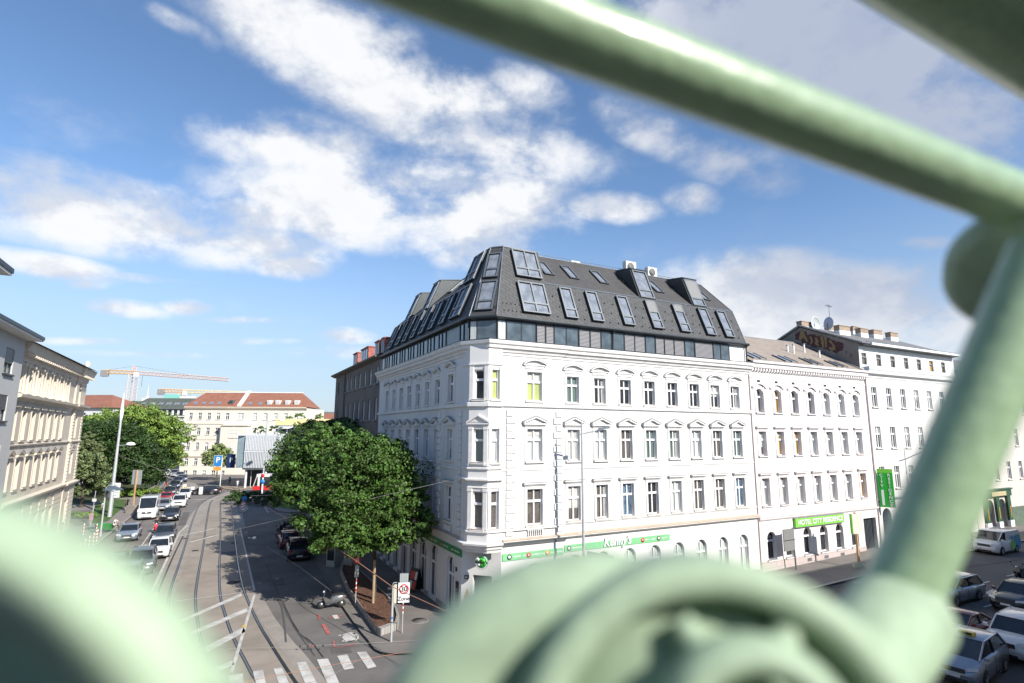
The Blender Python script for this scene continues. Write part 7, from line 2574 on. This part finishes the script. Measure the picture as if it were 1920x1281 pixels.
# tall lamp mast on the left
b_ = spot(205, 969, .12)
t = thing('lamp_mast', 'tall pale grey tapered mast with a white dome lamp and pointed tip by the park', 'lamp post', b_)
q = MB()
q.tube([(0, 0, 0), (0, 0, .5), (0, 0, 13.2)], [.26, .22, .12], M_GALV, 14)
q.build('pole', t)
q = MB()
q.tube([(0, 0, 8.9), (1.4, -.3, 9.05)], .05, M_GALV, 8)
q.build('arm', t)
q = MB()
q.lathe([(0, .35), (.35, .3), (.55, .05), (.5, -.05), (0, -.12)], M_SWHITE, c=(1.9, -.35, 9.05), n=18)
q.build('lamp_head', t)
q = MB()
q.lathe([(.12, 12.2), (.22, 12.9), (.2, 13.6), (.1, 15.0), (0, 16.0)], M_SWHITE, n=12)
q.build('pennant_tip', t)
t = thing('direction_sign', 'white direction panels seen from the side behind the tall mast', 'sign', spot(209, 966, .12))
q = MB()
q.tube([(0, 0, 0), (0, 0, 4.2)], .05, M_GALV, 8)
q.build('pole', t)
q = MB()
for z in (2.2, 2.85, 3.5):
    q.box(-.7, .7, -.04, .04, z, z + .58, M_SWHITE)
    q.box(-.5, .4, -.045, -.0401, z + .25, z + .32, M_TINGREY)
q.build('panels', t)


def umbrella_lamp(px, py, h, label):
    t = thing('street_lamp', label, 'street lamp', spot(px, py, .12), 0, 'street lamps with dark dished shades')
    q = MB()
    q.tube([(0, 0, 0), (0, 0, .8), (0, 0, h - .4)], [.11, .09, .07], M_GALV, 10)
    q.build('pole', t)
    q = MB()
    q.lathe([(0, .42), (.2, .40), (.75, .12), (.92, 0), (.88, -.03), (.3, .02), (0, .02)], mat('lamp_shade_slate', (.13, .17, .20), .35, 2, .1, metal=.4), c=(.75, 0, h - .6), n=20)
    q.tube([(0, 0, h - .4), (.3, 0, h - .1), (.75, 0, h - .2)], .04, M_GALV, 8)
    q.build('shade', t)
    q = MB()
    q.lathe([(.18, 0), (.16, -.12), (0, -.18)], M_LAMP, c=(.75, 0, h - .6), n=12)
    q.build('lamp', t)
    return t


umbrella_lamp(188, 1006, 5.3, 'street lamp with a slate dish shade behind the row of red-white posts')
umbrella_lamp(275, 925, 5.2, 'farther street lamp with a slate dish shade beside the park path')
# red-white posts
GB = 'red and white striped posts on the left pavement'
st_ = [(156, 1003, 'striped post standing alone nearest the palace'), (180, 1003, 'striped post nearest to the street lamp pole'), (181, 1015, 'striped post right at the foot of the street lamp'), (174, 1022, 'second striped post of the kerb row'),
       (166, 1029, 'third striped post of the kerb row'), (158, 1035, 'fourth striped post of the kerb row, almost lost in the blur'), (149, 1043, 'striped post at the blurred near end of the kerb row')]
for px, py, lab in st_:
    t = thing('striped_post', 'red and white ' + lab, 'bollard', spot(px, py, .12), 0, GB)
    q = MB()
    striped(q, 0, 0, 0, 1.1, .055, 7)
    q.build('post', t)
    q = MB()
    q.lathe([(.056, 0), (.04, .03), (0, .045)], M_SWHITE, c=(0, 0, 1.101), n=8)
    q.build('cap', t)
for px, py, lab in ((345, 921, 'pale square bollard on the island nearest the blue estate car'), (360, 926, 'pale square bollard in front of the crossing black estate car'), (376, 927, 'small grey bollard with a round sign before the crossing black car'), (348, 900, 'pale bollard at the far end of the island')):
    t = thing('bollard', lab, 'bollard', spot(px, py, .12), 0, 'pale bollards on the traffic islands')
    q = MB()
    q.box(-.22, .22, -.22, .22, 0, 1.25, M_SWHITE)
    q.build('post', t)
    q = MB()
    q.box(-.24, .24, -.24, .24, 1.251, 1.33, M_TINGREY)
    q.build('cap', t)
# back of a road sign on a timber post in a concrete block
t = thing('road_sign', 'grey back of a large road sign on a wooden post in a concrete block', 'road sign', spot(248, 962, .12), R(-12))
q = MB()
q.box(-.7, .7, -.4, .4, 0, 1.0, M_CONC)
q.build('concrete_base', t)
q = MB()
q.box(-.08, .08, -.07, .07, 1.0, 5.6, mat('timber_post', (.50, .30, .15), .7, 4, .15, stretch=(3, 3, .4)))
q.build('post', t)
q = MB()
q.box(-.75, .75, .071, .12, 3.7, 5.6, M_SBACK)
q.build('panel', t)
# small signs at the left
for px, py, h, lab, w_, hh_, col in ((170, 985, 3.9, 'slim post with a small white plate in front of the linden', .55, .35, M_SWHITE), (168, 988, 2.4, 'leaning construction sign with red and white board by the park path', .5, .8, C_P)):
    t = thing('post_sign', lab, 'sign', spot(px, py, .12), R(-10))
    q = MB()
    q.tube([(0, 0, 0), (.12 if col is M_SWHITE else .3, 0, h)], .035, M_GALV, 8)
    q.build('post', t)
    q = MB()
    q.box(-w_ / 2 + .1, w_ / 2 + .1, -.04, -.02, h - hh_ - .9, h - .9, col)
    q.build('plate', t)
# speed zone sign
t = thing('zone_sign', 'white 30 Zone sign on a red and white striped post beside the planter', 'road sign', spot(754, 1187, .12), R(8))
q = MB()
q.tube([(0, 0, 0), (0, 0, 1.5)], .028, M_GALV, 8)
striped(q, 0, 0, 1.0, 1.62, .03, 5)
q.tube([(0, 0, 1.62), (0, 0, 3.05)], .028, M_GALV, 8)
q.build('post', t)
q = MB()
q.box(-.29, .33, -.05, -.03, 1.58, 2.62, M_SWHITE)
q.build('panel', t)
q = MB()
q.lathe([(.20, -.060), (.265, -.060), (.265, -.05)], M_SRED, 'Y', (.02, 0, 2.28), 28)
q.lathe([(.2, -.06), (.2, -.05)], M_SRED, 'Y', (.02, 0, 2.28), 28)
q.build('red_ring', t)
lettering('number', '30', t, upright(.02, -.058, 2.28), .38, M_BLACK, .003)
lettering('lettering', 'Zone', t, upright(.02, -.058, 1.78), .30, M_BLACK, .003)
q = MB()
q.box(-.22, .24, -.05, -.02, 2.63, 3.10, M_SBACK)
for x in (-.13, -.01, .11):
    q.box(x, x + .03, -.055, -.0501, 2.65, 3.08, M_TINGREY)
q.build('upper_plate', t)
# traffic light seen from the side
t = thing('traffic_light', 'traffic light on a pale grey pole in front of the planter tip', 'traffic light', spot(733, 1208), R(8))
q = MB()
q.tube([(0, 0, 0), (0, 0, 2.9)], .06, M_GALV, 12)
q.lathe([(.065, 0), (.065, .1)], M_BLUE, c=(0, 0, 1.25), n=12)
q.lathe([(.062, 0), (.062, .05)], M_BLACK, c=(0, 0, 1.05), n=12)
q.build('pole', t)
q = MB()
q.box(.06, .2, -.06, .10, 2.02, 2.95, mat('signal_cream', (.60, .55, .42), .5, 2, .05))
q.build('backboard', t)
for z in (2.45, 2.75, 2.15):
    q = MB()
    q.lathe([(.09, -.22), (.1, 0), (.1, .02), (0, .02)], M_PLASTIC, 'X', (-.05, 0, z), 12)
    q.build('signal_hood', t)
q = MB()
q.tube([(-.02, 0, 2.95), (.02, 0, 3.05), (.2, 0, 3.05)], .02, M_GALV, 6)
q.build('bracket', t)
# red round sign on the striped pole
t = thing('stop_sign_pole', 'round red sign on a striped pole at the shaded edge of the planter', 'road sign', spot(666, 1137, .12), R(5))
q = MB()
q.tube([(0, 0, 0), (0, 0, .9)], .03, M_GALV, 8)
striped(q, 0, 0, .9, 1.6, .032, 5, M_SRED, M_SWHITE)
q.tube([(0, 0, 1.6), (0, 0, 2.95)], .03, M_GALV, 8)
q.build('post', t)
q = MB()
q.lathe([(0, -.05), (.24, -.05), (.24, -.03), (0, -.03)], M_SRED, 'Y', (0, 0, 2.78), 24)
q.build('disc', t)
q = MB()
q.box(-.12, .12, -.056, -.0501, 2.76, 2.80, M_SWHITE)
q.box(-.09, .09, -.056, -.0501, 2.84, 2.88, M_SWHITE)
q.box(-.09, .09, -.056, -.0501, 2.66, 2.70, M_SWHITE)
q.build('white_marks', t)
q = MB()
q.box(-.11, .13, -.05, -.032, 1.75, 2.45, M_SBACK)
q.build('lower_plate', t)
# raised planter with bark mulch
out = S((710, 1199), (746, 1186), (748.5, 1172), (745, 1158), (728, 1132), (701, 1105), (672, 1078), (655, 1062), (640, 1062), (637, 1080), (651, 1114), (668, 1140), (690, 1172))
cx_ = sum(p[0] for p in out) / len(out)
cy_ = sum(p[1] for p in out) / len(out)
t = thing('planter', 'long stone-edged raised planter filled with brown bark mulch around the big maple', 'planter', (cx_, cy_, .12))
rel = [(p[0] - cx_, p[1] - cy_) for p in out]
q = MB()
M_STN = brickmat('granite_blocks', (.34, .32, .29), (.27, .26, .24), (.13, .12, .11), .32, .4, .02, 0, 'XYZ', .9)
inn = [(x * .93, y * .955) for x, y in rel]
n = len(rel)
vs = [(x, y, -.05) for x, y in rel] + [(x, y, .38) for x, y in rel] + [(x, y, .38) for x, y in inn] + [(x, y, .2) for x, y in inn]
fs = []
for i in range(n):
    j = (i + 1) % n
    for k in range(3):
        fs.append((k * n + i, k * n + j, (k + 1) * n + j, (k + 1) * n + i))
q.add(vs, fs, M_STN)
q.build('stone_edge', t)
q = MB()
q.poly([(x, y, .27) for x, y in inn], mat('bark_mulch', (.115, .055, .033), .95, 9, .55, .9, 26))
rb = random.Random(2)
M_CHIP = mat('bark_chip', (.15, .07, .04), .95, 9, .3, island=.45)
xs0, xs1 = min(p[0] for p in inn), max(p[0] for p in inn)
ys0, ys1 = min(p[1] for p in inn), max(p[1] for p in inn)
for _ in range(2600):
    x, y = rb.uniform(xs0, xs1), rb.uniform(ys0, ys1)
    c_ = False
    j = n - 1
    for i in range(n):
        if (inn[i][1] > y) != (inn[j][1] > y) and x < (inn[j][0] - inn[i][0]) * (y - inn[i][1]) / (inn[j][1] - inn[i][1]) + inn[i][0]:
            c_ = not c_
        j = i
    if c_:
        a = rb.uniform(0, 6.3)
        l = rb.uniform(.03, .08)
        dx, dy = l * math.cos(a), l * math.sin(a)
        z = .275 + rb.uniform(0, .02)
        q.add([(x - dx, y - dy, z), (x + dy * .4, y - dx * .4, z + rb.uniform(0, .03)), (x + dx, y + dy, z + rb.uniform(0, .03)), (x - dy * .4, y + dx * .4, z)], [(0, 1, 2, 3)], M_CHIP)
q.build('bark_mulch', t)
# timber stake at the trunk
t = thing('tree_stake', 'pale timber stake standing in the bark beside the maple trunk', 'stake', spot(699, 1137, .2))
q = MB()
q.tube([(0, 0, 0), (0, 0, 2.75)], .085, mat('stake_wood', (.34, .25, .16), .85, 6, .2, stretch=(3, 3, .4)), 10)
q.build('post', t)
q = MB()
q.box(-.1, .1, -.095, .095, 1.9, 1.98, M_PLASTIC)
q.build('strap', t)
# cabinets and advertising pillar in the shade
t = thing('phone_cabinet', 'two grey glazed cabinets with an orange top under the maple', 'cabinet', spot(633, 1062, .12), R(-15))
q = MB()
q.box(-.85, -.1, -.35, .35, 0, 2.2, M_SBACK)
q.build('body', t)
q = MB()
q.box(-.78, -.17, -.37, -.351, .5, 2.0, M_CGL)
q.build('glass_door', t)
q = MB()
q.box(-1.25, -.86, -.3, .3, 1.0, 2.9, M_ORANGE)
q.build('orange_panel', t)
t = thing('switch_cabinet', 'pale grey switch cabinet right of the glazed one under the maple', 'cabinet', spot(638, 1066, .12) + Vector((.35, .2, 0)), R(-15))
q = MB()
q.box(0, .75, -.3, .3, 0, 1.35, M_SBACK)
q.box(-.03, .78, -.33, .33, 1.353, 1.42, M_TINGREY)
q.build('body', t)
q = MB()
q.box(.06, .69, -.315, -.3002, .1, 1.25, M_TINGREY)
q.build('door', t)
t = thing('litter_bin', 'black rubbish container at the far end of the motorcycles', 'bin', spot(560, 985, .12), R(20))
q = MB()
q.add([(-.6, -.5, .15), (.6, -.5, .15), (.6, .5, .15), (-.6, .5, .15), (-.7, -.6, 1.1), (.7, -.6, 1.1), (.7, .6, 1.1), (-.7, .6, 1.1)], [(3, 2, 1, 0), (0, 1, 5, 4), (1, 2, 6, 5), (2, 3, 7, 6), (3, 0, 4, 7)], M_PLASTIC)
q.build('body', t)
q = MB()
q.prism([(-.72, -.62, 1.1), (-.72, .62, 1.1), (-.72, .3, 1.35), (-.72, -.3, 1.35)], (1.44, 0, 0), M_PLASTIC)
q.build('lid', t)
# parking sign
t = thing('parking_sign', 'blue P parking sign above an orange strip on a white post far down the street', 'road sign', spot(407, 912, .12), R(5))
q = MB()
q.tube([(.55, 0, 0), (.55, 0, 5.6)], .07, M_SWHITE, 8)
q.build('post', t)
q = MB()
q.box(-1.0, .47, -.06, .06, 3.9, 6.0, M_BLUE)
q.box(-1.04, .51, -.05, .05, 3.86, 6.04, M_SWHITE)
q.build('panel', t)
lettering('letter', 'P', t, upright(-.25, -.075, 5.1), 1.5, M_SWHITE, .01)
q = MB()
q.box(-1.0, .47, -.062, .06, 3.1, 3.75, M_SORANGE)
q.build('orange_strip', t)
t = thing('garage_sign', 'dark blue P sign hung on the cream house wall beside the slatted building', 'road sign', (seen_at(433, 864, 112)), R(0))
q = MB()
q.box(-.8, .8, -.15, .15, -1.4, 1.3, mat('navy_sign', (.02, .04, .12), .4, 2, 0))
q.build('panel', t)
lettering('letter', 'P', t, upright(.1, -.17, .1), 1.3, M_LAMP, .01)
# arrows at the tram track head
t = thing('keep_right_sign', 'small blue arrow sign over a red and white marker board beside the tracks', 'road sign', spot(456, 960, .12), R(10))
q = MB()
q.tube([(0, 0, 0), (0, 0, 1.9)], .04, M_GALV, 8)
q.build('post', t)
q = MB()
q.lathe([(0, -.06), (.36, -.06), (.36, -.03)], M_BLUE, 'Y', (.05, 0, 1.75), 20)
q.build('disc', t)
q = MB()
q.box(-.28, .18, -.06, -.03, .3, 1.35, M_SWHITE)
for z in (.4, .75, 1.1):
    q.add([(-.28, -.064, z), (.18, -.064, z + .16), (.18, -.064, z + .30), (-.28, -.064, z + .14)], [(0, 1, 2, 3)], M_SRED)
q.build('marker_board', t)
for px, py, h, lab in ((469, 914, 4.2, 'square blue sign left of the tram front'), (490, 932, 3.9, 'round blue sign on a white post right in front of the tram')):
    t = thing('blue_sign', lab, 'road sign', spot(px, py, .12), R(5))
    q = MB()
    q.tube([(0, 0, 0), (0, 0, h)], .09 if 'round' in lab else .05, M_SWHITE, 8)
    q.build('post', t)
    q = MB()
    if 'round' in lab:
        q.lathe([(0, -.12), (.38, -.12), (.38, -.09)], M_BLUE, 'Y', (0, 0, 2.5), 20)
        q.lathe([(0, -.12), (.3, -.12), (.3, -.09)], M_SRED, 'Y', (0, 0, 3.5), 20)
    else:
        q.box(-.4, .4, -.08, -.05, 3.2, 4.1, M_BLUE)
        q.box(-.2, .2, -.085, -.0801, 3.35, 3.75, M_SWHITE)
    q.build('panel', t)
# slim lamp post by the slatted building
b_ = spot(491, 925, .12)
t = thing('lamp_mast', 'slim white lamp mast in front of the slatted building with a dome lamp', 'lamp post', b_)
q = MB()
q.tube([(0, 0, 0), (0, 0, 14)], [.16, .08], M_GALV, 10)
q.build('pole', t)
q = MB()
q.tube([(0, 0, 12.6), (2.2, 0, 12.8)], .04, M_GALV, 6)
q.build('arm', t)
q = MB()
q.lathe([(0, .3), (.4, .2), (.5, 0), (0, -.1)], M_SWHITE, c=(2.5, 0, 12.75), n=16)
q.build('lamp_head', t)
# lamp in front of the white facade, shadow falls on it
P0 = Vector((4.25, 33.72, .12))
t = thing('lamp_post', 'tall grey street lamp with a long arm in front of the white corner house', 'lamp post', P0, 0)
q = MB()
q.tube([(0, 0, 0), (0, 0, 3), (.0, 0, 11.45)], [.10, .085, .06], M_GALV, 12)
q.build('pole', t)
q = MB()
q.tube([(-.12, 0, 10.75), (0, 0, 10.8), (1.15, -.05, 11.05)], .045, M_GALV, 8)
q.build('arm', t)
q = MB()
q.add([(.95, -.15, 10.98), (1.75, -.13, 11.15), (1.75, .05, 11.15), (.95, .07, 10.98), (1.0, -.10, 11.14), (1.62, -.10, 11.30), (1.62, .02, 11.30), (1.0, .02, 11.14)],
      [(3, 2, 1, 0), (4, 5, 6, 7), (0, 1, 5, 4), (1, 2, 6, 5), (2, 3, 7, 6), (3, 0, 4, 7)], M_ANTHL)
q.build('lamp_head', t)
q = MB()
q.prism([(.14, -.3, 3.45), (1.6, -.9, 3.2), (1.6, -.9, 3.95), (.14, -.3, 4.1)], (.02, .05, 0), M_SBACK)
q.build('sign_plate', t)
t = thing('lamp_post', 'street lamp with a straight arm in front of the grey graffiti house', 'lamp post', (*world(46.6, -4.0), 1.0), ANG)
q = MB()
q.tube([(0, 0, 0), (0, 0, 11.4)], [.10, .05], M_GALV, 10)
q.build('pole', t)
q = MB()
q.tube([(-1.1, 0, 10.2), (0, 0, 10.35), (3.2, 0, 11.0)], .04, M_GALV, 8)
q.build('arm', t)
# signs on the right pavement
b_ = spot(1493, 1068, .12)
t = thing('road_sign', 'grey back of a road sign on a leaning dark post before the hotel windows', 'road sign', b_, R(30))
q = MB()
q.tube([(0, 0, 0), (-.1, 0, 3.1)], .06, M_ANTHL, 8)
q.build('post', t)
q = MB()
q.box(-1.35, .0, -.06, .0, 1.45, 3.05, M_BLINDG)
q.box(-1.38, .03, -.07, -.0602, 2.2, 2.25, M_ANTH)
q.build('panel', t)
b_ = spot(1611, 1064, .12)
t = thing('road_sign', 'cream sign panel on a wooden post in front of the dark hotel gateway', 'road sign', b_, R(15))
q = MB()
q.tube([(0, 0, 0), (.05, 0, 4.1)], .09, mat('timber_post', (.50, .30, .15)), 8)
q.build('post', t)
q = MB()
q.box(-.35, .55, -.12, -.08, 2.5, 4.0, mat('sign_cream', (.62, .60, .52), .5, 2, .05))
q.box(-.40, -.36, -.12, .1, 2.5, 4.0, M_HGREEN)
q.build('panel', t)
q = MB()
q.lathe([(.45, 0), (.35, .35), (0, .4)], mat('rubble_base', (.30, .33, .25), .9, 5, .3), n=8)
q.build('foot', t)
# white post box near the tracks
t = thing('track_box', 'small cream box on a post beside the tram track, half lost in the blur', 'cabinet', spot(280, 1165), R(20))
q = MB()
q.tube([(0, 0, 0), (0, 0, .9)], .08, M_GALV, 8)
q.build('post', t)
q = MB()
q.box(-.28, .28, -.16, .16, .9, 1.55, mat('box_cream', (.52, .52, .42), .6, 2, .1))
q.build('box', t)

# ---------------------------------------------------------------- overhead wires
M_WIRE = mat('bright_wire', (.42, .40, .37), .45, 2, .1, metal=.4)
M_WIRO = mat('orange_wire', (.50, .25, .16), .5, 2, .1)


def wire(label, pts, r, m=None, sag=0.0, cat='overhead wire'):
    P = [seen_at(*p) for p in pts]
    Q_ = []
    for i in range(len(P) - 1):
        for k in range(8):
            s_ = k / 8
            q_ = P[i].lerp(P[i + 1], s_)
            Q_.append(q_ - Vector((0, 0, sag * 4 * s_ * (1 - s_))))
    Q_.append(P[-1])
    q = MB()
    q.tube(Q_, r, m or M_WIRE, 5)
    o = q.build('overhead_wire')
    return tag(o, label, cat, 'overhead wires of the tramway')


wire('long pale wire sloping up from the tram tracks across the maple to the white house', [(357, 1013, 45), (640, 948, 35.5), (878, 893, 34.0)], .014)
wire('orange-red wire running down from the side road past the zone sign', [(497, 950, 60), (590, 1001, 40), (668, 1052, 33), (735, 1100, 30), (880, 1166, 25)], .02, M_WIRO)
wire('pale wire carrying the hanging lamp at the edge of the maple', [(470, 930, 62), (577, 926, 55), (640, 918, 47)], .018)
wire('thin reddish stay wire just below the hanging lamp', [(497, 950, 60), (577, 934, 55)], .014, M_WIRO)
wire('thin pale wire across the tram tracks with small insulators', [(425, 1217, 30), (560, 1212, 30), (733, 1204, 30.8), (790, 1200, 31)], .009)
wire('orange wire across the zebra crossing at the lower edge', [(430, 1284, 24), (600, 1251, 24), (740, 1226, 24), (860, 1205, 24)], .010, M_WIRO)
wire('short white wire over the zebra stripes at the lower edge', [(580, 1281, 22), (625, 1265, 22), (668, 1240, 22)], .009)
wire('faint thin wire from the scooter up across the shaded road', [(500, 1025, 45), (560, 1062, 38), (621, 1108, 35)], .008)
wire('faint wire from the left mast across the park trees', [(215, 935, 70), (330, 938, 75), (440, 935, 80)], .012)
wire('upper faint wire in front of the dark conifer', [(225, 855, 80), (330, 890, 85), (410, 895, 90)], .012)
for i, (px, py) in enumerate(((563, 1212), (577, 1212), (584, 1211.5), (591, 1211.5), (606, 1211))):
    p = seen_at(px, py, 30)
    q = MB()
    q.lathe([(0, -.05), (.035, -.04), (.05, 0), (.035, .04), (0, .05)], M_TAIL if i == 2 else M_ANTH, 'X', n=10)
    o = q.build('insulator')
    o.location = p
    tag(o, 'small insulator threaded on the thin wire across the tram tracks', 'insulator', 'insulators on the thin wire')
p = seen_at(576, 929, 55)
t = thing('hanging_lamp', 'grey dished lamp hanging from the wire beside the big maple', 'street lamp', p)
q = MB()
q.lathe([(0, .28), (.18, .22), (.42, 0), (.40, -.03), (0, .02)], M_SBACK, n=18)
q.build('shade', t)
q = MB()
q.tube([(-.15, 0, .45), (0, 0, .25), (.15, 0, .45)], .02, M_SWHITE, 6)
q.build('hanger', t)
p = seen_at(477, 1009, 45)
t = thing('hanging_lamp', 'small white hanging lamp over the road left of the parked motorcycles', 'street lamp', p)
q = MB()
q.lathe([(0, .12), (.10, .10), (.16, -.04), (0, -.08)], M_SWHITE, n=12)
q.build('shade', t)
q = MB()
q.tube([(-.5, 0, .02), (-.1, 0, .02)], .02, M_GALV, 6)
q.build('arm', t)

# ================================================================ the green iron railing right before the lens
rail_ = thing('iron_railing', 'pale green iron railing of round tubes and cast rings, blurred right before the lens', 'railing', (0, .35, 9.8))
M_GREEN = mat('railing_green_paint', (.33, .43, .295), .55, 70, .10, .05, 60, coat=.0, spec=.35, stain=.25)


M_GREENG = mat('railing_green_gloss', (.295, .415, .25), .36, 70, .10, .08, 60, coat=.35, spec=.5)


def rp(px, py, depth):
    """point of the railing, in the railing's own frame"""
    d = fw * FPX + rt * (px - 960) - up * (py - 640.5)
    return CAM + d * (depth / FPX) - Vector((0, .35, 9.8))


def bar(name, a, b, r):
    q = MB()
    q.tube([a, b], r, M_GREENG, 40)
    return q.build(name, rail_)


bar('upper_tube', rp(420, -184, .315), rp(2150, 472, .56), .0245)
bar('corner_tube', rp(1330, -345, .62), rp(2300, 285, .85), .071)
bar('strut', rp(1962, 470, .44), rp(1664, 1175, .40), .0250)
def torus(q, R_, r, sx=1.0, n=64, m=20):
    vs = []
    for i in range(n):
        a = 2 * math.pi * i / n
        for k in range(m):
            b_ = 2 * math.pi * k / m
            d = R_ + r * math.cos(b_)
            vs.append((d * math.cos(a), r * math.sin(b_) * sx, d * math.sin(a)))
    q.add(vs, [(i * m + k, i * m + (k + 1) % m, ((i + 1) % n) * m + (k + 1) % m, ((i + 1) % n) * m + k) for i in range(n) for k in range(m)], M_GREEN, True)


face = Matrix((rt, fw, up)).transposed().to_4x4()          # local Y looks along the view, only sets the tilt of the castings


def place(px, py, depth, yaw=0, pitch=0):
    return Matrix.Translation(rp(px, py, depth)) @ face @ Matrix.Rotation(R(yaw), 4, 'Z') @ Matrix.Rotation(R(pitch), 4, 'X')


q = MB()
q.lathe([(0, -.014), (.058, -.02), (.068, -.01), (.068, .01), (.058, .02), (0, .014)], M_GREEN, 'Y', n=48)
q.build('joint_disc', rail_, place(1938, 506, .52, -40, 38))

# big cast ring: thick outer hoop, recessed web with holes
D = .235
q = MB()
q.lathe([(0, -.004), (.080, -.006), (.098, -.012), (.112, -.010), (.122, .002), (.125, .016), (.122, .034), (.10, .045), (0, .045)], M_GREEN, 'Y', n=72)
q.build('ring', rail_, place(1130, 1540, .272, 0, -12))
q = MB()
k = D / FPX
q.lathe([(338 * k, .03), (341 * k, .006), (351 * k, 0), (408 * k, 0), (420 * k, .005), (425 * k, .02), (425 * k, .06)], M_GREEN, 'Y', n=80)
o = q.build('inner_ring', rail_, place(1375, 1499, D, -4, -18))
Rr = 345 * k
q = MB()
q.lathe([(0, .017), (Rr, .017), (Rr, .027), (0, .027)], M_GREEN, 'Y', n=48)
q.build('web_plate', rail_, place(1375, 1499, D, -4, -18))
q = MB()
torus(q, 150 * k, 40 * k, 1.6)
for a in (60, 120):
    q.tube([(150 * k * math.cos(R(a)), .014, 150 * k * math.sin(R(a))), (225 * k * math.cos(R(a)), .018, 225 * k * math.sin(R(a)))], [.010, .006], M_GREEN, 12)
q.build('boss', rail_, place(1420, 1395, D, -4, -18))
q = MB()
q.tube([rp(1690, 1150, .402), rp(1560, 1330, .33)], [.034, .030], M_GREEN, 32)
q.build('collar', rail_)
# nearest ring, lower left
q = MB()
k = .15 / FPX
torus(q, 628 * k, 94 * k, 1.0)
q.build('near_ring', rail_, place(-205, 1635, .15))
q = MB()
q.lathe([(0, 0), (760 * k, 0), (760 * k, .01)], M_GREEN, 'Y', n=48)
q.build('near_plate', rail_, place(-205, 1635, .188))

# ---- the elevated station behind us and the houses across the right-hand street (they shade it)
st = thing('elevated_station', 'unseen dark wall and deck added for the elevated station we look out from', 'station', (0, -8, 0))  # added out of view, kept dark to dim the railing's undersides
M_DARK = mat('station_dark_green', (.05, .06, .05), .7, 1, .1)
q = MB()
q.box(-40, 12, 0, 7.85, 8.6, 9.54, mat('station_deck', (.10, .095, .09), .9, 1, .1))
q.build('deck', st)
q = MB()
q.box(-40, 12, -.4, 0, 0, 15.2, M_DARK)
q.build('back_wall', st)
for x in range(-38, 12, 8):
    q = MB()
    q.box(x, x + 1.2, 1, 7, 0, 8.598, M_STN)
    q.build('pier', st)
oh = thing('opposite_house', 'plain house row across the right-hand street, behind our right shoulder', 'building', (*world(7.5, -25), 0), ANG)
q = MB()
q.M = Matrix.Translation((82, 0, 0)) @ Matrix.Rotation(R(180), 4, 'Z')
front(q, 0, 82, 0, 16.3, [(2 + 3 * k, 3.1 + 3 * k, z, z + 2) for k in range(26) for z in (4.5, 8.2, 12)], M_CR, .2)
q.box(0, 82, .21, 12, 0, 16.2, M_DARK)
q.build('wall', oh)
q = MB()
q.box(-.2, 82.2, -12, .2, 16.301, 16.6, M_RFG)
q.build('roof', oh)

# whoever holds the camera: stands on the deck, the head shades the nearest ring
person('person in dark clothes standing on the station deck, leaning towards the railing', Vector((.17, -.20, 9.542)), R(90), C_B, C_BL, HA, 'stand')
